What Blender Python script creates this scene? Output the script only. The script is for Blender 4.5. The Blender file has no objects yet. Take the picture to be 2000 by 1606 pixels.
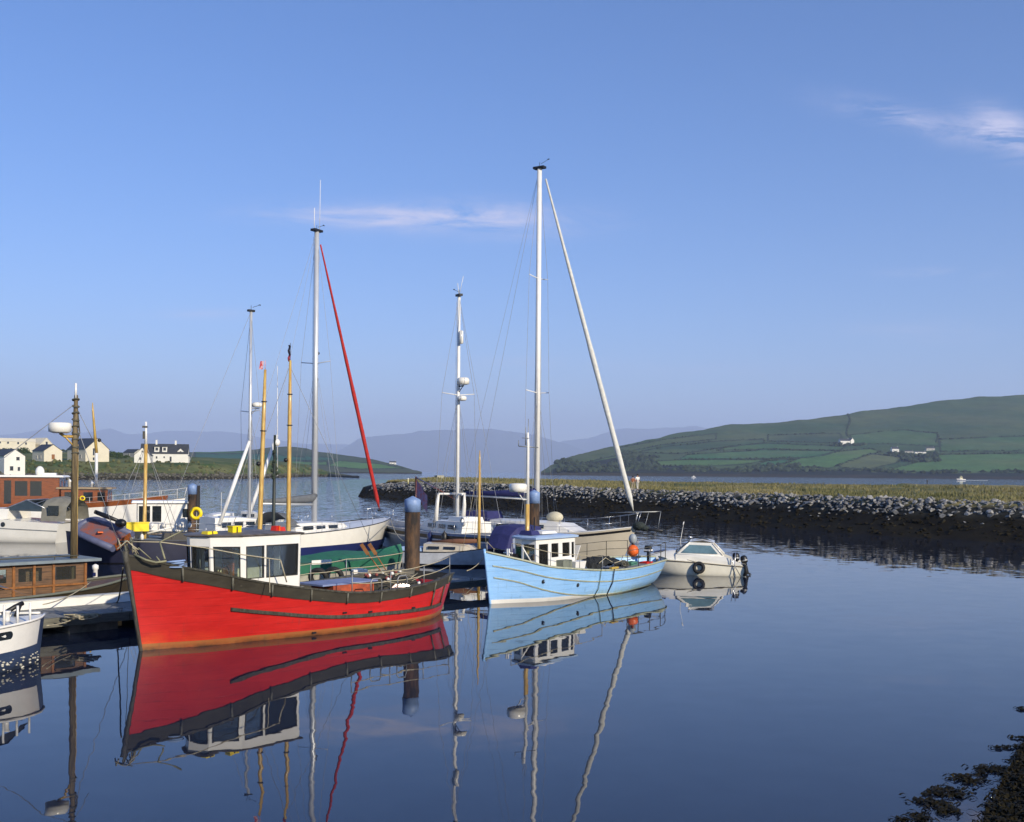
import bpy, bmesh, math, random
import numpy as np
from mathutils import Vector, Matrix, noise as mnoise
R = random.Random(7)
rad = math.radians
sc = bpy.context.scene
# ------------------------------------------------------------------ camera
F, CAMH, TH = 2144.0, 4.8, rad(0.5)
cT, sT = math.cos(TH), math.sin(TH)
cam = bpy.data.cameras.new("camera"); camo = bpy.data.objects.new("camera", cam)
sc.collection.objects.link(camo); sc.camera = camo
cam.sensor_width = 36; cam.lens = 36 * F / 2000; cam.shift_y = 0.06
cam.clip_start = 0.1; cam.clip_end = 60000
camo.matrix_world = Matrix.Translation((0, 0, CAMH)) @ Matrix.Rotation(rad(90), 4, 'X') @ Matrix.Rotation(TH, 4, 'Z')
# ------------------------------------------------------------------ light
SUN_EL, SUN_AZ = rad(23), rad(139)          # azimuth clockwise from +Y (the view direction)
world = bpy.data.worlds.new("World"); sc.world = world; world.use_nodes = True
nt = world.node_tree; nt.nodes.clear()
def wn(t, **k):
    n = nt.nodes.new(t)
    for a, b in k.items(): setattr(n, a, b)
    return n
wl = nt.links.new
def wmath(op, a, b=None, c=None):
    n = wn('ShaderNodeMath', operation=op)
    for i, v in enumerate((a, b, c)):
        if v is None: continue
        if isinstance(v, (int, float)): n.inputs[i].default_value = v
        else: wl(v, n.inputs[i])
    return n.outputs[0]
sky = wn('ShaderNodeTexSky', sky_type='NISHITA'); sky.sun_disc = False
sky.sun_elevation = SUN_EL; sky.sun_rotation = SUN_AZ
sky.altitude = 0; sky.air_density = 1.0; sky.dust_density = 0.1; sky.ozone_density = 4.0
tc = wn('ShaderNodeTexCoord'); sep = wn('ShaderNodeSeparateXYZ'); wl(tc.outputs['Generated'], sep.inputs[0])
X_, Y_, Z_ = sep.outputs
yy = wmath('MAXIMUM', Y_, 0.05)
U = wmath('DIVIDE', X_, yy); V = wmath('DIVIDE', Z_, yy)
def bump1(v, c, w):      # smooth hump
    d = wmath('DIVIDE', wmath('SUBTRACT', v, c), w)
    return wmath('EXPONENT', wmath('MULTIPLY', wmath('MULTIPLY', d, d), -1.0))
comb = wn('ShaderNodeCombineXYZ'); wl(wmath('MULTIPLY', U, 1.0), comb.inputs[0]); wl(wmath('MULTIPLY', V, 4.5), comb.inputs[1])
nz = wn('ShaderNodeTexNoise'); nz.inputs['Scale'].default_value = 10.0; nz.inputs['Detail'].default_value = 10; nz.inputs['Roughness'].default_value = .68
nz.inputs['Distortion'].default_value = .6
wl(comb.outputs[0], nz.inputs['Vector'])
cl = None
for (cx, cy, wx, wy, sl, amp) in [(-.03, .231, .085, .014, -.02, 1.3), (-.145, .233, .075, .009, -.01, 1.4), (.36, .324, .060, .012, -.22, 1.0), (.447, .313, .032, .017, -.30, 1.9), (.39, .185, .04, .004, 0, .8),
                                  (.37, .132, .06, .010, 0, .35), (-.28, .142, .05, .005, 0, .4), (-.02, .100, .12, .006, 0, .3), (.18, .094, .09, .006, 0, .25)]:
    c_ = wmath('ADD', cy, wmath('MULTIPLY', wmath('SUBTRACT', U, cx), sl))
    m = wmath('MULTIPLY', wmath('MULTIPLY', bump1(U, cx, wx), bump1(V, c_, wy)), amp)
    cl = m if cl is None else wmath('ADD', cl, m)
nf = wn('ShaderNodeMapRange'); nf.inputs['From Min'].default_value = .38; nf.inputs['From Max'].default_value = .70
wl(nz.outputs['Fac'], nf.inputs['Value'])
hot = wmath('MULTIPLY', cl, nf.outputs[0])
gate = wmath('GREATER_THAN', Y_, 0.05)
fac = wmath('MINIMUM', wmath('MULTIPLY', wmath('MULTIPLY', hot, gate), .85), .75)
hs = wn('ShaderNodeHueSaturation'); hs.inputs['Saturation'].default_value = 1.15; hs.inputs['Hue'].default_value = .5
hs.inputs['Value'].default_value = 1.0
tint = wn('ShaderNodeMix', data_type='RGBA', blend_type='MULTIPLY'); tint.inputs['Factor'].default_value = 1
wl(sky.outputs[0], tint.inputs['A']); tint.inputs['B'].default_value = (.955, .92, 1.09, 1)
wl(tint.outputs['Result'], hs.inputs['Color'])
mixc = wn('ShaderNodeMix', data_type='RGBA'); wl(fac, mixc.inputs['Factor']); wl(hs.outputs[0], mixc.inputs['A'])
mixc.inputs['B'].default_value = (5.6, 5.4, 6.9, 1)
bg = wn('ShaderNodeBackground'); bg.inputs['Strength'].default_value = 0.120
wl(mixc.outputs['Result'], bg.inputs['Color'])
wo = wn('ShaderNodeOutputWorld'); wl(bg.outputs[0], wo.inputs['Surface'])
sun = bpy.data.lights.new("sun", 'SUN'); suno = bpy.data.objects.new("sun", sun); sc.collection.objects.link(suno)
sun.energy = 5.0; sun.angle = rad(.53); sun.color = (1.0, .89, .71)
sd = Vector((math.sin(SUN_AZ) * math.cos(SUN_EL), math.cos(SUN_AZ) * math.cos(SUN_EL), math.sin(SUN_EL)))
suno.rotation_euler = sd.to_track_quat('Z', 'Y').to_euler()
sc.view_settings.view_transform = 'Standard'; sc.view_settings.look = 'None'
sc.view_settings.exposure = 0.27; sc.view_settings.gamma = 1; sc.view_settings.use_curve_mapping = False
cy = sc.cycles
cy.use_denoising = True; cy.max_bounces = 7; cy.diffuse_bounces = 2; cy.glossy_bounces = 4; cy.transmission_bounces = 4
cy.transparent_max_bounces = 12; cy.volume_bounces = 2; cy.caustics_reflective = False; cy.caustics_refractive = False
cy.sample_clamp_indirect = 6
# ------------------------------------------------------------------ projection helpers (reference pixels -> world)
def ray(px, py):
    u, v = px - 1000, 923 - py
    return (u * cT - v * sT) / F, (u * sT + v * cT) / F
def W(px, py, z=0.0):
    x, s = ray(px, py); Y = (z - CAMH) / s
    return Vector((x * Y, Y, z))
def P(px, py, Y):
    x, s = ray(px, py)
    return Vector((x * Y, Y, CAMH + s * Y))
# ------------------------------------------------------------------ materials
MATS = {}
def mat(name, col, rough=.6, metal=0, var=.12, vscale=3, col2=None, bump=0, bscale=20, coat=0, spec=None, rnd=0, stretch=None, detail=4, island=False, lo=.35, hi=.68):
    if name in MATS: return MATS[name]
    m = bpy.data.materials.new(name); m.use_nodes = True; N = m.node_tree.nodes; L = m.node_tree.links.new
    b = N['Principled BSDF']; b.inputs['Roughness'].default_value = rough; b.inputs['Metallic'].default_value = metal
    if coat: b.inputs['Coat Weight'].default_value = coat; b.inputs['Coat Roughness'].default_value = .15
    if spec is not None: b.inputs['Specular IOR Level'].default_value = spec
    tcn = N.new('ShaderNodeTexCoord'); vec = tcn.outputs['Object']
    if stretch:
        mp = N.new('ShaderNodeMapping'); mp.inputs['Scale'].default_value = stretch; L(vec, mp.inputs[0]); vec = mp.outputs[0]
    n = N.new('ShaderNodeTexNoise'); n.inputs['Scale'].default_value = vscale; n.inputs['Detail'].default_value = detail; n.inputs['Roughness'].default_value = .62
    L(vec, n.inputs['Vector'])
    mr = N.new('ShaderNodeMapRange'); mr.inputs['From Min'].default_value = lo; mr.inputs['From Max'].default_value = hi; L(n.outputs['Fac'], mr.inputs['Value'])
    mx = N.new('ShaderNodeMix'); mx.data_type = 'RGBA'; L(mr.outputs[0], mx.inputs['Factor'])
    c2 = col2 or tuple(c * (1 - var * 2) for c in col)
    mx.inputs['A'].default_value = (*col, 1); mx.inputs['B'].default_value = (*c2, 1)
    out = mx.outputs['Result']
    if rnd:
        if island: rs = N.new('ShaderNodeNewGeometry').outputs['Random Per Island']
        else: rs = N.new('ShaderNodeObjectInfo').outputs['Random']
        r2 = N.new('ShaderNodeMapRange'); r2.inputs['To Min'].default_value = 1 - rnd; r2.inputs['To Max'].default_value = 1 + rnd; L(rs, r2.inputs['Value'])
        h = N.new('ShaderNodeHueSaturation'); L(out, h.inputs['Color']); L(r2.outputs[0], h.inputs['Value']); out = h.outputs[0]
    L(out, b.inputs['Base Color'])
    if bump:
        n2 = N.new('ShaderNodeTexNoise'); n2.inputs['Scale'].default_value = bscale; n2.inputs['Detail'].default_value = 3; L(vec, n2.inputs['Vector'])
        bp = N.new('ShaderNodeBump'); bp.inputs['Strength'].default_value = bump; bp.inputs['Distance'].default_value = .05
        L(n2.outputs['Fac'], bp.inputs['Height']); L(bp.outputs[0], b.inputs['Normal'])
    MATS[name] = m
    return m
def rgb(r, g, b):       # sRGB 0-255 -> linear
    f = lambda c: c / 12.92 if c <= .04045 else ((c + .055) / 1.055) ** 2.4
    return (f(r / 255), f(g / 255), f(b / 255))
def glassmat(name, tint=(.9, .95, .95), body=.03):
    m = bpy.data.materials.new(name); m.use_nodes = True; N = m.node_tree.nodes; L = m.node_tree.links.new; N.clear()
    o = N.new('ShaderNodeOutputMaterial'); g = N.new('ShaderNodeBsdfGlossy'); g.inputs['Roughness'].default_value = .02
    t = N.new('ShaderNodeBsdfTransparent'); t.inputs['Color'].default_value = (*tint, 1)
    d = N.new('ShaderNodeBsdfDiffuse'); d.inputs['Color'].default_value = (.5, .52, .5, 1)
    m0 = N.new('ShaderNodeMixShader'); m0.inputs[0].default_value = body; L(t.outputs[0], m0.inputs[1]); L(d.outputs[0], m0.inputs[2])
    fr = N.new('ShaderNodeFresnel'); fr.inputs['IOR'].default_value = 1.55
    mx = N.new('ShaderNodeMixShader'); L(fr.outputs[0], mx.inputs[0]); L(m0.outputs[0], mx.inputs[1]); L(g.outputs[0], mx.inputs[2]); L(mx.outputs[0], o.inputs[0])
    MATS[name] = m; return m
# ------------------------------------------------------------------ mesh builder
def frame(d):
    d = Vector(d).normalized(); a = Vector((0, 0, 1)) if abs(d.z) < .9 else Vector((1, 0, 0))
    u = d.cross(a).normalized(); return u, d.cross(u).normalized()
class MB:
    def __init__(s): s.v = []; s.f = []; s.sm = []
    def add(s, vs, fs, smooth=False):
        o = len(s.v); s.v += [tuple(p) for p in vs]; s.f += [tuple(i + o for i in f) for f in fs]; s.sm += [smooth] * len(fs); return s
    def box(s, c, d, rz=0, taper=1.0, rx=0, ry=0):
        hx, hy, hz = d[0] / 2, d[1] / 2, d[2] / 2
        M = Matrix.Rotation(rz, 3, 'Z') @ Matrix.Rotation(ry, 3, 'Y') @ Matrix.Rotation(rx, 3, 'X'); c = Vector(c); vs = []
        for z, k in ((-hz, 1), (hz, taper)):
            for x, y in ((-hx, -hy), (hx, -hy), (hx, hy), (-hx, hy)): vs.append(c + M @ Vector((x * k, y * k, z)))
        return s.add(vs, [(0, 3, 2, 1), (4, 5, 6, 7), (0, 1, 5, 4), (1, 2, 6, 5), (2, 3, 7, 6), (3, 0, 4, 7)])
    def tube(s, pts, r, n=6, cap=True, close=False):
        pts = [Vector(p) for p in pts]; m = len(pts); rs = r if isinstance(r, (list, tuple)) else [r] * m; vs = []
        pu = None
        for i, p in enumerate(pts):
            a = pts[i - 1] if (i > 0 or close) else p; b = pts[(i + 1) % m] if (i < m - 1 or close) else p
            d = (b - a)
            if d.length < 1e-9: d = Vector((0, 0, 1))
            d.normalize()
            if pu is None: u, w = frame(d)
            else:
                u = pu - d * pu.dot(d)
                if u.length < 1e-6: u, _ = frame(d)
                u.normalize(); w = d.cross(u)
            pu = u
            for k in range(n):
                t = 2 * math.pi * k / n; vs.append(p + (u * math.cos(t) + w * math.sin(t)) * rs[i])
        fs = []
        for i in range(m if close else m - 1):
            j = (i + 1) % m
            for k in range(n): fs.append((i * n + k, i * n + (k + 1) % n, j * n + (k + 1) % n, j * n + k))
        s.add(vs, fs, True)
        if cap and not close:
            o = len(s.v) - len(vs)
            s.f.append(tuple(o + k for k in range(n))[::-1]); s.sm.append(False)
            s.f.append(tuple(o + (m - 1) * n + k for k in range(n))); s.sm.append(False)
        return s
    def lathe(s, prof, c=(0, 0, 0), axis=(0, 0, 1), n=14, smooth=True):   # prof [(r,h)]
        a = Vector(axis).normalized(); u, w = frame(a); c = Vector(c); vs = []
        for r, h in prof:
            for k in range(n):
                t = 2 * math.pi * k / n; vs.append(c + a * h + (u * math.cos(t) + w * math.sin(t)) * max(r, 1e-4))
        fs = [(i * n + k, i * n + (k + 1) % n, (i + 1) * n + (k + 1) % n, (i + 1) * n + k) for i in range(len(prof) - 1) for k in range(n)]
        s.add(vs, fs, smooth); o = len(s.v) - len(vs)
        s.f.append(tuple(o + k for k in range(n))[::-1]); s.sm.append(False)
        s.f.append(tuple(o + (len(prof) - 1) * n + k for k in range(n))); s.sm.append(False)
        return s
    def ball(s, c, r, nu=12, nv=8, sq=(1, 1, 1)):
        vs = []; c = Vector(c)
        for i in range(nv + 1):
            a = math.pi * i / nv
            for k in range(nu):
                t = 2 * math.pi * k / nu
                vs.append(c + Vector((math.sin(a) * math.cos(t) * sq[0], math.sin(a) * math.sin(t) * sq[1], math.cos(a) * sq[2])) * r)
        return s.add(vs, [(i * nu + k, (i + 1) * nu + k, (i + 1) * nu + (k + 1) % nu, i * nu + (k + 1) % nu) for i in range(nv) for k in range(nu)], True)
    def torus(s, c, Rr, r, axis=(0, 0, 1), n=20, m=8, sq=1):
        u, w = frame(axis); c = Vector(c)
        return s.tube([c + u * math.cos(2 * math.pi * k / n) * Rr + w * math.sin(2 * math.pi * k / n) * Rr * sq for k in range(n)], r, m, close=True)
    def grid(s, rows, smooth=True, close=False, flip=False):
        n = len(rows[0]); vs = [p for r in rows for p in r]; fs = []
        for i in range(len(rows) - 1):
            for k in range(n if close else n - 1):
                q = (i * n + k, i * n + (k + 1) % n, (i + 1) * n + (k + 1) % n, (i + 1) * n + k); fs.append(q[::-1] if flip else q)
        return s.add(vs, fs, smooth)
    def slab(s, poly, th):        # poly = list of 3D points, extruded by vector th
        n = len(poly); a = [Vector(p) for p in poly]; th = Vector(th); b = [p + th for p in a]
        return s.add(a + b, [tuple(range(n))[::-1], tuple(range(n, 2 * n))] + [(i, (i + 1) % n, n + (i + 1) % n, n + i) for i in range(n)])
    def panel(s, BL, BR, TR, TL, th, openings=()):
        BL, BR, TR, TL = map(Vector, (BL, BR, TR, TL)); nrm = (BR - BL).cross(TL - BL).normalized() * th
        q = lambda u, v: (BL * (1 - u) + BR * u) * (1 - v) + (TL * (1 - u) + TR * u) * v
        us = sorted({0, 1, *[o[0] for o in openings], *[o[1] for o in openings]}); vs = sorted({0, 1, *[o[2] for o in openings], *[o[3] for o in openings]})
        for i in range(len(us) - 1):
            for j in range(len(vs) - 1):
                um, vm = (us[i] + us[i + 1]) / 2, (vs[j] + vs[j + 1]) / 2
                if any(o[0] < um < o[1] and o[2] < vm < o[3] for o in openings): continue
                s.slab([q(us[i], vs[j]), q(us[i + 1], vs[j]), q(us[i + 1], vs[j + 1]), q(us[i], vs[j + 1])], nrm)
        return q, nrm
    def obj(s, name, material, parent=None, rough_jit=None):
        me = bpy.data.meshes.new(name); me.from_pydata(s.v, [], s.f); me.polygons.foreach_set('use_smooth', s.sm); me.materials.append(material); me.update()
        o = bpy.data.objects.new(name, me); sc.collection.objects.link(o)
        if parent is not None: o.parent = parent
        return o
def tag(o, label=None, cat=None, group=None, kind=None):
    if label: o['label'] = label
    if cat: o['category'] = cat
    if group: o['group'] = group
    if kind: o['kind'] = kind
    return o
def thing(name, label, cat, loc=(0, 0, 0), rz=0, group=None):
    o = bpy.data.objects.new(name, None); sc.collection.objects.link(o); o.location = loc; o.rotation_euler = (0, 0, rz)
    o.empty_display_size = .2
    return tag(o, label, cat, group)
def copy_tree(o, parent=None):
    c = o.copy(); sc.collection.objects.link(c); c.parent = parent
    for ch in list(o.children): copy_tree(ch, c)
    return c
def curve(pts):
    pts = sorted(pts); xs = [p[0] for p in pts]; ys = [p[1] for p in pts]; n = len(xs)
    sl = [(ys[i + 1] - ys[i]) / (xs[i + 1] - xs[i]) for i in range(n - 1)]
    m = [sl[0]] + [(sl[i - 1] + sl[i]) / 2 for i in range(1, n - 1)] + [sl[-1]]
    def f(x):
        if x <= xs[0]: return ys[0]
        if x >= xs[-1]: return ys[-1]
        i = max(k for k in range(n - 1) if xs[k] <= x); h = xs[i + 1] - xs[i]; t = (x - xs[i]) / h
        return (2 * t**3 - 3 * t**2 + 1) * ys[i] + (t**3 - 2 * t**2 + t) * h * m[i] + (-2 * t**3 + 3 * t**2) * ys[i + 1] + (t**3 - t**2) * h * m[i + 1]
    return f
def sag(a, b, drop, n=10, wob=0):
    a, b = Vector(a), Vector(b); out = []
    for i in range(n + 1):
        t = i / n; p = a.lerp(b, t); p.z -= drop * 4 * t * (1 - t); out.append(p)
    return out
# ------------------------------------------------------------------ boats
class Boat:
    def __init__(s, name, label, cat, bow, stern, group=None):
        b, e = Vector((bow[0], bow[1])), Vector((stern[0], stern[1])); s.L = (b - e).length; s.u = (b - e).normalized(); s.n = Vector((-s.u.y, s.u.x))
        s.o = (b + e) / 2; s.root = thing(name, label, cat, (s.o.x, s.o.y, 0), math.atan2(s.u.y, s.u.x), group)
        s.near = -1 if s.n.dot(s.o) > 0 else 1
    def loc(s, px, py, y=0.0):
        x, z = ray(px, py); t = (y + s.o.dot(s.n)) / (x * s.n.x + s.n.y); p = Vector((x * t, t))
        return Vector(((p - s.o).dot(s.u), y, CAMH + z * t))
    def locz(s, px, py, z=0.0):          # pixel at known height
        p = W(px, py, z); q = Vector((p.x, p.y)) - s.o; return Vector((q.dot(s.u), q.dot(s.n), z))
    def wpt(s, p):
        return Vector((s.o.x + s.u.x * p[0] + s.n.x * p[1], s.o.y + s.u.y * p[0] + s.n.y * p[1], p[2]))
    def part(s, name, mb, m, parent=None, label=None):
        o = mb.obj(name, m, parent or s.root)
        if label: o['label'] = label
        return o
class Hull:
    """t: 0 stern .. 1 bow; bw/bs half beam at waterline/sheer, sh sheer height"""
    def __init__(s, L, bw, bs, sh, rake_b=.4, rake_s=0.0, p=1.0, depth=.5, rsp=1.0):
        s.rsp = rsp; s.L, s.bw, s.bs, s.sh, s.rb, s.rs, s.p, s.d = L, curve(bw), curve(bs), curve(sh), rake_b, rake_s, p, depth
    def pt(s, t, z, side=1, off=0.0):
        sh = s.sh(t); f = z / sh; fc = max(f, 0)
        x = -s.L / 2 - s.rs * fc ** s.rsp + t * (s.L + s.rb * fc + s.rs * fc ** s.rsp)
        bw, bs = max(s.bw(t), 0), max(s.bs(t), 0)
        y = bw + (bs - bw) * fc ** s.p
        if f < 0: y = bw * max(0, 1 + .55 * z / s.d); x = -s.L / 2 + t * s.L + (z * .5 if t > .95 else 0)
        return Vector((x, side * (y + off), z))
    def ts(s, n=30, t0=0., t1=1.):
        return [t0 + (t1 - t0) * (.5 - .5 * math.cos(math.pi * i / n)) * .6 + (t1 - t0) * .4 * i / n for i in range(n + 1)]
    def skin(s, mb, za, zb, nl=6, off=0.0, t0=0., t1=1., sides=(1, -1), n=30, close=False):
        za = za if callable(za) else (lambda t, c=za: c); zb = zb if callable(zb) else (lambda t, c=zb: c)
        for sd_ in sides:
            rows = [[s.pt(t, za(t) + (zb(t) - za(t)) * k / nl, sd_, off) for k in range(nl + 1)] for t in s.ts(n, t0, t1)]
            mb.grid(rows, True, flip=sd_ < 0)
        return mb
    def transom(s, mb, za, zb, nl=5, m=6, t=0.0, off=0):
        rows = []
        for k in range(nl + 1):
            z = za + (zb - za) * k / nl; a = s.pt(t, z, 1); b = s.pt(t, z, -1); bulge = lambda w: -.06 * (1 - (2 * w - 1) ** 2)
            rows.append([a.lerp(b, j / m) + Vector((bulge(j / m) - off, 0, 0)) for j in range(m + 1)])
        mb.grid(rows, True); return mb
    def deck(s, mb, drop=.0, inset=.03, n=24, camber=.05, t0=0., t1=1.):
        rows = []
        for t in s.ts(n, t0, t1):
            z = s.sh(t) - drop; a = s.pt(t, z, 1, -inset); b = s.pt(t, z, -1, -inset)
            if a.y < 0: a.y = b.y = 0
            rows.append([a.lerp(b, j / 4) + Vector((0, 0, camber * (1 - (j / 2 - 1) ** 2))) for j in range(5)])
        mb.grid(rows, True); return mb
    def line(s, zf, side, off=.02, n=30, t0=0., t1=1.):
        zf = zf if callable(zf) else (lambda t, c=zf: c)
        return [s.pt(t, zf(t), side, off) for t in s.ts(n, t0, t1)]
    def strake(s, mb, zf, h, w, t0=0., t1=1., sides=(1, -1), n=30):
        """a rectangular rubbing strake following the hull"""
        zf = zf if callable(zf) else (lambda t, c=zf: c)
        for sd_ in sides:
            rows = []
            for t in s.ts(n, t0, t1):
                z = zf(t); rows.append([s.pt(t, z - h / 2, sd_, -.01), s.pt(t, z - h / 2, sd_, w), s.pt(t, z + h / 2, sd_, w), s.pt(t, z + h / 2, sd_, -.01)])
            mb.grid(rows, False, flip=sd_ < 0); mb.f.append(tuple(len(mb.v) - 4 + k for k in range(4))); mb.sm.append(False)
            o = len(mb.v) - 4 * len(rows); mb.f.append((o + 3, o + 2, o + 1, o)); mb.sm.append(False)
        return mb
# ------------------------------------------------------------------ common materials
M_white = mat('white_paint', (.80, .78, .72), .35, vscale=2, var=.05, coat=.2)
M_gel = mat('gelcoat', (.82, .79, .70), .22, vscale=1.5, var=.04, coat=.5)
M_cream = mat('cream_gelcoat', (.62, .55, .42), .3, vscale=1.5, var=.06, coat=.3)
M_black = mat('black_paint', (.012, .012, .013), .45, var=.2)
M_rubber = mat('rubber', (.014, .014, .014), .7, var=.2, bump=.3)
M_steel = mat('stainless', (.55, .56, .58), .3, metal=.9, var=.05)
M_galv = mat('galvanised', (.35, .36, .36), .5, metal=.5, var=.15)
M_alu = mat('mast_alloy', (.62, .64, .66), .38, metal=.35, var=.06, vscale=1)
M_whitemast = mat('white_mast', (.80, .79, .75), .35, var=.05)
M_wire = mat('rig_wire', (.30, .31, .33), .5, metal=.3, var=.1)
M_rope = mat('pale_rope', (.50, .44, .30), .85, var=.2, vscale=30)
M_ropedk = mat('dark_rope', (.10, .095, .07), .9, var=.2, vscale=30)
M_varn = mat('varnished_wood', rgb(152, 86, 42), .3, vscale=6, col2=rgb(98, 52, 26), stretch=(.4, 3, 6), coat=.6)
M_varndk = mat('weathered_brown_wood', rgb(116, 84, 54), .6, vscale=5, col2=rgb(62, 44, 30), stretch=(.4, 3, 5), bump=.2)
M_pine = mat('yellow_spar', rgb(208, 178, 98), .4, vscale=4, col2=rgb(166, 122, 58), stretch=(4, 4, .5), coat=.3)
M_dkwood = mat('dark_tarred_wood', (.030, .026, .019), .6, vscale=4, col2=(.09, .085, .065), stretch=(3, 3, .7), bump=.4)
M_greywood = mat('grey_timber', (.16, .155, .12), .8, vscale=6, col2=(.09, .085, .065), stretch=(.5, .5, 5), bump=.4)
M_deck = mat('grey_deck', (.22, .23, .24), .7, vscale=5, var=.15, bump=.15)
M_teak = mat('pale_teak', (.33, .24, .14), .65, vscale=5, var=.2)
M_glassdk = mat('dark_glass', (.015, .02, .024), .06, var=.1, spec=.8)
M_glass = glassmat('clear_glass')
M_navy = mat('navy_paint', rgb(36, 44, 92), .3, var=.08, vscale=2, coat=.3)
M_bluecv = mat('blue_canvas', rgb(44, 46, 100), .75, var=.15, vscale=5, bump=.3, bscale=8)
M_greycv = mat('grey_canvas', (.14, .15, .16), .8, var=.15, vscale=5, bump=.3)
M_orange = mat('orange_plastic', rgb(232, 105, 35), .45, var=.08)
M_yellow = mat('yellow_plastic', rgb(246, 216, 20), .45, var=.05)
M_redpl = mat('red_plastic', rgb(200, 40, 25), .5, var=.1)
M_green = mat('green_canvas', rgb(40, 104, 78), .65, var=.12, vscale=3, bump=.3, bscale=6)
M_lightblue = mat('pale_blue_paint', rgb(168, 192, 222), .4, var=.06)
M_greyhull = mat('grey_blue_paint', rgb(120, 140, 168), .35, var=.08)
M_slate = mat('slate_roof', (.045, .05, .058), .6, var=.2, vscale=.8)
M_render = mat('cream_render', (.68, .62, .47), .85, var=.06, vscale=.3)
M_renderw = mat('white_render', (.78, .76, .68), .85, var=.05, vscale=.3)
M_rendergy = mat('grey_render', (.42, .41, .36), .85, var=.08, vscale=.3)
M_win = mat('house_window', (.03, .035, .045), .1, var=.1)
M_wood = mat('plain_wood', rgb(150, 98, 50), .6, var=.2, vscale=5)
# ================================================================== THE SETTING
def hz(px): return 923 + (px - 1000) * math.tan(TH)
def fbm(x, y, s, o=5):
    return mnoise.fractal(Vector((x * s, y * s, 3.1)), 1.0, 2.0, o)
class Land:
    """columns (px, [(distance, py | ('z', height)) ...]) -> a terrain sheet standing at those distances"""
    def __init__(s, cols): s.c = sorted(cols); s.k = len(cols[0][1])
    def prof(s, px):
        c = s.c; px = min(max(px, c[0][0]), c[-1][0]); i = max(j for j in range(len(c)) if c[j][0] <= px); i = min(i, len(c) - 2)
        t = (px - c[i][0]) / (c[i + 1][0] - c[i][0]); out = []
        for a, b in zip(c[i][1], c[i + 1][1]):
            za = a[1][1] if isinstance(a[1], tuple) else P(c[i][0], a[1], a[0]).z
            zb = b[1][1] if isinstance(b[1], tuple) else P(c[i + 1][0], b[1], b[0]).z
            # interpolate viewing slopes so that skylines stay straight between columns
            Y = 1 / ((1 - t) / a[0] + t / b[0]); sl = (1 - t) * (za - CAMH) / a[0] + t * (zb - CAMH) / b[0]
            out.append((Y, CAMH + sl * Y))
        return out
    def at(s, px, v):
        p = s.prof(px); v = min(max(v, 0), s.k - 1 - 1e-6); i = int(v); t = v - i
        Y = p[i][0] + (p[i + 1][0] - p[i][0]) * t; z = p[i][1] + (p[i + 1][1] - p[i][1]) * t
        x = (px - 1000) * cT / F * Y
        return Vector((x, Y, z))
    def on(s, px, py):
        p = s.prof(px); q = [proj(((px - 1000) * cT / F * Y, Y, z))[1] for Y, z in p]
        for i in range(s.k - 1):
            if q[i] >= py >= q[i + 1]:
                lo, hi = 0.0, 1.0
                for _ in range(12):
                    m = (lo + hi) / 2
                    if proj(s.at(px, i + m))[1] > py: lo = m
                    else: hi = m
                return s.at(px, i + lo)
        return s.at(px, 0 if py > q[0] else max(range(s.k), key=lambda j: -q[j]))
    def mesh(s, n, rows, amp, nscale, keep=1.0):
        mb = MB(); px0, px1 = s.c[0][0], s.c[-1][0]; G = []
        for r in range(rows + 1):
            v = (s.k - 1) * r / rows; row = []
            for i in range(n + 1):
                p = s.at(px0 + (px1 - px0) * i / n, v); k = min(1, v / keep)
                p.z += fbm(p.x, p.y, nscale) * amp * k; row.append(p)
            G.append(row)
        mb.grid(G, True, flip=True); return mb, G
def proj(p):
    x, s = p[0] / p[1], (p[2] - CAMH) / p[1]
    return 1000 + (x * cT + s * sT) * F, 923 - (-x * sT + s * cT) * F
def landmat(name, rough=.9, nscale=.05, namp=.35, fine=.6, bump=0, bdist=1.0):
    m = bpy.data.materials.new(name); m.use_nodes = True; N = m.node_tree.nodes; L = m.node_tree.links.new; b = N['Principled BSDF']
    b.inputs['Roughness'].default_value = rough; b.inputs['Specular IOR Level'].default_value = .15
    a = N.new('ShaderNodeAttribute'); a.attribute_name = 'ground'; g = N.new('ShaderNodeNewGeometry')
    out = a.outputs['Color']
    for sc_, am in ((nscale, namp), (fine, namp * .7)):
        n = N.new('ShaderNodeTexNoise'); n.inputs['Scale'].default_value = sc_; n.inputs['Detail'].default_value = 6; n.inputs['Roughness'].default_value = .7; L(g.outputs['Position'], n.inputs['Vector'])
        r = N.new('ShaderNodeMapRange'); r.inputs['From Min'].default_value = .3; r.inputs['From Max'].default_value = .7
        r.inputs['To Min'].default_value = 1 - am; r.inputs['To Max'].default_value = 1 + am; L(n.outputs['Fac'], r.inputs['Value'])
        h = N.new('ShaderNodeHueSaturation'); L(out, h.inputs['Color']); L(r.outputs[0], h.inputs['Value']); out = h.outputs[0]
        if bump and sc_ == fine:
            bp = N.new('ShaderNodeBump'); bp.inputs['Strength'].default_value = bump; bp.inputs['Distance'].default_value = bdist; L(n.outputs['Fac'], bp.inputs['Height']); L(bp.outputs[0], b.inputs['Normal'])
    L(out, b.inputs['Base Color']); MATS[name] = m; return m
def paint(o, fn):
    me = o.data; at = me.color_attributes.new('ground', 'FLOAT_COLOR', 'POINT'); buf = []
    for v in me.vertices: buf += [*fn(v.co), 1.0]
    at.data.foreach_set('color', buf)
def inpoly(x, y, pl):
    c = False; j = len(pl) - 1
    for i in range(len(pl)):
        if (pl[i][1] > y) != (pl[j][1] > y) and x < (pl[j][0] - pl[i][0]) * (y - pl[i][1]) / (pl[j][1] - pl[i][1]) + pl[i][0]: c = not c
        j = i
    return c
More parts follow.
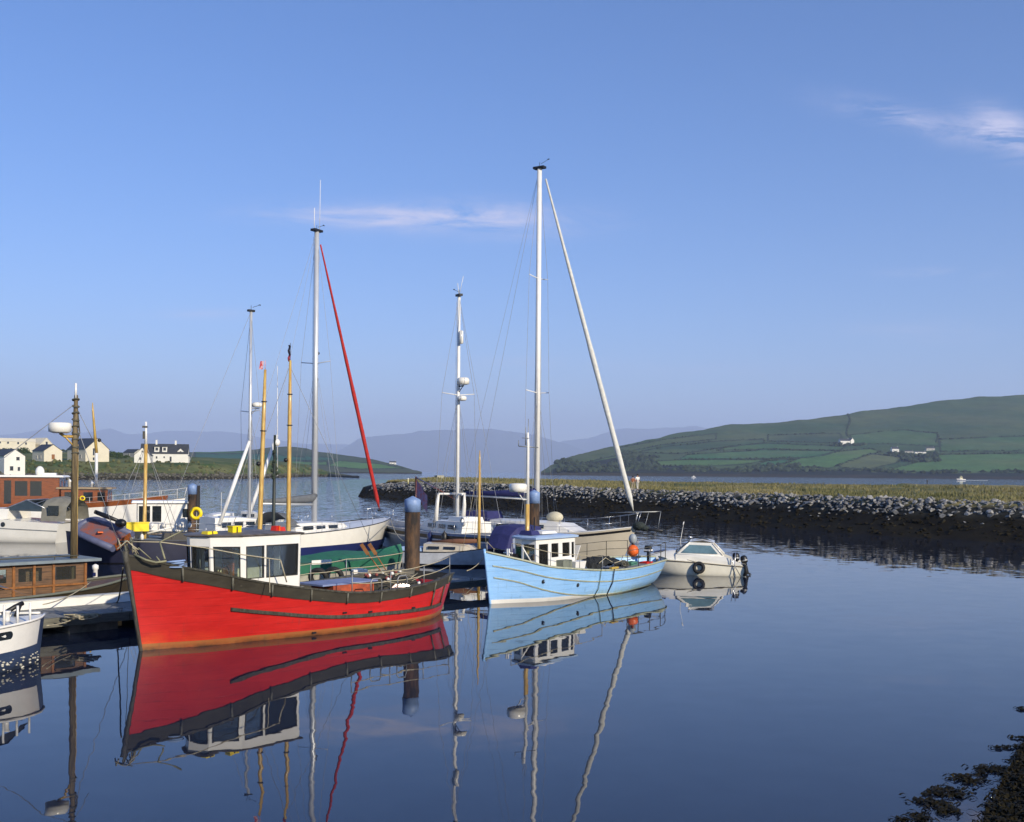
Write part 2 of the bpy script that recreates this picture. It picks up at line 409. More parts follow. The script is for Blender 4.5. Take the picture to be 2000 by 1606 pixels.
def edged(x, y, pl):
    d = 1e9
    for i in range(len(pl)):
        ax, ay = pl[i - 1]; bx, by = pl[i]; t = max(0, min(1, ((x - ax) * (bx - ax) + (y - ay) * (by - ay)) / ((bx - ax) ** 2 + (by - ay) ** 2 + 1e-9)))
        d = min(d, math.hypot((x - ax - (bx - ax) * t) * .5, y - ay - (by - ay) * t))
    return d
def lerp3(a, b, t): return tuple(a[i] + (b[i] - a[i]) * t for i in range(3))
# ---- water
wm = bpy.data.materials.new('harbour_water'); wm.use_nodes = True
N = wm.node_tree.nodes; L = wm.node_tree.links.new; b = N['Principled BSDF']
b.inputs['Base Color'].default_value = (.012, .018, .036, 1); b.inputs['Roughness'].default_value = .012; b.inputs['IOR'].default_value = 1.36
g = N.new('ShaderNodeNewGeometry'); sx = N.new('ShaderNodeSeparateXYZ'); L(g.outputs['Position'], sx.inputs[0])
def M2(op, a_, b_=None):
    n = N.new('ShaderNodeMath'); n.operation = op
    for i, v in enumerate((a_, b_)):
        if v is None: continue
        if isinstance(v, (int, float)): n.inputs[i].default_value = v
        else: L(v, n.inputs[i])
    return n.outputs[0]
def mrange(v, a0, a1, b0, b1):
    n = N.new('ShaderNodeMapRange'); n.interpolation_type = 'SMOOTHSTEP'
    for i, q in enumerate((a0, a1, b0, b1)): n.inputs[1 + i].default_value = q
    L(v, n.inputs[0]); return n.outputs[0]
def wnoise(scale, st, detail=2, rough=.5, off=0, dist=0):
    mp = N.new('ShaderNodeMapping'); mp.inputs['Scale'].default_value = st; mp.inputs['Location'].default_value = (off, off, 0); L(g.outputs['Position'], mp.inputs[0])
    n = N.new('ShaderNodeTexNoise'); n.inputs['Scale'].default_value = scale; n.inputs['Detail'].default_value = detail; n.inputs['Roughness'].default_value = rough
    n.inputs['Distortion'].default_value = dist
    L(mp.outputs[0], n.inputs['Vector']); return n
# how ruffled the surface is: calm in the marina, breeze in the channel beyond, a ruffled band under the breakwater
chan = mrange(M2('ADD', sx.outputs[1], M2('MULTIPLY', sx.outputs[0], .25)), 72, 135, 0, 1)
patch = wnoise(.030, (1, 2.4, 1), 3, .6, 11)
band = M2('MULTIPLY', mrange(patch.outputs['Fac'], .44, .62, 0, 1), mrange(sx.outputs[1], 46, 74, 0, 1))
far = mrange(sx.outputs[1], 150, 420, 0, 1)
ruff = M2('ADD', M2('MAXIMUM', chan, M2('MULTIPLY', band, .22)), M2('MULTIPLY', far, 1.6))
amp = M2('ADD', M2('MULTIPLY', ruff, .20), M2('ADD', .013, M2('MULTIPLY', mrange(sx.outputs[1], 20, 60, 0, 1), .009)))
n1 = wnoise(1.05, (1, 1.25, 1), 2, .45, 0, .4); n2 = wnoise(4.5, (1, 1.6, 1), 2, .5, 5)
sub = N.new('ShaderNodeVectorMath'); sub.operation = 'SUBTRACT'; L(n1.outputs['Color'], sub.inputs[0]); sub.inputs[1].default_value = (.5, .5, .5)
sub2 = N.new('ShaderNodeVectorMath'); sub2.operation = 'SUBTRACT'; L(n2.outputs['Color'], sub2.inputs[0]); sub2.inputs[1].default_value = (.5, .5, .5)
sc1 = N.new('ShaderNodeVectorMath'); sc1.operation = 'SCALE'; L(sub.outputs[0], sc1.inputs[0]); L(amp, sc1.inputs['Scale'])
sc2 = N.new('ShaderNodeVectorMath'); sc2.operation = 'SCALE'; L(sub2.outputs[0], sc2.inputs[0]); L(M2('MULTIPLY', M2('ADD', M2('MULTIPLY', ruff, .24), .003), 1.0), sc2.inputs['Scale'])
ad = N.new('ShaderNodeVectorMath'); ad.operation = 'ADD'; L(sc1.outputs[0], ad.inputs[0]); L(sc2.outputs[0], ad.inputs[1])
fl = N.new('ShaderNodeVectorMath'); fl.operation = 'MULTIPLY'; L(ad.outputs[0], fl.inputs[0]); fl.inputs[1].default_value = (1.5, 1, 0)
up = N.new('ShaderNodeVectorMath'); up.operation = 'ADD'; L(fl.outputs[0], up.inputs[0]); up.inputs[1].default_value = (0, 0, 1)
nr = N.new('ShaderNodeVectorMath'); nr.operation = 'NORMALIZE'; L(up.outputs[0], nr.inputs[0]); L(nr.outputs[0], b.inputs['Normal'])
mb = MB(); mb.add([(-30000, -400, 0), (30000, -400, 0), (30000, 40000, 0), (-30000, 40000, 0)], [(0, 1, 2, 3)])
tag(mb.obj('water', wm), 'calm dark blue harbour water mirroring the boats', kind='structure')
# ---- distant mountains
M_mount = mat('mountain_heath', (.050, .060, .038), .95, vscale=.0015, var=.3, spec=.1)
def mountain(name, sky, Z, seed, label):
    cols = [(px, [(Z, ('z', 0)), (Z + 900, ('z', 50)), (Z + 4600, py), (Z + 6500, ('z', 80))]) for px, py in sky]
    ld = Land(cols); m_, _ = ld.mesh(260, 30, 90, .0005 + seed * .00008, 2.0)
    tag(m_.obj(name, M_mount), label, kind='structure')
mountain('mountains', [(-900, 860), (-500, 850), (-200, 846), (40, 844), (80, 838), (130, 848), (190, 842), (216, 838), (250, 850), (290, 850), (320, 845), (400, 843), (450, 842), (492, 850), (550, 860), (640, 868), (760, 872), (900, 880), (1100, 890)], 31000, 1, 'pale blue far mountains at left behind the houses')
mountain('mountains', [(560, 912), (620, 900), (655, 882), (700, 858), (760, 848), (820, 838), (880, 842), (960, 836), (1010, 845), (1070, 858), (1110, 870), (1150, 885), (1220, 900), (1400, 905)], 23000, 2, 'blue mountain across the bay behind the masts')
mountain('mountains', [(960, 900), (1050, 880), (1100, 862), (1150, 856), (1180, 848), (1220, 836), (1300, 833), (1362, 836), (1450, 848), (1600, 870), (2000, 880)], 27500, 3, 'blue ridge running down behind the green hill')
# ---- the big hill at right
sky_r = curve([(1056, 921), (1100, 897), (1130, 887), (1187, 875), (1237, 866), (1300, 852), (1362, 840), (1425, 830), (1500, 826), (1582, 820), (1650, 810), (1712, 799), (1825, 786), (1910, 777), (2000, 771), (2200, 762), (2700, 765)])
cols = []
for px in (1056, 1080, 1100, 1130, 1187, 1237, 1300, 1362, 1425, 1500, 1582, 1650, 1712, 1825, 1910, 2000, 2200, 2450, 2700):
    top = sky_r(px); h0 = hz(px); Zs = 2200 if px < 1500 else 2200 - (px - 1500) * .35; sh = h0 + 10291 / Zs; D = 40 + (sh - top) * 10.5
    r = [(Zs, ('z', 0)), (Zs + D * .02, sh - min(5, (sh - top) * .15))]
    for t in (.15, .3, .45, .6, .8): r.append((Zs + D * t, sh - 5 * min(1, (sh - top) / 40) - (sh - top - 5 * min(1, (sh - top) / 40)) * t ** .92))
    r += [(Zs + D, top), (Zs + D * 1.3, top + (sh - top) * .3)]
    cols.append((px, r))
HILL = Land(cols)
heath, heath2 = (.042, .085, .034), (.082, .108, .044)
gA, gB, gC, gOl, gDk = (.040, .150, .055), (.088, .185, .050), (.050, .125, .042), (.140, .160, .062), (.014, .024, .012)
fields = [([(1340, 888), (1500, 878), (1640, 881), (1600, 892), (1500, 896), (1330, 897)], gA), ([(1280, 901), (1335, 898), (1500, 898), (1465, 906), (1400, 910), (1290, 910)], gB),
          ([(1500, 866), (1610, 870), (1650, 872), (1640, 880), (1500, 877), (1400, 880), (1420, 872)], gC), ([(1520, 911), (1560, 896), (1645, 881), (1700, 876), (1720, 882), (1660, 900), (1620, 915)], gB),
          ([(1640, 908), (1700, 886), (1760, 892), (1755, 903), (1700, 916), (1640, 915)], gOl), ([(1715, 921), (1780, 906), (1835, 888), (2000, 885), (2300, 882), (2700, 880), (2700, 926), (2000, 924)], gB),
          ([(1835, 858), (2000, 852), (2300, 846), (2700, 840), (2700, 877), (2000, 881), (1838, 882)], gC), ([(1660, 850), (1760, 840), (1830, 846), (1834, 872), (1760, 868), (1665, 866)], gC),
          ([(1135, 905), (1190, 893), (1235, 886), (1290, 893), (1240, 900), (1180, 908)], gC), ([(1245, 884), (1300, 872), (1400, 862), (1490, 858), (1495, 864), (1400, 876), (1330, 886)], (.034, .075, .034)),
          ([(1500, 900), (1555, 897), (1515, 910), (1475, 909)], gA), ([(1200, 876), (1300, 858), (1400, 846), (1400, 858), (1290, 869), (1230, 882)], heath2), ([(1500, 850), (1640, 846), (1650, 866), (1500, 862)], (.036, .066, .032))]
def hillcol(co):
    x, y = proj(co); n = fbm(co.x, co.y, .004); x += fbm(co.x, co.y, .01) * 4; y += fbm(co.x, co.y, .012) * .8
    if co.z < 5.5: return (.035, .03, .02)
    c = lerp3(heath, heath2, min(1, max(0, .5 + n)))
    for pl, f in fields:
        if x < pl[0][0] - 900: continue
        if inpoly(x, y, pl):
            c = lerp3(lerp3(f, lerp3(f, gOl, .5), min(1, max(0, n * 1.2 + .2))), c, .28)
            break
    e = min(edged(x, y, pl) for pl, _ in fields)
    if e < 1.0: c = lerp3(gDk, c, max(0, e - .4) * 1.2)
    if inpoly(x, y, [(1070, 925), (1095, 908), (1150, 903), (1240, 888), (1280, 888), (1275, 908), (1400, 915), (1500, 917), (1700, 917), (1700, 922), (2000, 926), (2700, 930), (1400, 940)]): c = (.014, .020, .016)
    return c
mb, G = HILL.mesh(620, 120, 5, .006, 2.0)
o = tag(mb.obj('hill', landmat('hill_ground', nscale=.02, namp=.22, fine=.15)), 'long green hill of hedged fields across the water', kind='structure'); paint(o, hillcol)
# ---- left headland far away
sk = [(120, 884), (250, 884), (380, 881), (450, 880), (500, 878), (560, 873), (600, 876), (640, 884), (700, 893), (760, 905), (800, 915), (824, 922)]
cols = []
for px, top in sk:
    h0 = hz(px); Zs = 2300; sh = h0 + 10291 / Zs; D = 40 + (sh - top) * 14
    cols.append((px, [(Zs, ('z', 0)), (Zs + 10, sh - min(3, (sh - top) * .3)), (Zs + D * .3, sh - (sh - top) * .38), (Zs + D * .65, sh - (sh - top) * .72), (Zs + D, top), (Zs + D * 1.3, top + (sh - top) * .3)]))
HEAD = Land(cols)
hf = [([(380, 887), (540, 886), (560, 892), (640, 893), (660, 899), (480, 900), (380, 897)], (.026, .105, .060)), ([(380, 898), (500, 902), (640, 902), (640, 908), (380, 908)], gB), ([(380, 882), (480, 881), (480, 886), (380, 886)], gC), ([(660, 900), (740, 906), (790, 915), (700, 916), (640, 910)], gB)]
def headcol(co):
    x, y = proj(co); n = fbm(co.x, co.y, .003)
    if co.z < 2.5: return (.03, .028, .02)
    c = lerp3((.045, .075, .035), (.075, .085, .045), min(1, max(0, .5 + n)))
    for pl, f in hf:
        if inpoly(x, y, pl): c = f; break
    if min(edged(x, y, pl) for pl, _ in hf) < .7: c = gDk
    return c
mb, G = HEAD.mesh(300, 50, 4, .005, 2.0)
o = tag(mb.obj('hill', landmat('headland_ground', nscale=.02, namp=.2, fine=.12)), 'low green headland beyond the moored yachts', kind='structure'); paint(o, headcol)
# ---- left bank with the houses
cols = []
for px, ys, y1, y2, y3 in [(-600, 952, 908, 892, 880), (-300, 942, 906, 890, 880), (0, 938, 906, 892, 886), (100, 937.5, 904, 893, 882), (200, 937, 904, 896, 886), (380, 937, 906, 899, 893), (500, 935, 908, 902, 897), (600, 931.5, 914, 909, 907), (640, 931.5, 924, 922, 921), (702, 934, 932.5, 932, 931.8)]:
    Zs = 10291 / (ys - hz(px)); k = 1 if px < 620 else .35
    cols.append((px, [(Zs, ('z', -.3)), (Zs + 7 * k, ('z', 1.9 * k)), (Zs + 12 * k, ('z', 2.7 * k)), (Zs + 50 * k, y1), (Zs + 160 * k, y2), (Zs + 340 * k, y3), (Zs + 420 * k, ('z', 1))]))
BANK = Land(cols)
def bankcol(co):
    n = fbm(co.x, co.y, .03); m = fbm(co.x, co.y * .4, .08)
    if co.z < 1.55 + n * .4: return lerp3((.022, .018, .010), (.035, .03, .016), m + .5)
    if co.z < 2.7 + m * 1.6: return lerp3((.10, .095, .07), (.07, .085, .035), n + .5)
    c = lerp3((.060, .100, .026), (.165, .165, .060), min(1, max(0, .5 + m * 1.1)))
    return lerp3(c, (.04, .065, .022), max(0, n * .8))
mb, G = BANK.mesh(420, 60, .35, .06, 1.5)
o = tag(mb.obj('bank', landmat('bank_ground', nscale=.12, namp=.3, fine=.9, bump=.5, bdist=.4)), 'grassy shore bank below the white houses', kind='structure'); paint(o, bankcol)
# ---- breakwater
front = [(-29, 207), (-24, 190), (-10.6, 163), (0, 143), (6.5, 132), (13.6, 121), (23.4, 100.5), (28.9, 88.6), (36.8, 79), (48, 66), (62, 46), (82, 26)]
back = [(-27, 213), (-23, 232), (-16, 250), (0, 258), (12, 252), (27, 243), (54, 236), (80, 224), (108, 214), (150, 196), (190, 150), (225, 60)]
crestz = [2.0, 2.7, 3.0, 2.9, 2.8, 2.68, 2.68, 2.68, 2.68, 2.68, 2.6, 2.6]
def plin(pl, u):
    u = min(max(u, 0), len(pl) - 1 - 1e-6); i = int(u); t = u - i
    return Vector(pl[i]).lerp(Vector(pl[i + 1]), t)
SPN = len(front) - 1
def spit(u, d):
    """point on the breakwater: u along it, d metres in from its waterline"""
    f, bk = plin(front, u), plin(back, u); i = min(int(u), SPN - 1); t = u - i; cz = crestz[i] * (1 - t) + crestz[i + 1] * t
    tg = plin(front, u + .2) - plin(front, max(u - .2, 0)); nrm = Vector((-tg.y, tg.x)).normalized(); nrm = -nrm if nrm.y < 0 else nrm
    D = (bk - f).length; dirr = nrm.lerp((bk - f).normalized(), min(1, d / 20)); k = min(1, D / 40)
    dd = min(d, D); p = f + dirr * dd if d < D * .9 else f.lerp(bk, dd / D)
    zp = curve([(-2, -.7), (0, 0), (4.6 * k, 1.62 * cz / 2.68), (6.9 * k, cz), (9 * k, cz + .08), (30 * k + 3, cz + .22), (60 * k + 5, cz + .50)])
    z = zp(d) if d < D - 1 else cz * .2
    return Vector((p.x, p.y, z))
NU = 420; ds = [-2, 0, 1, 2, 3, 4, 5, 5.8, 6.6, 7.4, 9, 12, 16, 21, 28, 36, 46, 58, 72, 90, 110, 140]
rows = []
for d in ds:
    row = []
    for i in range(NU + 1):
        u = SPN * i / NU; D = (plin(back, u) - plin(front, u)).length; p = spit(u, min(d, D * .97))
        if d > 0: p.z += fbm(p.x, p.y, .22) * (.14 if d < 8 else .16) + fbm(p.x, p.y, 1.3) * .07
        if d >= D * .97: p.z = min(p.z, 2.6)
        row.append(p)
    rows.append(row)
rows.append([Vector((*plin(back, SPN * i / NU), -.4)) + Vector((1, 6, 0)) for i in range(NU + 1)])
mb = MB().grid(rows, True, flip=True)
def spitcol(co):
    n = fbm(co.x, co.y, .09); m = fbm(co.x * .35, co.y, .16); k = fbm(co.x, co.y, .7)
    if co.z < 1.66 + k * .15: return lerp3((.008, .006, .003), (.016, .013, .006), .5 + k)
    if co.z < 2.55: return (.03, .03, .025)
    c = lerp3((.23, .20, .09), (.09, .105, .038), min(1, max(0, .5 + m * 1.5)))
    return lerp3(c, (.40, .32, .13), max(0, min(.7, n * 1.3)))
SP = thing('breakwater', 'long rock armoured breakwater with rough yellow grass on top', 'breakwater')
o = mb.obj('ground', landmat('breakwater_ground', nscale=.4, namp=.3, fine=2.2, bump=.6, bdist=.15), SP); paint(o, spitcol); tag(o, 'seaweed dark slope and grassy top')
# rocks: angular shared meshes
def rockmesh(seed, flat=.7):
    r = random.Random(seed); bm = bmesh.new()
    for i in range(11):
        v = Vector((r.uniform(-1, 1), r.uniform(-1, 1), r.uniform(-1, 1))); v = v.normalized() * r.uniform(.75, 1); bm.verts.new((v.x * .6, v.y * .5, v.z * .5 * flat))
    bmesh.ops.convex_hull(bm, input=bm.verts); vs = [v.co.copy() for v in bm.verts if v.link_faces]
    idx = {v: i for i, v in enumerate([v for v in bm.verts if v.link_faces])}; fs = [tuple(idx[v] for v in f.verts) for f in bm.faces]; bm.free(); return vs, fs
RK = [rockmesh(s) for s in range(12)]
M_rock = mat('armour_rock', (.28, .272, .255), .85, vscale=3, col2=(.12, .118, .112), rnd=.42, bump=.4, bscale=6)
M_rock2 = mat('armour_rock_mass', (.28, .272, .255), .85, vscale=3, col2=(.12, .118, .112), rnd=.42, bump=.4, bscale=6, island=True)
M_weedrock = mat('weedy_rock', (.009, .007, .003), .8, vscale=2, spec=.15, col2=(.017, .014, .006), rnd=.3, island=True, bump=.4, bscale=8)
rk_me = []
for vs, fs in RK:
    me = bpy.data.meshes.new('rock'); me.from_pydata(vs, [], fs); me.materials.append(M_rock); rk_me.append(me)
rocks = []
u = .25
while u < SPN - .6:
    seg = (plin(front, u + .01) - plin(front, u)).length / .01; du = R.uniform(.34, .52) / seg
    for d in (4.5, 4.9, 5.3, 5.7, 6.1, 6.5, 6.9, 7.2):
        if R.random() < (.35 if d < 5 else .93):
            uu = u + R.uniform(-.3, .3) / seg; D = (plin(back, uu) - plin(front, uu)).length; k = min(1, D / 40); p = spit(uu, (d + R.uniform(-.25, .25)) * k)
            s = R.uniform(.28, .62) * (1.0 if R.random() < .88 else R.uniform(1.3, 1.8)); p.z += s * .10; rocks.append((p, s))
    u += du
rocks.sort(key=lambda q: q[0].length - (1000 if abs(q[0].x / q[0].y) > .48 else 0) * -1)
def rot(r): return Matrix.Rotation(r.uniform(0, 6.28), 3, 'Z') @ Matrix.Rotation(r.uniform(-.6, .6), 3, 'X') @ Matrix.Rotation(r.uniform(-.6, .6), 3, 'Y')
for i, (p, s) in enumerate(rocks[:290]):
    o = bpy.data.objects.new('rock', rk_me[i % 12]); sc.collection.objects.link(o); o.parent = SP; o.location = p; o.scale = (s, s, s); o.rotation_euler = rot(R).to_euler()
mb = MB()
for p, s in rocks[290:]:
    vs, fs = R.choice(RK); Mx = rot(R) * s; mb.add([p + Mx @ v for v in vs], fs)
tag(mb.obj('rocks', M_rock2, SP), 'further grey rocks', kind='stuff')
mb = MB(); mb2_ = MB(); u = .05
while u < SPN - .6:
    seg = (plin(front, u + .01) - plin(front, u)).length / .01; D = (plin(back, u) - plin(front, u)).length; k = min(1, D / 40)
    for _ in range(6):
        p = spit(u + R.uniform(-.4, .4) / seg, R.uniform(-.2, 4.9) * k); s = R.uniform(.25, .6); vs, fs = R.choice(RK); Mx = rot(R) * s; mb.add([p + Mx @ v for v in vs], fs)
    u += .7 / seg
for _ in range(90):
    u = R.uniform(.5, SPN - 1); D = (plin(back, u) - plin(front, u)).length; p = spit(u, R.uniform(3.2, 4.6) * min(1, D / 40)); s = R.uniform(.2, .42); vs, fs = R.choice(RK); Mx = rot(R) * s; mb2_.add([p + Mx @ v for v in vs], fs)
tag(mb2_.obj('stray_stones', M_rock2, SP), 'stray pale stones on the dark slope', kind='stuff')
tag(mb.obj('seaweed_rocks', M_weedrock, SP), 'dark weed covered stones at the waterline', kind='stuff')
# grass tufts
M_grass = mat('dry_grass', (.29, .245, .115), .85, vscale=.14, col2=(.10, .115, .045), rnd=.35, island=True, spec=.1)
mb = MB()
def tuft(mb, p, h, r, n=3):
    for _ in range(n):
        a = r.uniform(0, 6.28); w = h * .16; dx, dy = math.cos(a) * w, math.sin(a) * w; lx, ly = r.uniform(-.35, .35) * h, r.uniform(-.35, .35) * h
        mb.add([(p.x - dx, p.y - dy, p.z - .05), (p.x + dx, p.y + dy, p.z - .05), (p.x + lx, p.y + ly, p.z + h)], [(0, 1, 2)])
for i in range(26000):
    u = R.uniform(.8, SPN - 1.2); D = (plin(back, u) - plin(front, u)).length; d = 7.3 + (R.random() ** 1.8) * min(90, D - 10)
    if D < 20: d = R.uniform(7.0 * D / 40, D)
    p = spit(u, d); n_ = fbm(p.x, p.y, .15)
    if n_ < -.25 and R.random() < .5: continue
    tuft(mb, p, R.uniform(.12, .32) * (1 + max(0, n_)) * (1 if d > 9 else .8), R)
tag(mb.obj('grass', M_grass, SP), 'rough yellow green grass', kind='stuff')
# ---- seaweed shore at the bottom right
M_weed = mat('bladder_wrack', (.014, .011, .004), .6, vscale=6, col2=(.026, .020, .006), rnd=.45, island=True, spec=.12)
def shore_d(x, y):       # signed distance-like: >0 on the shore
    return (x - (6.72 + (y - 15.2) * .60)) * .86
mb = MB(); rows = []
for j in range(70):
    y = 9 + j * .2; rows.append([Vector((5.0 + i * .2, y, max(-.25, min(1.2, shore_d(5.0 + i * .2, y) * .24)) - .02 + fbm(5.0 + i * .2, y, 1.1) * .07)) for i in range(60)])
mb.grid(rows, True, flip=True)
M_mud = mat('weedy_shore', (.009, .007, .003), .7, spec=.1, vscale=5, col2=(.030, .024, .009), bump=.6, bscale=9)
tag(mb.obj('shore', M_mud), 'dark seaweed covered shore at the near right corner', kind='structure')
mb = MB()
def frond(mb, p, ln, a, r, rise=.03):
    n = 4; w = r.uniform(.012, .03); q = Vector(p); d = a; L_ = []; Rr_ = []
    for i in range(n + 1):
        c, s_ = math.cos(d), math.sin(d); ww = w * (1 - .6 * abs(i / n - .4)); z = p[2] + rise * math.sin(math.pi * i / n) * r.uniform(.5, 1.4)
        L_.append(Vector((q.x - s_ * ww, q.y + c * ww, z))); Rr_.append(Vector((q.x + s_ * ww, q.y - c * ww, z + r.uniform(-.006, .006)))); q = q + Vector((c, s_, 0)) * ln / n; d += r.uniform(-.5, .5)
    mb.grid([L_, Rr_], True)
cl_ = [(*W(px, py)[:2], a, b_) for px, py, a, b_ in [(1895, 1525, .42, .16), (1935, 1503, .4, .12), (1880, 1520, .25, .08), (1855, 1545, .4, .12), (1825, 1550, .3, .08), (1810, 1567, .3, .1), (1850, 1585, .45, .14), (1800, 1600, .3, .12), (1760, 1604, .12, .06),
        (1995, 1386, .12, .06), (1990, 1443, .16, .06), (1965, 1462, .12, .04), (1945, 1462, .08, .03), (1996, 1460, .15, .05), (1960, 1505, .35, .12), (1985, 1488, .2, .08), (1915, 1512, .08, .04), (1840, 1572, .3, .07), (1870, 1557, .3, .06)]]
for x, y, a, b_ in cl_:
    for _ in range(int(1000 * a * b_) + 16):
        u_, v_ = R.gauss(0, .45), R.gauss(0, .45)
        frond(mb, (x + u_ * a * .6, y + v_ * b_ * 2.0, R.uniform(.0, .02)), R.uniform(.05, .16), R.uniform(-.6, .6) + (3.14 if R.random() < .5 else 0), R)
for _ in range(9000):
    y = R.uniform(12, 19.5); x = 6.64 + (y - 15.2) * .60 + abs(R.gauss(0, 1.5)) - .10; hgt = max(0, min(1.2, shore_d(x, y) * .24)) + fbm(x, y, 1.1) * .07
    frond(mb, (x, y, max(.005, hgt) + R.uniform(0, .04)), R.uniform(.07, .2), R.uniform(0, 6.28), R, .05)
tag(mb.obj('seaweed', M_weed), 'brown bladder wrack floating at the near right corner', 'seaweed', kind='stuff')
# ---- haze
hm = bpy.data.materials.new('haze_air'); hm.use_nodes = True; N_ = hm.node_tree.nodes; N_.clear()
ho = N_.new('ShaderNodeOutputMaterial'); pv = N_.new('ShaderNodeVolumePrincipled'); pv.inputs['Color'].default_value = (.64, .76, 1.0, 1); pv.inputs['Density'].default_value = .000068; pv.inputs['Anisotropy'].default_value = 0
hm.node_tree.links.new(pv.outputs[0], ho.inputs['Volume'])
mb = MB().box((0, 19500, 949), (64000, 44000, 1902)); tag(mb.obj('haze', hm), 'thin blue sea haze', kind='stuff')
# ================================================================== HULL FITTING AND PAINT
def hullmat(name, col, stain, zh=.3, amt=.8, rough=.3, col2=None, planks=0, coat=.25, wear=None, xr=None):
    """painted hull: faint plank seams, mottled paint, a growth / rust stain of its own near the waterline"""
    m = bpy.data.materials.new(name); m.use_nodes = True; N = m.node_tree.nodes; L = m.node_tree.links.new; b = N['Principled BSDF']
    b.inputs['Roughness'].default_value = rough; b.inputs['Coat Weight'].default_value = coat; b.inputs['Coat Roughness'].default_value = .12
    t = N.new('ShaderNodeTexCoord'); s = N.new('ShaderNodeSeparateXYZ'); L(t.outputs['Object'], s.inputs[0])
    def noise(sc_, st, d=5):
        mp = N.new('ShaderNodeMapping'); mp.inputs['Scale'].default_value = st; L(t.outputs['Object'], mp.inputs[0])
        n = N.new('ShaderNodeTexNoise'); n.inputs['Scale'].default_value = sc_; n.inputs['Detail'].default_value = d; n.inputs['Roughness'].default_value = .65; L(mp.outputs[0], n.inputs['Vector']); return n.outputs['Fac']
    def rng(v, a, b_, c=0, d=1):
        r = N.new('ShaderNodeMapRange'); L(v, r.inputs[0])
        for i, q in enumerate((a, b_, c, d)): r.inputs[1 + i].default_value = q
        return r.outputs[0]
    def mu(op, a, b_):
        n = N.new('ShaderNodeMath'); n.operation = op
        for i, v in enumerate((a, b_)):
            if isinstance(v, (int, float)): n.inputs[i].default_value = v
            else: L(v, n.inputs[i])
        return n.outputs[0]
    def mix(f, a, c):
        x = N.new('ShaderNodeMix'); x.data_type = 'RGBA'; L(f, x.inputs['Factor'])
        for k, v in (('A', a), ('B', c)):
            if isinstance(v, tuple): x.inputs[k].default_value = (*v, 1)
            else: L(v, x.inputs[k])
        return x.outputs['Result']
    c = mix(rng(noise(1.2, (1, 1, 2.5)), .35, .7), col, col2 or tuple(k * .8 for k in col))
    c = mix(mu('MULTIPLY', rng(noise(3, (.35, 1, 12)), .53, .70), .5), c, tuple(min(1, k * 1.25 + .015) for k in col))
    if wear: c = mix(mu('MULTIPLY', rng(noise(9, (.5, 1, 2)), .66, .72), .8), c, wear)
    c = mix(mu('MULTIPLY', mu('MULTIPLY', rng(noise(5, (1.6, 1.6, .18)), .58, .70), rng(s.outputs[2], 1.6, .1)), .48 if coat else .1), c, tuple(k * .35 + .035 for k in col))
    if planks:
        fr0 = mu('FRACT', mu('MULTIPLY', s.outputs[2], planks), 0); c = mix(mu('MULTIPLY', mu('MULTIPLY', mu('LESS_THAN', fr0, .08), rng(noise(1.3, (1, 1, 1)), .34, .58)), .6), c, tuple(k * .45 for k in col))
    st = mu('MULTIPLY', rng(s.outputs[2], zh, 0), rng(noise(2.2, (1, 1, 1.2)), .36, .62)); st = mu('MULTIPLY', st, amt)
    if xr: st = mu('MULTIPLY', st, rng(s.outputs[0], xr[0], xr[1]))
    c = mix(st, c, stain); L(c, b.inputs['Base Color'])
    h = noise(14, (.6, 1, 1), 3)
    if planks:
        fr = mu('FRACT', mu('MULTIPLY', s.outputs[2], planks), 0); seam = mu('LESS_THAN', fr, .07); h = mu('SUBTRACT', mu('MULTIPLY', h, .5), mu('MULTIPLY', seam, .6))
    bp = N.new('ShaderNodeBump'); bp.inputs['Strength'].default_value = .25; bp.inputs['Distance'].default_value = .02; L(h, bp.inputs['Height']); L(bp.outputs[0], b.inputs['Normal'])
    MATS[name] = m; return m
def fithull(bt, wlpx, shpx, flare, rake_b, rake_s, p=1.0, stern_b=None, bow_full=1.0, depth=.5, rsp=1.0):
    L_ = bt.L; wlp = []
    for q in wlpx:
        l = bt.locz(*q, 0); wlp.append((min(1, max(0, (l.x + L_ / 2) / L_)), max(0, l.y * bt.near)))
    wlp = sorted(wlp); wlp = [w for w in wlp if 0.03 < w[0] < .985] + [(1.0, 0.0), (0.0, stern_b if stern_b is not None else wlp[0][1])]
    fl = curve(flare); bw = curve(wlp); bs = [(t, bw(t) * (1 if t < .9 else bow_full) + fl(t)) for t in [i / 24 for i in range(24)]] + [(1, .03)]
    bsf = curve(bs); sh = []
    for q in shpx:
        t = .5
        for _ in range(6):
            l = bt.loc(*q, bt.near * bsf(t)); t = min(1, max(0, (l.x + L_ / 2 + rake_s) / (L_ + rake_s + rake_b)))
        sh.append((t, l.z))
    sh = sorted(sh); out = []
    for a in sh:
        if not out or a[0] - out[-1][0] > .015: out.append(a)
    return Hull(L_, wlp, bs, out, rake_b, rake_s, p, depth, rsp)
def fitz(bt, H_, px):
    out = []
    for q in px:
        t, z = .5, .5
        for _ in range(8):
            y = abs(H_.pt(t, z, 1).y); l = bt.loc(*q, bt.near * y); z = l.z; f = max(z / H_.sh(t), 0)
            t = min(1, max(0, (l.x + H_.L / 2 + H_.rs * f) / (H_.L + (H_.rb + H_.rs) * f)))
        out.append((t, z))
    return curve(out), min(o[0] for o in out), max(o[0] for o in out)
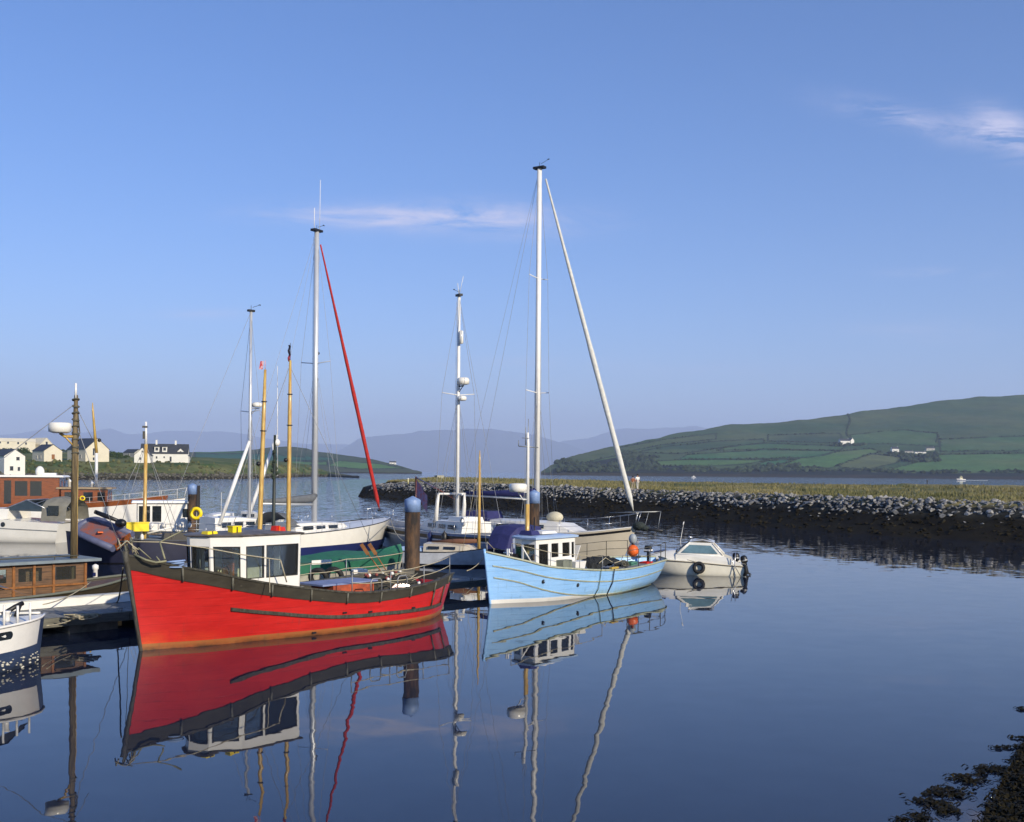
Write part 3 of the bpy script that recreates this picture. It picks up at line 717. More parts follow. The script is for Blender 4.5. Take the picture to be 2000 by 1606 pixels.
# ================================================================== RED FISHING BOAT
RB = Boat('fishing_boat', 'large bright red wooden fishing boat with black bulwark and white wheelhouse', 'boat', W(277, 1271), (-2.94, 37.62))
M_red = hullmat('red_hull_paint', (.55, .020, .016), rgb(214, 96, 30), .55, .75, .33, col2=(.44, .014, .012), planks=4.5, xr=(3.2, 5.2))
M_ochre = hullmat('worn_boot_paint', rgb(150, 98, 52), rgb(60, 50, 34), .12, .9, .5, col2=rgb(172, 84, 44))
M_bulw = hullmat('black_bulwark_timber', (.026, .022, .014), (.1, .09, .05), .1, 0, .6, col2=(.055, .048, .032), wear=(.17, .15, .09), coat=0)
RH = fithull(RB, [(280, 1270), (340, 1266), (400, 1262), (500, 1252), (600, 1243), (700, 1232), (780, 1222), (840, 1210), (865, 1200)],
             [(257, 1113), (330, 1130), (400, 1142), (500, 1160), (600, 1172), (700, 1178), (760, 1172), (830, 1158), (872, 1140)],
             [(0, .16), (.3, .12), (.6, .22), (.85, .45), (.95, .25), (1, .03)], .42, .30, 1.0, stern_b=.72, depth=.6)
root = RB.root
mb = MB(); RH.skin(mb, .17, RH.sh, 8); RH.transom(mb, .17, RH.sh(0)); RB.part('hull', mb, M_red)
mb = MB(); RH.skin(mb, -.5, .17, 4); RH.transom(mb, -.5, .17, 2); RB.part('boot_stripe', mb, M_ochre)
bh = curve([(0, .27), (.3, .27), (.55, .31), (1, .36)])
bul_t = lambda t: RH.sh(t) + bh(t)
mb = MB(); RH.skin(mb, RH.sh, bul_t, 2, .035); RH.skin(mb, lambda t: RH.sh(t) - .1, bul_t, 2, -.06); RH.transom(mb, RH.sh(0), bul_t(0), 2, off=.04)
bul = RB.part('bulwark', mb, M_bulw)
for sd_ in (1, -1):
    mb = MB(); rows = []
    for t in RH.ts(34):
        z = bul_t(t); rows.append([RH.pt(t, z, sd_, -.08), RH.pt(t, z, sd_, .07), RH.pt(t, z + .055, sd_, .07), RH.pt(t, z + .055, sd_, -.08)])
    for r_ in rows:
        for q in r_[:]:
            if q.y * sd_ < 0: q.y = 0
    mb.grid(rows, False, close=True, flip=sd_ < 0); RB.part('cap_rail', mb, M_dkwood)
mb = MB()
for k in range(27):
    t = .04 + k * .036; a = RH.pt(t, RH.sh(t) - .02, RB.near, .05); c = RH.pt(t, bul_t(t), RB.near, .05)
    if k % 3 == 0: mb.tube([a, c], .035, 4)
RB.part('bulwark_stanchions', mb, M_greywood, label='weathered timber stanchions on the black bulwark')['kind'] = 'stuff'
zf, t0, t1 = fitz(RB, RH, [(450, 1190), (500, 1195), (550, 1199), (600, 1203), (650, 1205), (700, 1203), (750, 1198), (800, 1193), (845, 1185)])
mb = MB(); RH.strake(mb, zf, .10, .06, .055, t1, (RB.near,)); RB.part('rub_rail', mb, M_dkwood)
mb = MB(); RH.strake(mb, zf, .10, .06, .055, t1, (-RB.near,)); RB.part('rub_rail', mb, M_dkwood)
for px in (845, 862):
    zq, ta, tb = fitz(RB, RH, [(px, 1150), (px + .5, 1178)]); mb = MB(); t_ = (ta + tb) / 2
    mb.tube([RH.pt(t_, RH.sh(t_), RB.near, .03), RH.pt(t_, .45, RB.near, .03)], .03, 4); RB.part('fender_batten', mb, M_dkwood)
for q in ((672, 1197), (722, 1195), (779, 1198), (806, 1187), (612, 1236)):
    zq, ta, _ = fitz(RB, RH, [q, (q[0] + 1, q[1])]); p_ = RH.pt(ta, zq(ta), RB.near, .012)
    mb = MB().box(p_, (.15, .03, .05)); RB.part('scupper', mb, M_black)
mb = MB(); mb.tube([RH.pt(1, z, 1, 0) + Vector((.03, 0, 0)) for z in (-.4, 0, .5, 1, 1.5, 2, 2.35, bul_t(1) + .14)], [.05, .05, .055, .055, .06, .065, .08, .09], 6); RB.part('stem_post', mb, M_dkwood)
mb = MB(); RH.deck(mb, .28, .08); RB.part('deck', mb, M_deck)
# rudder post / worn timber at the transom
p_ = RH.pt(0, .5, 1); mb = MB().box((p_.x - .22, .35, .62), (.3, .10, 1.1), taper=.8); RB.part('rudder', mb, M_greywood)
# wheelhouse
dz = .78
plan = [(.92, .95), (2.92, .95), (3.62, .52), (3.90, 0), (3.62, -.52), (2.92, -.95), (.92, -.95)]; topz = 2.98
lean = lambda p, k: (p[0] + (.12 if p[0] > 3.3 else .06 if p[0] > 2 else -.02) * k, p[1] * (1 + .03 * k))
WH = MB(); panes = []; frames = []
ops = [[(.05, .60, .46, .87), (.65, .94, .46, .87)], [(.10, .90, .43, .87)], [(.10, .90, .42, .87)], [(.10, .90, .42, .87)], [(.10, .90, .43, .87)], [(.05, .60, .46, .87), (.65, .94, .46, .87)], [(.12, .42, .05, .88), (.55, .88, .5, .88)]]
for i in range(7):
    a, c = plan[i], plan[(i + 1) % 7]; at_, ct = lean(a, 1), lean(c, 1)
    zt = [topz - .03 * abs(p[1]) for p in (at_, ct)]
    # outward normal: order reversed so that thickness goes inwards
    q, nrm = WH.panel((*a, dz), (*c, dz), (*ct, zt[1]), (*at_, zt[0]), .05, ops[i])
    for o_ in ops[i]:
        panes.append((q, nrm, o_))
wh = RB.part('wheelhouse', WH, M_white)
mfr = mat('window_rubber', (.02, .02, .02), .6)
for q, nrm, o_ in panes:
    u0, u1, v0, v1 = o_; k = .5
    mb = MB().slab([q(u0, v0) + nrm * k, q(u1, v0) + nrm * k, q(u1, v1) + nrm * k, q(u0, v1) + nrm * k], nrm * .1); RB.part('window', mb, M_glass, wh)
    mb = MB(); cs = [q(u0, v0), q(u1, v0), q(u1, v1), q(u0, v1)]; cs = [c - nrm * .1 for c in cs]
    mb.tube(cs, .022, 4, close=True); RB.part('window_frame', mb, mfr, wh)
mb = MB(); cen = Vector((2.3, 0)); ring = []
rp = [Vector(lean(p, 1)) for p in plan]
for k, z in ((1.05, topz - .02), (1.07, topz + .01), (1.0, topz + .035), (.5, topz + .07), (.01, topz + .08)):
    ring.append([Vector(((p.x - 2.3) * k + 2.3, p.y * k, z)) for p in rp])
mb.grid(ring, False, close=True); mb.f.append(tuple(range(7))); mb.sm.append(False); RB.part('wheelhouse_roof', mb, mat('worn_roof', (.17, .145, .12), .5, vscale=3, col2=(.07, .055, .04)))
# inside the wheelhouse: floor, console, wheel, curtain, seat back
mb = MB().slab([(x * .98, y * .97, dz + .01) for x, y in plan], (0, 0, .04)); RB.part('cabin_floor', mb, M_varndk)
mb = MB().box((3.35, 0, 1.35), (.45, 1.2, 1.0)).box((3.3, 0, 1.9), (.35, 1.0, .1), ry=-.3); RB.part('console', mb, M_varndk)
mb = MB().torus((2.95, .1, 1.85), .24, .018, (1, 0, .2), 16, 6)
for k in range(3): mb.tube([(2.95, .1, 1.85), (2.95, .1 + .24 * math.cos(k * 2.1), 1.85 + .24 * math.sin(k * 2.1))], .012, 5)
RB.part('steering_wheel', mb, M_black)
mb = MB().box((2.35, -.50, 1.75), (.06, .5, 1.6)); RB.part('bulkhead', mb, M_varn, label='varnished bulkhead seen through the side window')
mb = MB().box((1.85, -.80, 1.9), (1.7, .05, 1.7)); RB.part('cupboard', mb, mat('pale_olive_panel', rgb(200, 192, 158), .6))
mb = MB().grid([[Vector((3.45 + .03 * math.sin(i * 1.7), -.30 - i * .03, z)) for i in range(7)] for z in (1.9, 2.3, 2.8)]); RB.part('curtain', mb, mat('pale_cloth', (.6, .58, .5), .9))
# hatch and engine casing aft, in faded red
mb = MB().box((-1.35, .35, 1.0), (1.7, 1.0, .66)); RB.part('engine_casing', mb, mat('faded_orange_paint', rgb(178, 82, 48), .6, vscale=4, col2=rgb(120, 58, 40)))
mb = MB().box((-1.2, .3, 1.355), (2.3, 1.15, .05)); RB.part('casing_cover', mb, mat('blue_grey_cover', rgb(128, 140, 176), .6))
mb = MB().box((.25, -.35, .9), (.7, .9, .6)); RB.part('fish_hatch', mb, mat('dark_maroon', (.07, .025, .02), .6))
# winch drum
mb = MB().lathe([(.20, -.3), (.20, -.26), (.09, -.24), (.09, .24), (.20, .26), (.20, .3)], (.35, .1, 1.15), (0, 1, 0)).box((.35, -.38, .98), (.12, .08, .7)).box((.35, .38, .98), (.12, .08, .7)); RB.part('winch', mb, M_galv)
# handrails: two ropes on stanchions along the stern quarter and hooped rails amidships
def post(t, h, side=1, r=.017): a = RH.pt(t, bul_t(t), side, -.02); return a, a + Vector((0, 0, h))
for side in (1, -1):
    T = [.455, .33, .20, .03]; tops = []
    for t in T:
        a, c = post(t, .62, side); mb = MB().tube([a, c], .018, 5); RB.part('stanchion', mb, M_galv)
        tops.append(c)
    for k in (1.0, .5):
        pts = []
        for i in range(len(T) - 1):
            a0, a1 = post(T[i], .62 * k, side)[1], post(T[i + 1], .62 * k, side)[1]; pts += sag(a0, a1, .04, 5)[:-1]
        pts.append(post(T[-1], .62 * k, side)[1]); mb = MB().tube(pts, .014, 5); RB.part('rail_rope', mb, M_rope)
for tt in ((.395, .36), (.305, .27)):
    a, c = post(tt[0], .42); d_, e_ = post(tt[1], .42); mb = MB().tube([a, c - Vector((0, 0, .08)), c.lerp(e_, .15) , c.lerp(e_, .85), e_ - Vector((0, 0, .08)), d_], .02, 6); RB.part('hoop', mb, M_galv)
# wire from the bow post to the wheelhouse and back aft
topb = RB.loc(243, 1058, 0); mb = MB().tube([RH.pt(1, bul_t(1), 1, 0), topb], .03, 5).tube([topb + Vector((-.05, -.35, -.02)), topb + Vector((-.05, .35, .02))], .022, 5)
RB.part('bow_post', mb, M_greywood)
j1 = RB.loc(312, 1059, .55); j2 = RB.loc(322, 1092, .9); j3 = RB.loc(305, 1087, .3)
mb = MB().tube([topb, j1, RB.loc(400, 1070, 1.0), RB.loc(470, 1083, 1.15), RB.loc(520, 1090, 1.45), RB.loc(548, 1094, 1.5)], .016, 5); RB.part('forward_rail', mb, M_rope)
mb = MB().tube([RB.loc(262, 1083, .2), RB.loc(285, 1094, .5), RB.loc(305, 1099, .7), RB.loc(325, 1096, .9)], .03, 6).tube([j1, j2], .024, 5).tube([j1, RB.loc(358, 1036, .6)], .02, 5).tube([j3, RB.loc(313, 1097, .4)], .02, 5).tube([RB.loc(270, 1070, 0), RB.loc(295, 1092, .1)], .016, 5); RB.part('bow_rail', mb, mat('olive_paint', (.26, .25, .15), .6))
mb = MB()
for k in range(7):
    p0 = topb + Vector((R.uniform(-.25, .1), R.uniform(-.25, .3), R.uniform(-.12, .1))); mb.tube([p0 + Vector((R.uniform(-.3, .3), R.uniform(-.3, .3), -R.uniform(.2, .5))), p0, p0 + Vector((R.uniform(-.25, .25), R.uniform(-.3, .3), -R.uniform(.1, .35)))], .018, 5)
tag(RB.part('rope_lashing', mb, M_rope), kind='stuff')
a, c = RH.pt(.52, bul_t(.52), 1, .02), None
mb = MB().tube([RB.loc(526, 1092, 1.5), RB.loc(527, 1158, 1.75)], .012, 5).tube([RB.loc(548, 1095, 1.5), RB.loc(560, 1137, 1.4)], .02, 5); RB.part('hanging_line', mb, M_rope)
# things lying on the red boat
def onboat(bt, name, label, cat, mbs, group=None):
    """mbs: list of (part name, MB, material) in boat coordinates -> own top-level thing"""
    if len(mbs) == 1:
        o = mbs[0][1].obj(name, mbs[0][2]); o.location = bt.root.location; o.rotation_euler = bt.root.rotation_euler; return tag(o, label, cat, group)
    t = thing(name, label, cat, tuple(bt.root.location), bt.root.rotation_euler.z, group)
    for nm, m_, mt in mbs: m_.obj(nm, mt, t)
    return t
q = Vector((2.78, .35, topz + .13)); onboat(RB, 'float_box', 'small bright yellow box on the red boat\'s wheelhouse roof, near its side windows', 'box', [('shell', MB().box(q, (.30, .22, .19)).box(q + Vector((0, 0, .105)), (.32, .24, .03)), M_yellow), ('strap', MB().box(q, (.04, .235, .20)), M_black)])
q = Vector((3.55, .25, topz + .075)); onboat(RB, 'life_raft_case', 'flat yellow case at the front of the red boat\'s wheelhouse roof', 'case', [('shell', MB().box(q, (.35, .3, .09), taper=.85), M_yellow), ('strap', MB().box(q, (.03, .32, .095), taper=.9), M_black)])
q = Vector((1.28, .3, topz + .12)); onboat(RB, 'life_jacket', 'red folded life jacket on the aft corner of the red boat\'s roof', 'life jacket', [('body', MB().box(q, (.24, .2, .15), taper=.8, rz=.3).box(q + Vector((-.2, 0, -.02)), (.2, .2, .12), taper=.8), M_redpl), ('strap', MB().box(q + Vector((-.06, 0, 0)), (.04, .24, .16)), M_orange)])
r2 = random.Random(3)
# net heap with floats on the stern
mb = MB(); c = Vector((-3.35, .2, RH.sh(.2) + .22)); rows = []
for i in range(13):
    row = []
    for j in range(19):
        x, y = -1.2 + 2.4 * j / 18, -.75 + 1.5 * i / 12; h = .42 * max(0, 1 - (x / 1.25) ** 2 - (y / .8) ** 2) ** .5; row.append(c + Vector((x, y, h + fbm(x * 3, y * 3, 1.1) * .12 - .12)))
    rows.append(row)
mb.grid(rows, False); M_net = mat('net_twine', (.022, .028, .022), .9, vscale=10, col2=(.06, .045, .03), bump=.8, bscale=14)
fl_ = MB(); fl2 = MB()
for k in range(16):
    x, y = r2.uniform(-1.1, 1.1), r2.uniform(-.6, .7); h = .42 * max(0, 1 - (x / 1.25) ** 2 - (y / .8) ** 2) ** .5; (fl_ if k % 3 == 0 else fl2).ball(c + Vector((x, y, h - .03)), .06, 8, 6)
rp_ = MB()
for k in range(14):
    x, y = r2.uniform(-1, 1), r2.uniform(-.6, .6); h = .42 * max(0, 1 - (x / 1.25) ** 2 - (y / .8) ** 2) ** .5 - .02
    rp_.tube([c + Vector((x, y, h)), c + Vector((x + r2.uniform(-.4, .4), y + .2, h + .06)), c + Vector((x + r2.uniform(-.5, .5), y + r2.uniform(-.4, .4), h - .05))], .012, 5)
onboat(RB, 'fishing_net', 'dark heap of net with red and white floats on the red boat\'s stern', 'fishing net', [('net', mb, M_net), ('floats', fl_, M_white), ('red_floats', fl2, mat('dull_red_float', (.25, .06, .045), .6)), ('rope', rp_, M_rope)])
mb = MB().torus((2.05, .2, .9), .25, .07, (.3, .2, 1))
t_ = RH.pt(.66, bul_t(.66) + .02, 1)
for o_ in bpy.data.objects:
    if o_.name.startswith(('floats', 'red_floats')): o_['kind'] = 'stuff'
q = RB.loc(345, 1098, .6); heap = MB()
for k in range(5): heap.torus(q + Vector((r2.uniform(-.05, .05), r2.uniform(-.05, .05), -.12 + .035 * k)), .22 + r2.uniform(-.04, .04), .022, (r2.uniform(-.1, .1), r2.uniform(-.1, .1), 1), 16, 5)
onboat(RB, 'rope_coil', 'pale blue coil of rope on the red boat\'s foredeck beside the wheelhouse', 'rope', [('coil', heap, mat('blue_rope', rgb(140, 165, 205), .85))])
# ================================================================== PALE BLUE FISHING BOAT
BB = Boat('fishing_boat', 'pale sky blue wooden fishing boat with navy canopy, orange buoy and small white wheelhouse', 'boat', W(958, 1180), (6.15, 49.0))
M_sky = hullmat('sky_blue_hull_paint', rgb(148, 192, 236), rgb(150, 170, 130), .35, .75, .32, col2=rgb(134, 182, 230), planks=5, xr=(2.5, .5), wear=rgb(160, 190, 225))
BH = fithull(BB, [(958, 1180), (1000, 1178), (1050, 1176), (1100, 1172), (1150, 1166), (1200, 1160), (1240, 1151), (1268, 1141)],
             [(946, 1079), (1000, 1095), (1060, 1106), (1120, 1112), (1180, 1115), (1230, 1112), (1293, 1097)],
             [(0, .05), (.08, .45), (.2, .45), (.45, .25), (.75, .35), (.93, .22), (1, .03)], .38, .75, .6, stern_b=.02, rsp=.42)
mb = MB(); BH.skin(mb, .0, BH.sh, 9); BB.part('hull', mb, M_sky)
mb = MB(); BH.skin(mb, -.4, .0, 3); BB.part('underbody', mb, mat('algae_underbody', (.06, .085, .03), .5, col2=(.03, .04, .02)))
mb = MB(); BH.skin(mb, 0.002, lambda t: .004 + .15 * max(0, min(1, (t - .35) / .4)), 2, .008, .35, 1.0); BB.part('boot_stripe', mb, M_white)
M_strake = mat('cream_strake', rgb(176, 176, 150), .5, vscale=6, col2=rgb(140, 145, 120))
for px in ([(958, 1105), (1000, 1113), (1060, 1126), (1120, 1134), (1180, 1136), (1240, 1129), (1290, 1113)], [(960, 1128), (1000, 1136), (1050, 1150), (1100, 1160), (1150, 1163), (1200, 1159), (1250, 1148), (1284, 1135)]):
    zf, t0, t1 = fitz(BB, BH, px); mb = MB(); BH.strake(mb, zf, .045, .035, max(t0, .01), .985); BB.part('strake', mb, M_strake)
for sd_ in (1, -1):
    mb = MB(); mb.tube([BH.pt(t, BH.sh(t) + .02, sd_, 0) for t in BH.ts(34)], .045, 5); BB.part('cap_rail', mb, M_strake)
mb = MB(); BH.deck(mb, .22, .05); BB.part('deck', mb, M_deck)
mb = MB().tube([BH.pt(1, z, 1) + Vector((.02, 0, 0)) for z in (-.4, 0, .6, 1.2, 1.8, BH.sh(1) + .12)], .05, 6); BB.part('stem_post', mb, M_sky)
for q in ((1059, 1136), (1126, 1143)):
    zq, ta, _ = fitz(BB, BH, [q, (q[0] + 1, q[1])]); p_ = BH.pt(ta, zq(ta), BB.near, .0)
    mb = MB().lathe([(.075, -.03), (.075, .02), (.05, .022), (.05, .005)], p_, (0, BB.near, 0), 12); f_ = BB.part('porthole', mb, M_black)
# wheelhouse: near face y=.8
y0 = .80; zb = .85
pl = [(1.35, y0), (3.95, y0), (3.98, .15), (3.6, -.5), (1.35, -.5)]; tz = 2.32
mb = MB(); pans = []
bops = [[(.03, .10, .45, .86), (.15, .34, .5, .86), (.44, .62, .5, .86), (.70, .93, .30, .86)], [(.1, .9, .45, .86)], [(.1, .9, .45, .86)], [(.07, .3, .45, .86), (.38, .6, .45, .86), (.68, .93, .45, .86)], [(.1, .45, .05, .9), (.55, .9, .5, .86)]]
for i in range(5):
    a, c = pl[i], pl[(i + 1) % 5]; q, nrm = mb.panel((*a, zb), (*c, zb), (c[0], c[1] * .96, tz), (a[0], a[1] * .96, tz), .04, bops[i]); pans += [(q, nrm, o_) for o_ in bops[i]]
wh = BB.part('wheelhouse', mb, M_white)
for q, nrm, (u0, u1, v0, v1) in pans:
    BB.part('window', MB().slab([q(u0, v0) + nrm * .5, q(u1, v0) + nrm * .5, q(u1, v1) + nrm * .5, q(u0, v1) + nrm * .5], nrm * .1), M_glass, wh)
mb = MB(); ring = []
for k, z in ((1.08, tz - .02), (1.10, tz + .05), (.9, tz + .10), (.01, tz + .12)): ring.append([Vector(((x - 2.7) * k + 2.72, (y - .15) * k + .15, z)) for x, y in pl])
mb.grid(ring, False, close=True); BB.part('wheelhouse_roof', mb, M_lightblue)
BB.part('roof_hatch', MB().box((3.45, .1, tz + .2), (.55, .6, .16), taper=.8), M_bluecv, label='navy canvas cover on a roof hatch')
BB.part('roof_panel', MB().box((2.6, .05, tz + .19), (1.0, .8, .10), taper=.85), M_white)
BB.part('cabin_floor', MB().box((2.6, 0, .9), (2.5, 1.5, .05)), M_varndk)
BB.part('console', MB().box((3.5, -.1, 1.3), (.4, 1.1, .8)), M_varndk)
BB.part('engine_box', MB().box((1.7, .95, 1.08), (.55, .5, .62), taper=1.35), M_white)
BB.part('locker', MB().box((2.35, .95, 1.12), (.6, .32, .70)), mat('grey_green_board', rgb(120, 124, 110), .6))
mb = MB(); mb.panel((1.32, .75, 1.3), (1.32, -.75, 1.3), (.95, -.75, 1.95), (.95, .75, 1.95), .03); BB.part('aft_shelter', mb, M_white)
# small boat with the navy canopy lying beyond the blue boat's bow
KB = Boat('cabin_boat', 'small boat under a navy canvas canopy with clear windows, behind the blue boat\'s bow', 'boat', (-.5, 51.1), (2.1, 54.6))
KH = Hull(KB.L, [(0, .8), (.5, .95), (.8, .6), (1, 0)], [(0, .85), (.5, 1.05), (.8, .8), (1, .03)], [(0, .8), (1, 1.0)], .3, .1)
mb = MB(); KH.skin(mb, -.3, KH.sh, 5); KH.transom(mb, -.3, .8); KB.part('hull', mb, mat('faded_gel', (.45, .46, .48), .4)); mb = MB(); KH.deck(mb, .02, .02); KB.part('deck', mb, M_deck)
mb = MB(); rows = []; kx = lambda px: KB.loc(px, 1050, .8 * KB.near).x
xs_ = [kx(p_) for p_ in (996, 1004, 1015, 1028, 1045, 1060)]
for x, h, w in zip(xs_, (1.3, 1.95, 2.3, 2.38, 2.34, 2.3), (.6, .72, .82, .86, .86, .84)):
    rows.append([Vector((x, w, .85)), Vector((x, w * .98, .9 + (h - .9) * .6)), Vector((x, w * .80, h - .08)), Vector((x, 0, h)), Vector((x, -w * .80, h - .08)), Vector((x, -w * .98, .9 + (h - .9) * .6)), Vector((x, -w, .85))])
mb.grid(rows, False); cn = KB.part('canopy', mb, M_bluecv)
i0 = 0 if KB.near > 0 else 4
for k in (1, 2):
    a, c = rows[k], rows[k + 1]; j = (1, 2) if KB.near > 0 else (5, 4); j0 = 0 if KB.near > 0 else 6
    f4 = [a[j0].lerp(a[j[0]], .55), c[j0].lerp(c[j[0]], .55), c[j[0]].lerp(c[j[1]], .55), a[j[0]].lerp(a[j[1]], .55)]; cc = (f4[0] + f4[1] + f4[2] + f4[3]) / 4
    KB.part('canopy_window', MB().slab([cc + (q - cc) * .84 + Vector((0, KB.near * .03, 0)) for q in f4], (0, KB.near * .012, 0)), mat('clear_vinyl', (.30, .34, .42), .12, var=.2, spec=.7), cn)
KB.part('canopy_pole', MB().tube([(kx(1040), KB.near * .95, .8), (kx(1040), KB.near * .9, 2.7)], .035, 5), M_black)
# mast, radar
mz = lambda py: BB.loc(1030, py, 0).z
mx = BB.loc(1030, 1000, 0).x
ms = BB.part('mast', MB().tube([(mx, 0, 1.1), (mx, 0, mz(985))], .085, 10), M_pine)
BB.part('upper_mast', MB().tube([(mx, 0, mz(986)), (mx, 0, mz(868)), (mx + .02, 0, mz(845))], [.075, .06, .045], 10), M_whitemast, ms)
mb = MB().tube([(mx - .02, 0, mz(870)), (mx - .02, 0, mz(818))], .014, 5).tube([(mx - .32, .25, mz(874)), (mx + .32, -.2, mz(872))], .022, 5).tube([(mx + .32, -.2, mz(872)), (mx + .32, -.2, mz(860))], .014, 5).tube([(mx + .14, 0, mz(870)), (mx + .14, 0, mz(848)), (mx + .14, 0, mz(835))], [.02, .02, .008], 5).tube([(mx + .05, .1, mz(856)), (mx + .25, -.1, mz(856))], .012, 5)
BB.part('aerials', mb, M_galv, ms)
q = BB.loc(1012, 953, .0); mb = MB().lathe([(.24, -.16), (.33, -.14), (.345, -.02), (.34, .10), (.30, .155), (.1, .17)], q, n=24); BB.part('radar_dome', mb, M_gel, ms)
mb = MB().tube([q + Vector((0, 0, -.17)), q + Vector((-.30, 0, -.45)), (mx, 0, q.z - .45)], .025, 5).tube([q + Vector((0, 0, -.17)), (mx, 0, q.z - .17)], .03, 5); BB.part('radar_bracket', mb, M_whitemast, ms)
for side in (1, -1):
    T = [.93, .82, .70, .58]; tops = []
    for t in T: a = BH.pt(t, BH.sh(t), side, -.05); mb = MB().tube([a, a + Vector((0, 0, .55))], .015, 5); BB.part('stanchion', mb, M_galv); tops.append(a + Vector((0, 0, .55)))
    BB.part('rail_wire', MB().tube(tops, .012, 5), M_rope)
    T = [.44, .36, .27, .17, .08]; tops = []
    for t in T: a = BH.pt(t, BH.sh(t), side, -.05); mb = MB().tube([a, a + Vector((0, 0, .75))], .018, 5); BB.part('stanchion', mb, M_ropedk); tops.append(a + Vector((0, 0, .75)))
    BB.part('rail_wire', MB().tube(tops, .014, 5).tube([p - Vector((0, 0, .35)) for p in tops], .012, 5), M_ropedk)
BB.part('samson_post', MB().tube([(5.1, .35, 1.5), (5.1, .35, 2.0)], .07, 8).tube([(5.1, .15, 1.85), (5.1, .55, 1.85)], .03, 6), M_whitemast)
BB.part('windscreen_stay', MB().tube([(4.3, .85, 1.45), (4.75, .7, 2.1)], .03, 5), M_white)
# things on or hung from the blue boat
zq, ta, _ = fitz(BB, BH, [(1193, 1130), (1194, 1130)]); a = BH.pt(ta, BH.sh(ta) + .05, 1, .06)
onboat(BB, 'hanging_rope', 'black rope hanging from the blue boat\'s rail down to the water', 'rope', [('rope', MB().tube([a + Vector((-.1, -.2, .12)), a, BH.pt(ta, .9, 1, .05), BH.pt(ta, .5, 1, .06), BH.pt(ta, -.05, 1, .12)], .022, 6), M_black)])
zq, ta2, _ = fitz(BB, BH, [(1168, 1130), (1169, 1130)])
onboat(BB, 'mooring_line', 'thin green slimy line down the blue boat\'s side, left of the black rope', 'rope', [('rope', MB().tube([BH.pt(ta2, BH.sh(ta2) + .06, 1, .05), BH.pt(ta2, .8, 1, .05), BH.pt(ta2, .3, 1, .06), BH.pt(ta2, -.05, 1, .12)], .016, 6), mat('slimy_rope', (.10, .13, .04), .7))])
BB.part('roller', MB().box(a + Vector((-.05, -.06, .06)), (.5, .12, .07)), mat('ochre_paint', rgb(190, 160, 70), .5))
q = BB.loc(1236, 1076, .35); onboat(BB, 'buoy', 'round orange mooring buoy on the stern rail of the pale blue boat', 'buoy', [('float', MB().ball(q, .25, 20, 14, (1, 1, 1.05)), M_orange), ('eye', MB().lathe([(.06, 0), (.045, .08), (.02, .1)], q + Vector((0, 0, .25))), M_black)])
q = BB.loc(1236, 1053, .0); onboat(BB, 'float', 'pale grey net float behind the orange buoy', 'buoy', [('float', MB().ball(q, .20, 14, 10, (.9, .9, 1.15)), mat('grey_float', (.36, .40, .42), .5))])
mb = MB(); rows = []; c = BB.loc(1172, 1098, .3); c.z -= .25
for i in range(11):
    row = []
    for j in range(25):
        x, y = -1.25 + 2.5 * j / 24, -.55 + 1.1 * i / 10; h = .5 * max(0, 1 - (x / 1.3) ** 4 - (y / .6) ** 2) ** .5 * (1 - .35 * max(0, -x) ** 2 / 1.5); row.append(c + Vector((x, y, h + fbm(x * 3, y * 3, 1.3) * .1)))
    rows.append(row)
onboat(BB, 'net_pile', 'black net bundled on the blue boat\'s side deck aft of the wheelhouse', 'fishing net', [('net', mb.grid(rows, False), mat('black_net', (.012, .014, .014), .85, bump=.8, bscale=12)), ('rope', MB().tube([c + Vector((x, .5 - .1 * math.cos(x * 5), .35 + .15 * math.sin(x * 4))) for x in (-1.1, -.7, -.3, .1, .5, .9)], .018, 5), M_rope)])
for k, (px, py, mt_, nm, lb) in enumerate([(1262, 1100, M_redpl, 'fish_box', 'red fish box at the blue boat\'s stern, right of the orange buoy'), (1232, 1100, mat('teal_plastic', rgb(80, 130, 110), .5), 'fish_box', 'green fish box below the orange buoy on the blue boat'), (1214, 1102, M_greywood, 'lobster_pot', 'wooden lobster pot on the blue boat left of the orange buoy')]):
    q = BB.loc(px, py, .25 - .1 * k); q.z -= .05
    if nm == 'fish_box':
        mb = MB(); mb.box(q + Vector((0, 0, -.12)), (.5, .34, .03)); 
        for sx_, sy_, dx_, dy_ in ((0, .17, .52, .03), (0, -.17, .52, .03), (.25, 0, .03, .34), (-.25, 0, .03, .34)): mb.box(q + Vector((sx_, sy_, 0)), (dx_, dy_, .24))
        onboat(BB, nm, lb, 'crate', [('box', mb, mt_)])
    else:
        mb = MB()
        for x in (-.25, 0, .25): mb.tube([q + Vector((x, .2, -.15)), q + Vector((x, .2, .08)), q + Vector((x, 0, .2)), q + Vector((x, -.2, .08)), q + Vector((x, -.2, -.15))], .02, 5)
        sl = MB()
        for y, z in ((.2, -.15), (.2, 0), (.12, .15), (0, .2), (-.12, .15), (-.2, 0), (-.2, -.15)): sl.box(q + Vector((0, y, z)), (.6, .03, .03))
        onboat(BB, nm, lb, 'lobster pot', [('frame', mb, M_greywood), ('slats', sl, M_greywood), ('netting', MB().lathe([(.17, -.28), (.19, 0), (.17, .28)], q + Vector((0, 0, .0)), (1, 0, 0), 8), M_net)])
# two black outboards stacked at the very stern
for k, (px, py, l_) in enumerate([(1266, 1072, 'black and white outboard engine stowed on the blue boat\'s stern')]):
    q = BB.loc(px, py, 0); onboat(BB, 'outboard_engine', l_, 'outboard engine', [('cowling', MB().box(q, (.34, .26, .3), taper=.75), M_black), ('stripe', MB().box(q + Vector((0, 0, -.06)), (.33, .275, .07)), M_white), ('shaft', MB().box(q + Vector((0, 0, -.42)), (.10, .08, .6)), M_black)])
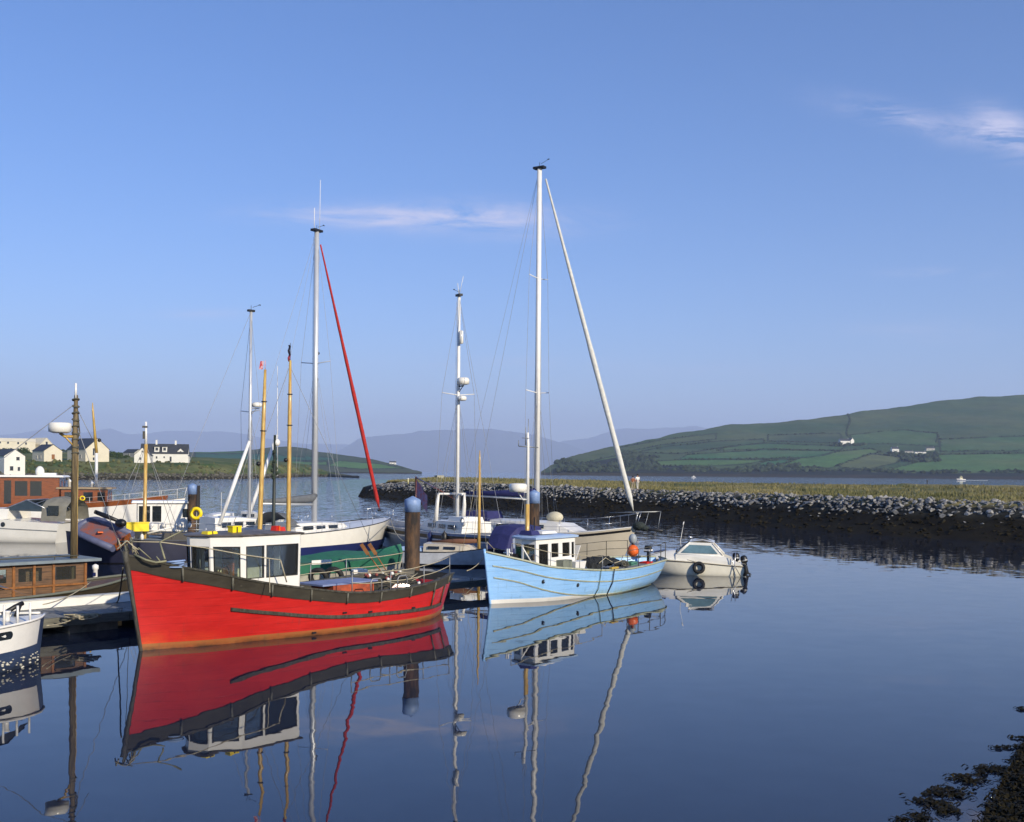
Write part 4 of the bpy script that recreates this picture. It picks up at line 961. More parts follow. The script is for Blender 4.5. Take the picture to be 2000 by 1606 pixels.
# ================================================================== SMALL WHITE CRUISER
CB = Boat('motor_cruiser', 'small white cabin cruiser with twin black outboards, right of the blue boat', 'boat', (6.3, 53.4), (11.15, 52.4))
CH = Hull(CB.L, [(0, .95), (.3, 1.0), (.6, .9), (.8, .55), (.93, .2), (1, .0)], [(0, 1.02), (.3, 1.1), (.6, 1.08), (.8, .85), (.93, .5), (1, .04)], [(0, .50), (.15, .55), (.4, .66), (.7, .74), (1, .84)], .55, .05, .6)
mb = MB(); CH.skin(mb, -.3, CH.sh, 9); CH.transom(mb, -.3, CH.sh(0)); CB.part('hull', mb, mat('warm_white_gel', (.88, .83, .67), .22, var=.04, coat=.5))
mb = MB(); CH.strake(mb, lambda t: CH.sh(t) * .93, .035, .03); CB.part('rub_rail', mb, mat('brown_rail', (.12, .09, .05), .5))
mb = MB(); CH.deck(mb, .0, .02, camber=.04, t0=.45); CB.part('foredeck', mb, M_gel)
mb = MB(); CH.deck(mb, .32, .03, camber=.0, t1=.5); CB.part('cockpit_floor', mb, M_deck)
mb = MB(); CH.skin(mb, lambda t: CH.sh(t) - .35, CH.sh, 2, -.12, 0, .48); CB.part('cockpit_side', mb, M_gel)
mb = MB().box((-CB.L / 2 + .12, 0, .42), (.22, 1.9, .26)); CB.part('transom_box', mb, M_gel)
# cabin shell: low cuddy forward with raked windscreen
def cs(x, w, z0_, z1_): return [Vector((x, w, z0_)), Vector((x, w * .97, z0_ + (z1_ - z0_) * .45)), Vector((x, w * .80, z1_ - .03)), Vector((x, 0, z1_)), Vector((x, -w * .80, z1_ - .03)), Vector((x, -w * .97, z0_ + (z1_ - z0_) * .45)), Vector((x, -w, z0_))]
rows = [cs(2.35, .30, .76, .80), cs(1.9, .62, .72, .98), cs(1.15, .84, .70, 1.12), cs(.75, .88, .68, 1.18)]
mb = MB().grid(rows, True); CB.part('cuddy', mb, M_gel)
A0, A1 = cs(.72, .86, .66, 1.16), cs(.05, .80, .66, 1.62); A2 = cs(-.95, .76, .62, 1.64); A3 = cs(-1.35, .80, .56, 1.02)
mb = MB().grid([A1, A2], True); mb = MB()
rf = MB().grid([[Vector((.10, y, 1.58 + (.06 if abs(y) < .5 else 0))) for y in (-.74, -.4, 0, .4, .74)], [Vector((-.5, y, 1.67 + (.06 if abs(y) < .5 else 0))) for y in (-.76, -.4, 0, .4, .76)], [Vector((-1.05, y, 1.55 + (.06 if abs(y) < .5 else 0))) for y in (-.74, -.4, 0, .4, .74)]], True)
rf.grid([[Vector((.10, y, 1.54 + (.06 if abs(y) < .5 else 0))) for y in (-.74, -.4, 0, .4, .74)], [Vector((-.5, y, 1.63 + (.06 if abs(y) < .5 else 0))) for y in (-.76, -.4, 0, .4, .76)], [Vector((-1.05, y, 1.51 + (.06 if abs(y) < .5 else 0))) for y in (-.74, -.4, 0, .4, .74)]], True)
hr = CB.part('hardtop', rf, M_gel)
CB.part('hatch_cover', MB().grid([[Vector((.02, y, 1.64)) for y in (-.5, 0, .5)], [Vector((-.5, y, 1.75 - .03 * abs(y))) for y in (-.55, 0, .55)], [Vector((-.95, y, 1.62)) for y in (-.5, 0, .5)]], True).grid([[Vector((.02, y, 1.62)) for y in (-.5, 0, .5)], [Vector((-.95, y, 1.60)) for y in (-.5, 0, .5)]]), mat('dark_green_cover', (.03, .035, .028), .6), hr)
for y in (.78, -.78):
    mb = MB().tube([(.72, y * 1.1, 1.02), (.08, y * .95, 1.56)], .03, 5).tube([(-.95, y * .96, 1.52), (-1.5, y * 1.12, .95)], .035, 5).tube([(.75, y * 1.12, .98), (-1.5, y * 1.15, .93)], .03, 5); CB.part('window_frame', mb, M_gel)
    s_ = .004 if y > 0 else -.004
    CB.part('cabin_side', MB().slab([(.78, y * 1.09, .95), (.10, y * .96, 1.56), (-.95, y * .97, 1.54), (-1.5, y * 1.1, .93)], (0, -s_ * 6, 0)), M_gel)
    CB.part('side_window', MB().slab([(.50, y * 1.095, 1.06), (.10, y * .995, 1.44), (-.88, y * 1.0, 1.42), (-1.22, y * 1.105, 1.04)], (0, s_ * 3, 0)), mat('aqua_glass', (.16, .27, .30), .07, var=.25, vscale=1.2, spec=.8))
    CB.part('side_coaming', MB().slab([(.75, y * 1.12, .60), (.75, y * 1.12, .98), (-1.5, y * 1.15, .93), (-2.3, y * 1.22, .62), (-2.3, y * 1.22, .52)], (0, s_ * 8, 0)), M_gel)
CB.part('windscreen', MB().slab([(.72, .80, 1.12), (.72, -.80, 1.12), (.10, -.70, 1.58), (.10, .70, 1.58)], (.005, 0, .005)), mat('tinted_screen', (.10, .14, .20), .07, spec=.8))
CB.part('seat', MB().box((-.6, .3, .75), (.5, .5, .35)).box((-.85, .3, 1.05), (.12, .5, .5)), M_bluecv)
CB.part('deck_hatch', MB().slab([(1.25, .35, 1.135), (1.25, -.35, 1.135), (1.85, -.3, 1.01), (1.85, .3, 1.01)], (0, 0, .03)), M_navy)
CB.part('aerial', MB().tube([(.5, .5, 1.1), (.55, .5, 1.6), (.38, .5, 2.55)], [.02, .014, .006], 5).tube([(.43, .5, 2.35), (.40, .5, 2.5)], .03, 6), M_white)
CB.part('horn', MB().lathe([(.03, 0), (.035, .12), (.07, .2)], (.0, -.3, 1.72), (1, 0, .2), 8).lathe([(.03, 0), (.035, .12), (.07, .2)], (.0, -.15, 1.72), (1, 0, .2), 8), M_steel)
def add_outboard(bt, x, y, z, s, ry, label=None):
    M_ = Matrix.Translation((x, y, z)) @ Matrix.Rotation(ry, 4, 'Y')
    T_ = lambda m_: (setattr(m_, 'v', [tuple(M_ @ Vector(v)) for v in m_.v]), m_)[1]
    mb = MB().lathe([(.10 * s, .0), (.17 * s, .06 * s), (.19 * s, .22 * s), (.165 * s, .36 * s), (.08 * s, .43 * s)], (0, 0, .05), (0, 0, 1), 12)
    o = bt.part('outboard', T_(mb), M_black)
    bt.part('leg', T_(MB().box((0, 0, -.25 * s), (.16 * s, .09 * s, .6 * s), taper=1.2).box((-.02, 0, -.52 * s), (.3 * s, .16 * s, .03 * s))), M_black, o)
    bt.part('cowl_band', T_(MB().lathe([(.186 * s, .13 * s), (.193 * s, .135 * s), (.194 * s, .20 * s), (.188 * s, .205 * s)], (0, 0, .05), (0, 0, 1), 12)), M_galv, o)
    bt.part('propeller', T_(MB().lathe([(.03, 0), (.05, .06), (.03, .14)], (-.02, 0, -.62 * s), (-1, 0, 0), 8).box((-.1, 0, -.62 * s), (.02, .26 * s, .07), rx=.4).box((-.1, 0, -.62 * s), (.02, .07, .26 * s), rz=.4)), M_black, o)
add_outboard(CB, -CB.L / 2 + .42, .25, .62, .95, .0)
add_outboard(CB, -CB.L / 2 - .02, -.15, .50, .9, .25)
CB.part('boarding_ladder', MB().tube([(-2.05, 1.10, 1.15), (-2.0, 1.13, .62), (-1.95, 1.13, .05)], .02, 5).tube([(-1.85, 1.10, 1.15), (-1.95, 1.13, .62), (-2.3, 1.13, .0)], .02, 5), M_steel)
def tyre(name, label, c, axis, Rr=.27, r=.085, bt=CB, rope_to=None):
    parts = [('tyre', MB().torus(c, Rr - r * .3, r, axis, 24, 10), M_rubber)]
    if rope_to is not None: parts.append(('rope', MB().tube([c + Vector((0, 0, Rr)), rope_to], .014, 5), M_rope))
    return onboat(bt, name, label, 'tyre fender', parts)
tyre('tyre_fender', 'black tyre with white rim hung on the white cruiser\'s side', CB.loc(1365, 1109, 1.18), (0, 1, .1), .24, .085, CB, Vector((.2, 1.1, .75)))
tyre('tyre_fender', 'black tyre hung half over the white cruiser\'s stern corner below the outboards', CB.loc(1453, 1114, .9) , (1, .5, 0), .24, .08, CB, Vector((-2.5, .9, .6)))
# ================================================================== SAILING YACHTS AND OTHER BOATS BEHIND
def simple_hull(bt, B, sheer, rake_b=.8, rake_s=.3, m_top=M_gel, boot=None, bz=(0, 0), transom=.6, full=.75, p=.7, rail=M_teak, deck=M_deck, drop=0.0, stripe=None):
    L_ = bt.L; h = B / 2
    bw = [(0, h * transom * .8), (.2, h * .86), (.45, h * .95), (.7, h * .74), (.88, h * .34), (1, 0)]
    bs = [(0, h * transom), (.2, h * .93), (.45, h), (.7, h * .9), (.88, h * .52), (1, .03)]
    H_ = Hull(L_, bw, bs, sheer, rake_b, rake_s, p)
    z0 = bz[1] if boot else -.3
    mb = MB(); H_.skin(mb, z0, H_.sh, 7, n=24); H_.transom(mb, z0, H_.sh(0)); bt.part('hull', mb, m_top)
    if boot: mb = MB(); H_.skin(mb, -.3, bz[0], 2, n=24); H_.transom(mb, -.3, bz[0], 1); bt.part('underbody', mb, boot[1] if isinstance(boot, tuple) else boot); mb = MB(); H_.skin(mb, bz[0], bz[1], 2, n=24); H_.transom(mb, bz[0], bz[1], 1); bt.part('boot_stripe', mb, boot[0] if isinstance(boot, tuple) else boot)
    mb = MB(); H_.deck(mb, drop, .02); bt.part('deck', mb, deck)
    for sd_ in (1, -1): bt.part('toe_rail', MB().tube([H_.pt(t, H_.sh(t) + .02, sd_, -.02) for t in H_.ts(24)], .03, 4), rail)
    if stripe:
        for zf_, hh, ms_ in stripe: mb = MB(); H_.strake(mb, lambda t: H_.sh(t) - zf_, hh, .012, .01, .98); bt.part('cove_stripe', mb, ms_)
    return H_
def stay(bt, name, a, c, r=.011, m_=None, label=None):
    return bt.part(name, MB().tube([a, c], r, 4, cap=False), m_ or M_wire, label=label)
def yacht_rig(bt, H_, mx, top, base, r, m_, spreaders, jib=None, boom=None, head=True, backstay=True, lean=0, y=0):
    ms = bt.part('mast', MB().tube([(mx, y, base), (mx + lean, y, top)], [r, r * .82], 12), m_)
    tp = Vector((mx + lean, y, top))
    if head: bt.part('masthead', MB().box(tp + Vector((0, 0, .04)), (r * 4.2, r * 2.0, .12)).tube([tp, tp + Vector((.0, 0, .35))], .015, 4).tube([tp + Vector((.1, 0, .25)), tp + Vector((.55, 0, .42))], .012, 4).box(tp + Vector((.58, 0, .44)), (.12, .03, .05)), M_black, ms)
    for z, w in spreaders:
        bt.part('spreader', MB().tube([(mx, y - w, z + .10), (mx, y, z), (mx, y + w, z + .10)], .028, 5), m_, ms)
    bh_ = max(w for _, w in spreaders) if spreaders else .8
    wires = MB(); tb = (mx + H_.L / 2) / H_.L
    for sd_ in (1, -1):
        c = H_.pt(tb, H_.sh(tb), sd_, -.08); pts = [c] + [Vector((mx, y + sd_ * w, z + .1)) for z, w in spreaders] + [tp - Vector((0, 0, .1))]; wires.tube(pts, .011, 4, cap=False)
        for dx in (-.35, .35):
            z = spreaders[0][0] if spreaders else top * .7; wires.tube([c + Vector((dx, 0, 0)), (mx, y, z - .05)], .009, 4, cap=False)
    fp = H_.pt(.995, H_.sh(1), 1); sp_ = H_.pt(0, H_.sh(0), 1); sp_ = Vector((sp_.x + .1, 0, sp_.z))
    if backstay: wires.tube([sp_, tp], .011, 4, cap=False)
    wires.tube([Vector((mx + lean, y + r * 1.4, top - .3)), Vector((mx + .05, y + r * 1.6, base + 1))], .01, 4, cap=False)
    for dx_, dy_ in ((.3, .12), (-.25, -.1), (.12, -.22)): wires.tube([tp - Vector((0, 0, .1)), Vector((mx + dx_, y + dy_, base + .2))], .007, 4, cap=False)
    bt.part('standing_rigging', wires, M_wire)
    if jib:
        a, c, rr, jm = jib; n_ = 24; pts = [Vector(a).lerp(Vector(c), i / n_) for i in range(n_ + 1)]; rs = [rr * (.28 + .72 * min(1, (1 - i / n_) * 1.6 + .1)) * (1 + .06 * math.sin(i * 1.9)) if i > 0 else .02 for i in range(n_ + 1)]
        bt.part('furled_jib', MB().tube(pts, rs, 8), jm); bt.part('furling_drum', MB().lathe([(.04, 0), (.12, .02), (.12, .12), (.04, .14)], Vector(a) - Vector((0, 0, .14)), n=10), M_black)
    if boom:
        z, ln, cover = boom; e = Vector((mx - ln, y, z + .15)); bt.part('boom', MB().tube([(mx, y, z), e], .07, 8), m_)
        if cover: bt.part('sail_cover', MB().tube([(mx + .05, y, z + .55), (mx - .3, y, z + .35), (mx - ln * .5, y, z + .28), (mx - ln * .95, y, z + .25)], [.18, .24, .18, .10], 8), cover)
        bt.part('topping_lift', MB().tube([e, tp], .009, 4, cap=False), M_wire)
    return ms
def guardrails(bt, H_, t0, t1, n, h=.6, inset=-.08, pulpit=True, pushpit=True, m_=None):
    m_ = m_ or M_steel
    for sd_ in (1, -1):
        tops = []
        for i in range(n):
            t = t0 + (t1 - t0) * i / (n - 1); a = H_.pt(t, H_.sh(t), sd_, inset); a.y = max(abs(a.y), .03) * sd_; tops.append(a + Vector((0, 0, h))); bt.part('stanchion', MB().tube([a, tops[-1]], .015, 4), m_)
        bt.part('guard_wire', MB().tube(tops, .008, 4).tube([p - Vector((0, 0, h * .5)) for p in tops], .008, 4), m_)
    if pulpit:
        a, c = H_.pt(t1, H_.sh(t1), 1, inset), H_.pt(t1, H_.sh(t1), -1, inset); f = H_.pt(1, H_.sh(1), 1); up = Vector((0, 0, h))
        bt.part('pulpit', MB().tube([a, a + up, Vector((f.x + .15, .18, f.z + h + .05)), Vector((f.x + .15, -.18, f.z + h + .05)), c + up, c], .018, 5).tube([Vector((f.x - .1, .1, f.z)), Vector((f.x + .12, .17, f.z + h + .05))], .016, 5).tube([Vector((f.x - .1, -.1, f.z)), Vector((f.x + .12, -.17, f.z + h + .05))], .016, 5), m_)
    if pushpit:
        a, c = H_.pt(t0, H_.sh(t0), 1, inset), H_.pt(t0, H_.sh(t0), -1, inset); up = Vector((0, 0, h)); x = -H_.L / 2 - H_.rs + .05
        bt.part('pushpit', MB().tube([a, a + up, Vector((x, a.y * .8, a.z + h)), Vector((x, c.y * .8, a.z + h)), c + up, c], .018, 5).tube([Vector((x, a.y * .8, a.z)), Vector((x, a.y * .8, a.z + h))], .015, 4).tube([Vector((x, c.y * .8, a.z)), Vector((x, c.y * .8, a.z + h))], .015, 4), m_)
def coachroof(bt, x0, x1, w, z0, z1, m_, wins=3, wm_=None, name='coachroof'):
    rows = []
    for x, k, zz in ((x0, .92, z1), (x0 + (x1 - x0) * .4, 1, z1), (x0 + (x1 - x0) * .8, .86, z0 + (z1 - z0) * .82), (x1, .6, z0 + .05)):
        rows.append([Vector((x, w * k, z0)), Vector((x, w * k * .9, zz)), Vector((x, 0, zz + .06)), Vector((x, -w * k * .9, zz)), Vector((x, -w * k, z0))])
    mb = MB().grid(rows, False); mb.add([rows[0][i] for i in range(5)], [(0, 1, 2, 3, 4)]); c = bt.part(name, mb, m_)
    for sd_ in (1, -1):
        for k in range(wins):
            u = .08 + .62 * k / max(1, wins); x = x0 + (x1 - x0) * (u + .02); x2 = x + (x1 - x0) * .62 / max(1, wins) * .72; zz = z0 + (z1 - z0) * .38; hh = (z1 - z0) * .34
            f = lambda x_: w * (1 - .02) * (1 if x_ < x0 + (x1 - x0) * .45 else .95)
            bt.part('window', MB().slab([(x, sd_ * (f(x) + .0), zz), (x2, sd_ * (f(x2) + .0), zz), (x2, sd_ * (f(x2) - .03), zz + hh), (x, sd_ * (f(x) - .03), zz + hh)], (0, sd_ * .02, 0)), wm_ or M_glassdk, c)
    return c
def fender(bt, label, loc_, col, r=.13, h=.5, top=None, group=None):
    c = Vector(loc_); return onboat(bt, 'fender', label, 'fender', [('body', MB().lathe([(.03, -h / 2), (r, -h / 2 + r * .8), (r, h / 2 - r * .8), (.03, h / 2), (.03, h / 2 + .06)], c, n=12), col), ('lanyard', MB().tube([c + Vector((0, 0, h / 2)), top or (c + Vector((0, 0, h / 2 + .6)))], .012, 4), M_rope)], group)
# ---- white sloop with the red furled jib
Y1 = Boat('sailing_yacht', 'white sloop with blue waterline and red furled jib, behind the red boat', 'sailing boat', (-7.95, 67), (-14.4, 55.9))
H1 = simple_hull(Y1, 3.7, [(0, 1.35), (.4, 1.45), (.7, 1.65), (1, 1.95)], 1.0, .5, M_gel, (M_navy, M_navy), (.35, .72), .75, rail=M_black, deck=M_white)
m1 = Y1.loc(614, 1000, 0).x; T1 = Y1.loc(619, 452, 0).z; sp1 = Y1.loc(614, 710, 0).z
ms = yacht_rig(Y1, H1, m1, T1, 1.6, .165, M_alu, [(sp1, 1.05)], (Y1.loc(741, 995, 0), Y1.loc(626, 478, 0), .115, mat('red_sailcloth', rgb(186, 42, 34), .8, var=.15, vscale=8)), (2.9, 4.4, M_greycv))
tp = Vector((m1, 0, T1)); Y1.part('aerial', MB().tube([tp + Vector((-.1, .1, .1)), tp + Vector((-.1, .1, 1.3))], .022, 4).tube([tp + Vector((.12, -.1, .1)), tp + Vector((.15, -.1, 2.9))], .018, 4), M_white, ms)
Y1.part('deck_light', MB().ball((m1 + .2, 0, Y1.loc(619, 690, 0).z), .09, 8, 6), M_black, ms)
coachroof(Y1, -2.6, 2.6, 1.25, 1.4, 1.95, M_white, 3)
guardrails(Y1, H1, .06, .9, 6, .65)
Y1.part('sprayhood', MB().grid([[Vector((x, w * math.cos(a), 1.8 + h * math.sin(a))) for a in (0, .6, 1.2, 1.57, 1.94, 2.54, 3.14)] for x, w, h in ((-2.2, 1.1, .35), (-2.7, 1.2, .75), (-3.3, 1.2, .8))], True), M_greycv)
Y1.part('name_dot', MB().box((.6, Y1.near * 1.76, 1.2), (.08, .04, .05)), M_black)
# ---- grey blue cutter with radar mast and arch
Y2 = Boat('sailing_yacht', 'grey blue hulled yacht with radar domes on its white mast, behind the blue capped pile', 'sailing boat', (-8.5, 70.5), (-.5, 58.2))
H2 = simple_hull(Y2, 3.0, [(0, 1.45), (.4, 1.4), (.75, 1.5), (1, 1.75)], .8, .2, M_greyhull, (M_black, M_black), (.05, .15), .55, rail=M_white, stripe=[(.22, .20, M_black), (.38, .05, M_white)])
m2 = Y2.loc(893, 1000, 0).x; T2 = Y2.loc(897, 578, 0).z; z_ = lambda py: Y2.loc(895, py, 0).z
ms = yacht_rig(Y2, H2, m2, T2, 1.5, .11, M_whitemast, [(z_(772), 1.05)], None, None)
tp = Vector((m2, 0, T2)); Y2.part('aerial', MB().tube([tp, tp + Vector((0, .1, .7))], .02, 4).tube([tp, tp + Vector((-.2, -.15, 1.1))], .016, 4), M_white, ms)
sgn = -1        # screen right = towards the stern of this boat
Y2.part('radar_reflector', MB().lathe([(.05, -.38), (.12, -.34), (.12, .34), (.05, .38)], (m2 + sgn * .28, 0, z_(660)), n=12), M_gel, ms)
Y2.part('radar_dome', MB().lathe([(.2, -.2), (.34, -.15), (.36, .05), (.30, .18), (.1, .22)], (m2 + sgn * .55, 0, z_(746)), n=18), M_gel, ms)
Y2.part('radar_bracket', MB().tube([(m2, 0, z_(755)), (m2 + sgn * .6, 0, z_(755))], .04, 5).tube([(m2, 0, z_(768)), (m2 + sgn * .5, 0, z_(756))], .025, 5), M_black, ms)
Y2.part('radar_dome', MB().lathe([(.15, -.14), (.26, -.1), (.27, .06), (.2, .13), (.05, .15)], (m2 + sgn * .42, 0, z_(779)), n=16), M_gel, ms)
coachroof(Y2, m2 - 2.2, m2 + 3.5, 1.1, 1.4, 2.05, M_white, 3)
guardrails(Y2, H2, .05, .9, 7, .65)
ar = Y2.loc(882, 1000, 0).x
for y in (.9, -.9): Y2.part('arch_leg', MB().tube([(ar + .25, y, 1.9), (ar + .1, y, 2.9), (ar, y * .95, 3.55)], [.16, .12, .07], 6), M_white)
Y2.part('arch_top', MB().tube([(ar, .9, 3.55), (ar, -.9, 3.55)], .07, 6).box((ar - .6, 0, 3.55), (1.2, .08, .08)), M_white)
Y2.part('wheelhouse', MB().box((ar - 1.6, 0, 2.05), (1.6, 1.6, .5), taper=.85), M_white)
Y2.part('horseshoe_buoy', MB().torus((ar - 2.8, .9, 2.1), .22, .07, (0, 1, 0), 14, 6), M_white)
dd = Y2.loc(812, 960, 0); Y2.part('davit_post', MB().tube([(dd.x, 0, 1.6), (dd.x, 0, dd.z + .9)], .05, 6), M_varn)
Y2.part('ensign', MB().grid([[Vector((dd.x - .1 - .12 * i, .03 * math.sin(i), dd.z + .75 - .09 * i - .33 * j)) for j in range(4)] for i in range(12)]), mat('faded_flag', rgb(120, 130, 165), .9, col2=rgb(160, 80, 80), vscale=3))
Y2.part('boom', MB().tube([(dd.x, 0, dd.z + .85), (m2, 0, 3.2)], .05, 6), M_varn)
for px, py, cc, lb in ((840, 1052, M_navy, 'navy fender with white ends on the grey blue yacht, left of the black one'), (868, 1052, M_black, 'black fender hung on the grey blue yacht')):
    q = Y2.loc(px, py, Y2.near * 1.52); fender(Y2, lb, q, cc, .17, .75, Vector((q.x, q.y * .95, 1.5)))
# ---- large cream ketch with furled white jib
Y3 = Boat('sailing_yacht', 'tallest masted cream yacht with white furled jib, behind the pale blue fishing boat', 'sailing boat', (5.95, 59.0), (-2.3, 64.3))
H3 = simple_hull(Y3, 3.5, [(0, 1.55), (.4, 1.5), (.75, 1.6), (1, 1.95)], .9, .3, M_cream, (M_black, M_black), (.05, .12), .6, rail=M_white, stripe=[(.16, .13, M_black)])
m3 = Y3.loc(1048, 1000, 0).x; z_ = lambda py: Y3.loc(1050, py, 0).z
ms = yacht_rig(Y3, H3, m3, z_(330), 1.6, .165, M_whitemast, [(z_(768), 1.25), (z_(545), 1.0)], (Y3.loc(1237, 998, 0), Y3.loc(1066, 350, 0), .15, mat('white_sailcloth', (.66, .65, .58), .8, var=.1, vscale=6)), (3.3, 5.2, M_bluecv))
guardrails(Y3, H3, .08, .93, 7, .7)
f = H3.pt(1, H3.sh(1), 1); Y3.part('bowsprit', MB().tube([(f.x - .5, 0, f.z - .05), (f.x + 1.5, 0, f.z - .15)], .07, 8), M_black)
q1, q2 = Y3.loc(1196, 1001, .5), Y3.loc(1281, 999, 0)
Y3.part('sprit_rail', MB().tube([Vector((f.x - 1.2, .9, f.z + .75)), Vector((f.x + 1.2, .35, f.z + .85)), Vector((f.x + 1.2, -.35, f.z + .85)), Vector((f.x - 1.2, -.9, f.z + .75))], .02, 5).tube([Vector((f.x + 1.2, .35, f.z + .85)), Vector((f.x + 1.1, .2, f.z - .1))], .018, 5).tube([Vector((f.x + .4, .55, f.z + .82)), Vector((f.x + .3, .25, f.z - .05))], .016, 5).tube([Vector((f.x - .4, .72, f.z + .78)), Vector((f.x - .4, .6, f.z - .1))], .016, 5), M_galv)
Y3.part('bow_lashing', MB().ball((f.x + .1, 0, f.z + .05), .3, 10, 7, (1.3, 1, .8)).ball((f.x + .4, 0, f.z - .05), .2, 8, 6, (1.5, 1, .8)), mat('dark_tangled_rope', (.03, .04, .035), .9, bump=.8, bscale=12))
coachroof(Y3, m3 - 2.5, m3 + 3.0, 1.2, 1.5, 2.1, M_white, 3)
Y3.part('sail_bundle', MB().ball((m3 + .9, .5, 2.3), .4, 12, 8, (1.3, .9, .8)), mat('cream_sail', (.6, .55, .40), .9, bump=.5))
Y3.part('dinghy_cover', MB().box((m3 - 3.6, 0, 2.2), (1.8, 1.8, .7), taper=.8), M_bluecv)
# ---- small white day boat with the wooden mast
D1 = Boat('dayboat', 'small white open sailing boat with bare wooden mast, just left of the blue boat\'s bow', 'sailing boat', (-1.15, 55.6), (-6.3, 57.4))
HD = simple_hull(D1, 2.0, [(0, .72), (.4, .68), (.75, .78), (1, 1.0)], .35, .1, mat('cool_off_white', (.62, .64, .66), .4), (M_black, M_black), (.03, .12), .5, rail=M_black)  # hull paint: slightly bluish off-white
coachroof(D1, -.6, 2.2, .72, .72, 1.12, M_cream, 2)
mxd = D1.loc(936, 1000, 0).x; zt = D1.loc(935, 880, 0).z
D1.part('mast', MB().tube([(mxd, 0, .8), (mxd, 0, zt * .45), (mxd, 0, zt - .5), (mxd, 0, zt)], [.085, .08, .05, .02], 8), M_pine)
D1.part('forestay', MB().tube([(mxd, 0, zt - .4), (2.6, 0, 1.0)], .01, 4).tube([(mxd, 0, zt - .5), (mxd - .6, .8, .75)], .01, 4).tube([(mxd, 0, zt - .5), (mxd - .6, -.8, .75)], .01, 4), M_rope)
D1.part('furled_sail', MB().tube([(mxd - .1, 0, 1.3), (mxd - 1.2, 0, 1.25), (mxd - 2.6, 0, 1.2)], [.1, .14, .06], 7), mat('brown_sail', (.20, .09, .05), .9))
D1.part('cockpit_cover', MB().box((-1.4, 0, .82), (1.4, 1.2, .18), taper=.9), M_lightblue)
# ---- motor sailer with the thin mast and two white poles
Y4 = Boat('motor_sailer', 'motor sailer with thin grey mast and two slanted white poles, behind the red boat\'s wheelhouse', 'sailing boat', (-12.9, 66.3), (-19.2, 59.8))
H4 = simple_hull(Y4, 2.8, [(0, 1.2), (.5, 1.2), (1, 1.6)], .6, .1, M_white, (M_navy, M_navy), (.05, .2), .7)
m4 = Y4.loc(487, 1000, 0).x; z_ = lambda py: Y4.loc(486, py, 0).z
ms = yacht_rig(Y4, H4, m4, z_(608), 1.3, .10, M_alu, [(z_(805), 1.0)], None, None, backstay=True)
Y4.part('radar_dome', MB().lathe([(.2, -.14), (.30, -.1), (.31, .06), (.2, .14)], (m4 + .45, 0, z_(790)), n=14), M_gel, ms)
Y4.part('radar_bracket', MB().tube([(m4, 0, z_(797)), (m4 + .6, 0, z_(797))], .03, 5).tube([(m4, 0, z_(812)), (m4 + .4, 0, z_(798))], .02, 5), M_galv, ms)
coachroof(Y4, -1.6, 2.2, 1.0, 1.25, 2.1, M_white, 3, name='deckhouse')
for (a, c, y) in (((487, 862), (428, 1026), .9), ((541, 850), (476, 1034), -.6)):
    p0, p1 = Y4.loc(*c, -y), Y4.loc(*a, -y); Y4.part('pole', MB().tube([p0, p0.lerp(p1, .5), p1], [.10, .12, .09], 8), M_whitemast)
guardrails(Y4, H4, .06, .9, 6, .65)
Y4.part('whip_aerial', MB().tube([Y4.loc(542, 930, -.8), Y4.loc(542, 715, -.8)], [.03, .02], 4), M_white)
# ---- old workboat with green cover and two yellow masts
G1 = Boat('fishing_boat', 'workboat under a long green canvas cover, with two yellow masts', 'boat', (-5.0, 48.35), (-13.4, 39.7))
HG = simple_hull(G1, 2.9, [(0, 1.25), (.4, 1.15), (.75, 1.1), (1, 1.25)], .3, .1, mat('stained_cream', (.42, .40, .32), .6, vscale=3, var=.2), (M_black, M_black), (.0, .05), .7, rail=M_dkwood)
mb = MB(); rows = []
for t in HG.ts(16, .42, .99):
    zt_ = HG.sh(t) + .16 + .08 * math.sin(t * 20); w = max(HG.bs(t), .03)
    rows.append([HG.pt(t, HG.sh(t) * .62, 1, .03), HG.pt(t, HG.sh(t) + .02, 1, .04), Vector((HG.pt(t, HG.sh(t), 1).x, w * .6, zt_)), Vector((HG.pt(t, HG.sh(t), 1).x, 0, zt_ + .14)), Vector((HG.pt(t, HG.sh(t), 1).x, -w * .6, zt_)), HG.pt(t, HG.sh(t) + .02, -1, .04), HG.pt(t, HG.sh(t) * .62, -1, .03)])
mb.grid(rows, False); G1.part('canvas_cover', mb, M_green)
q = G1.loc(628, 1098, G1.near * (HG.bs(.6) + .09)); G1.part('name_board', MB().box(q, (.95, .02, .17)), M_white)
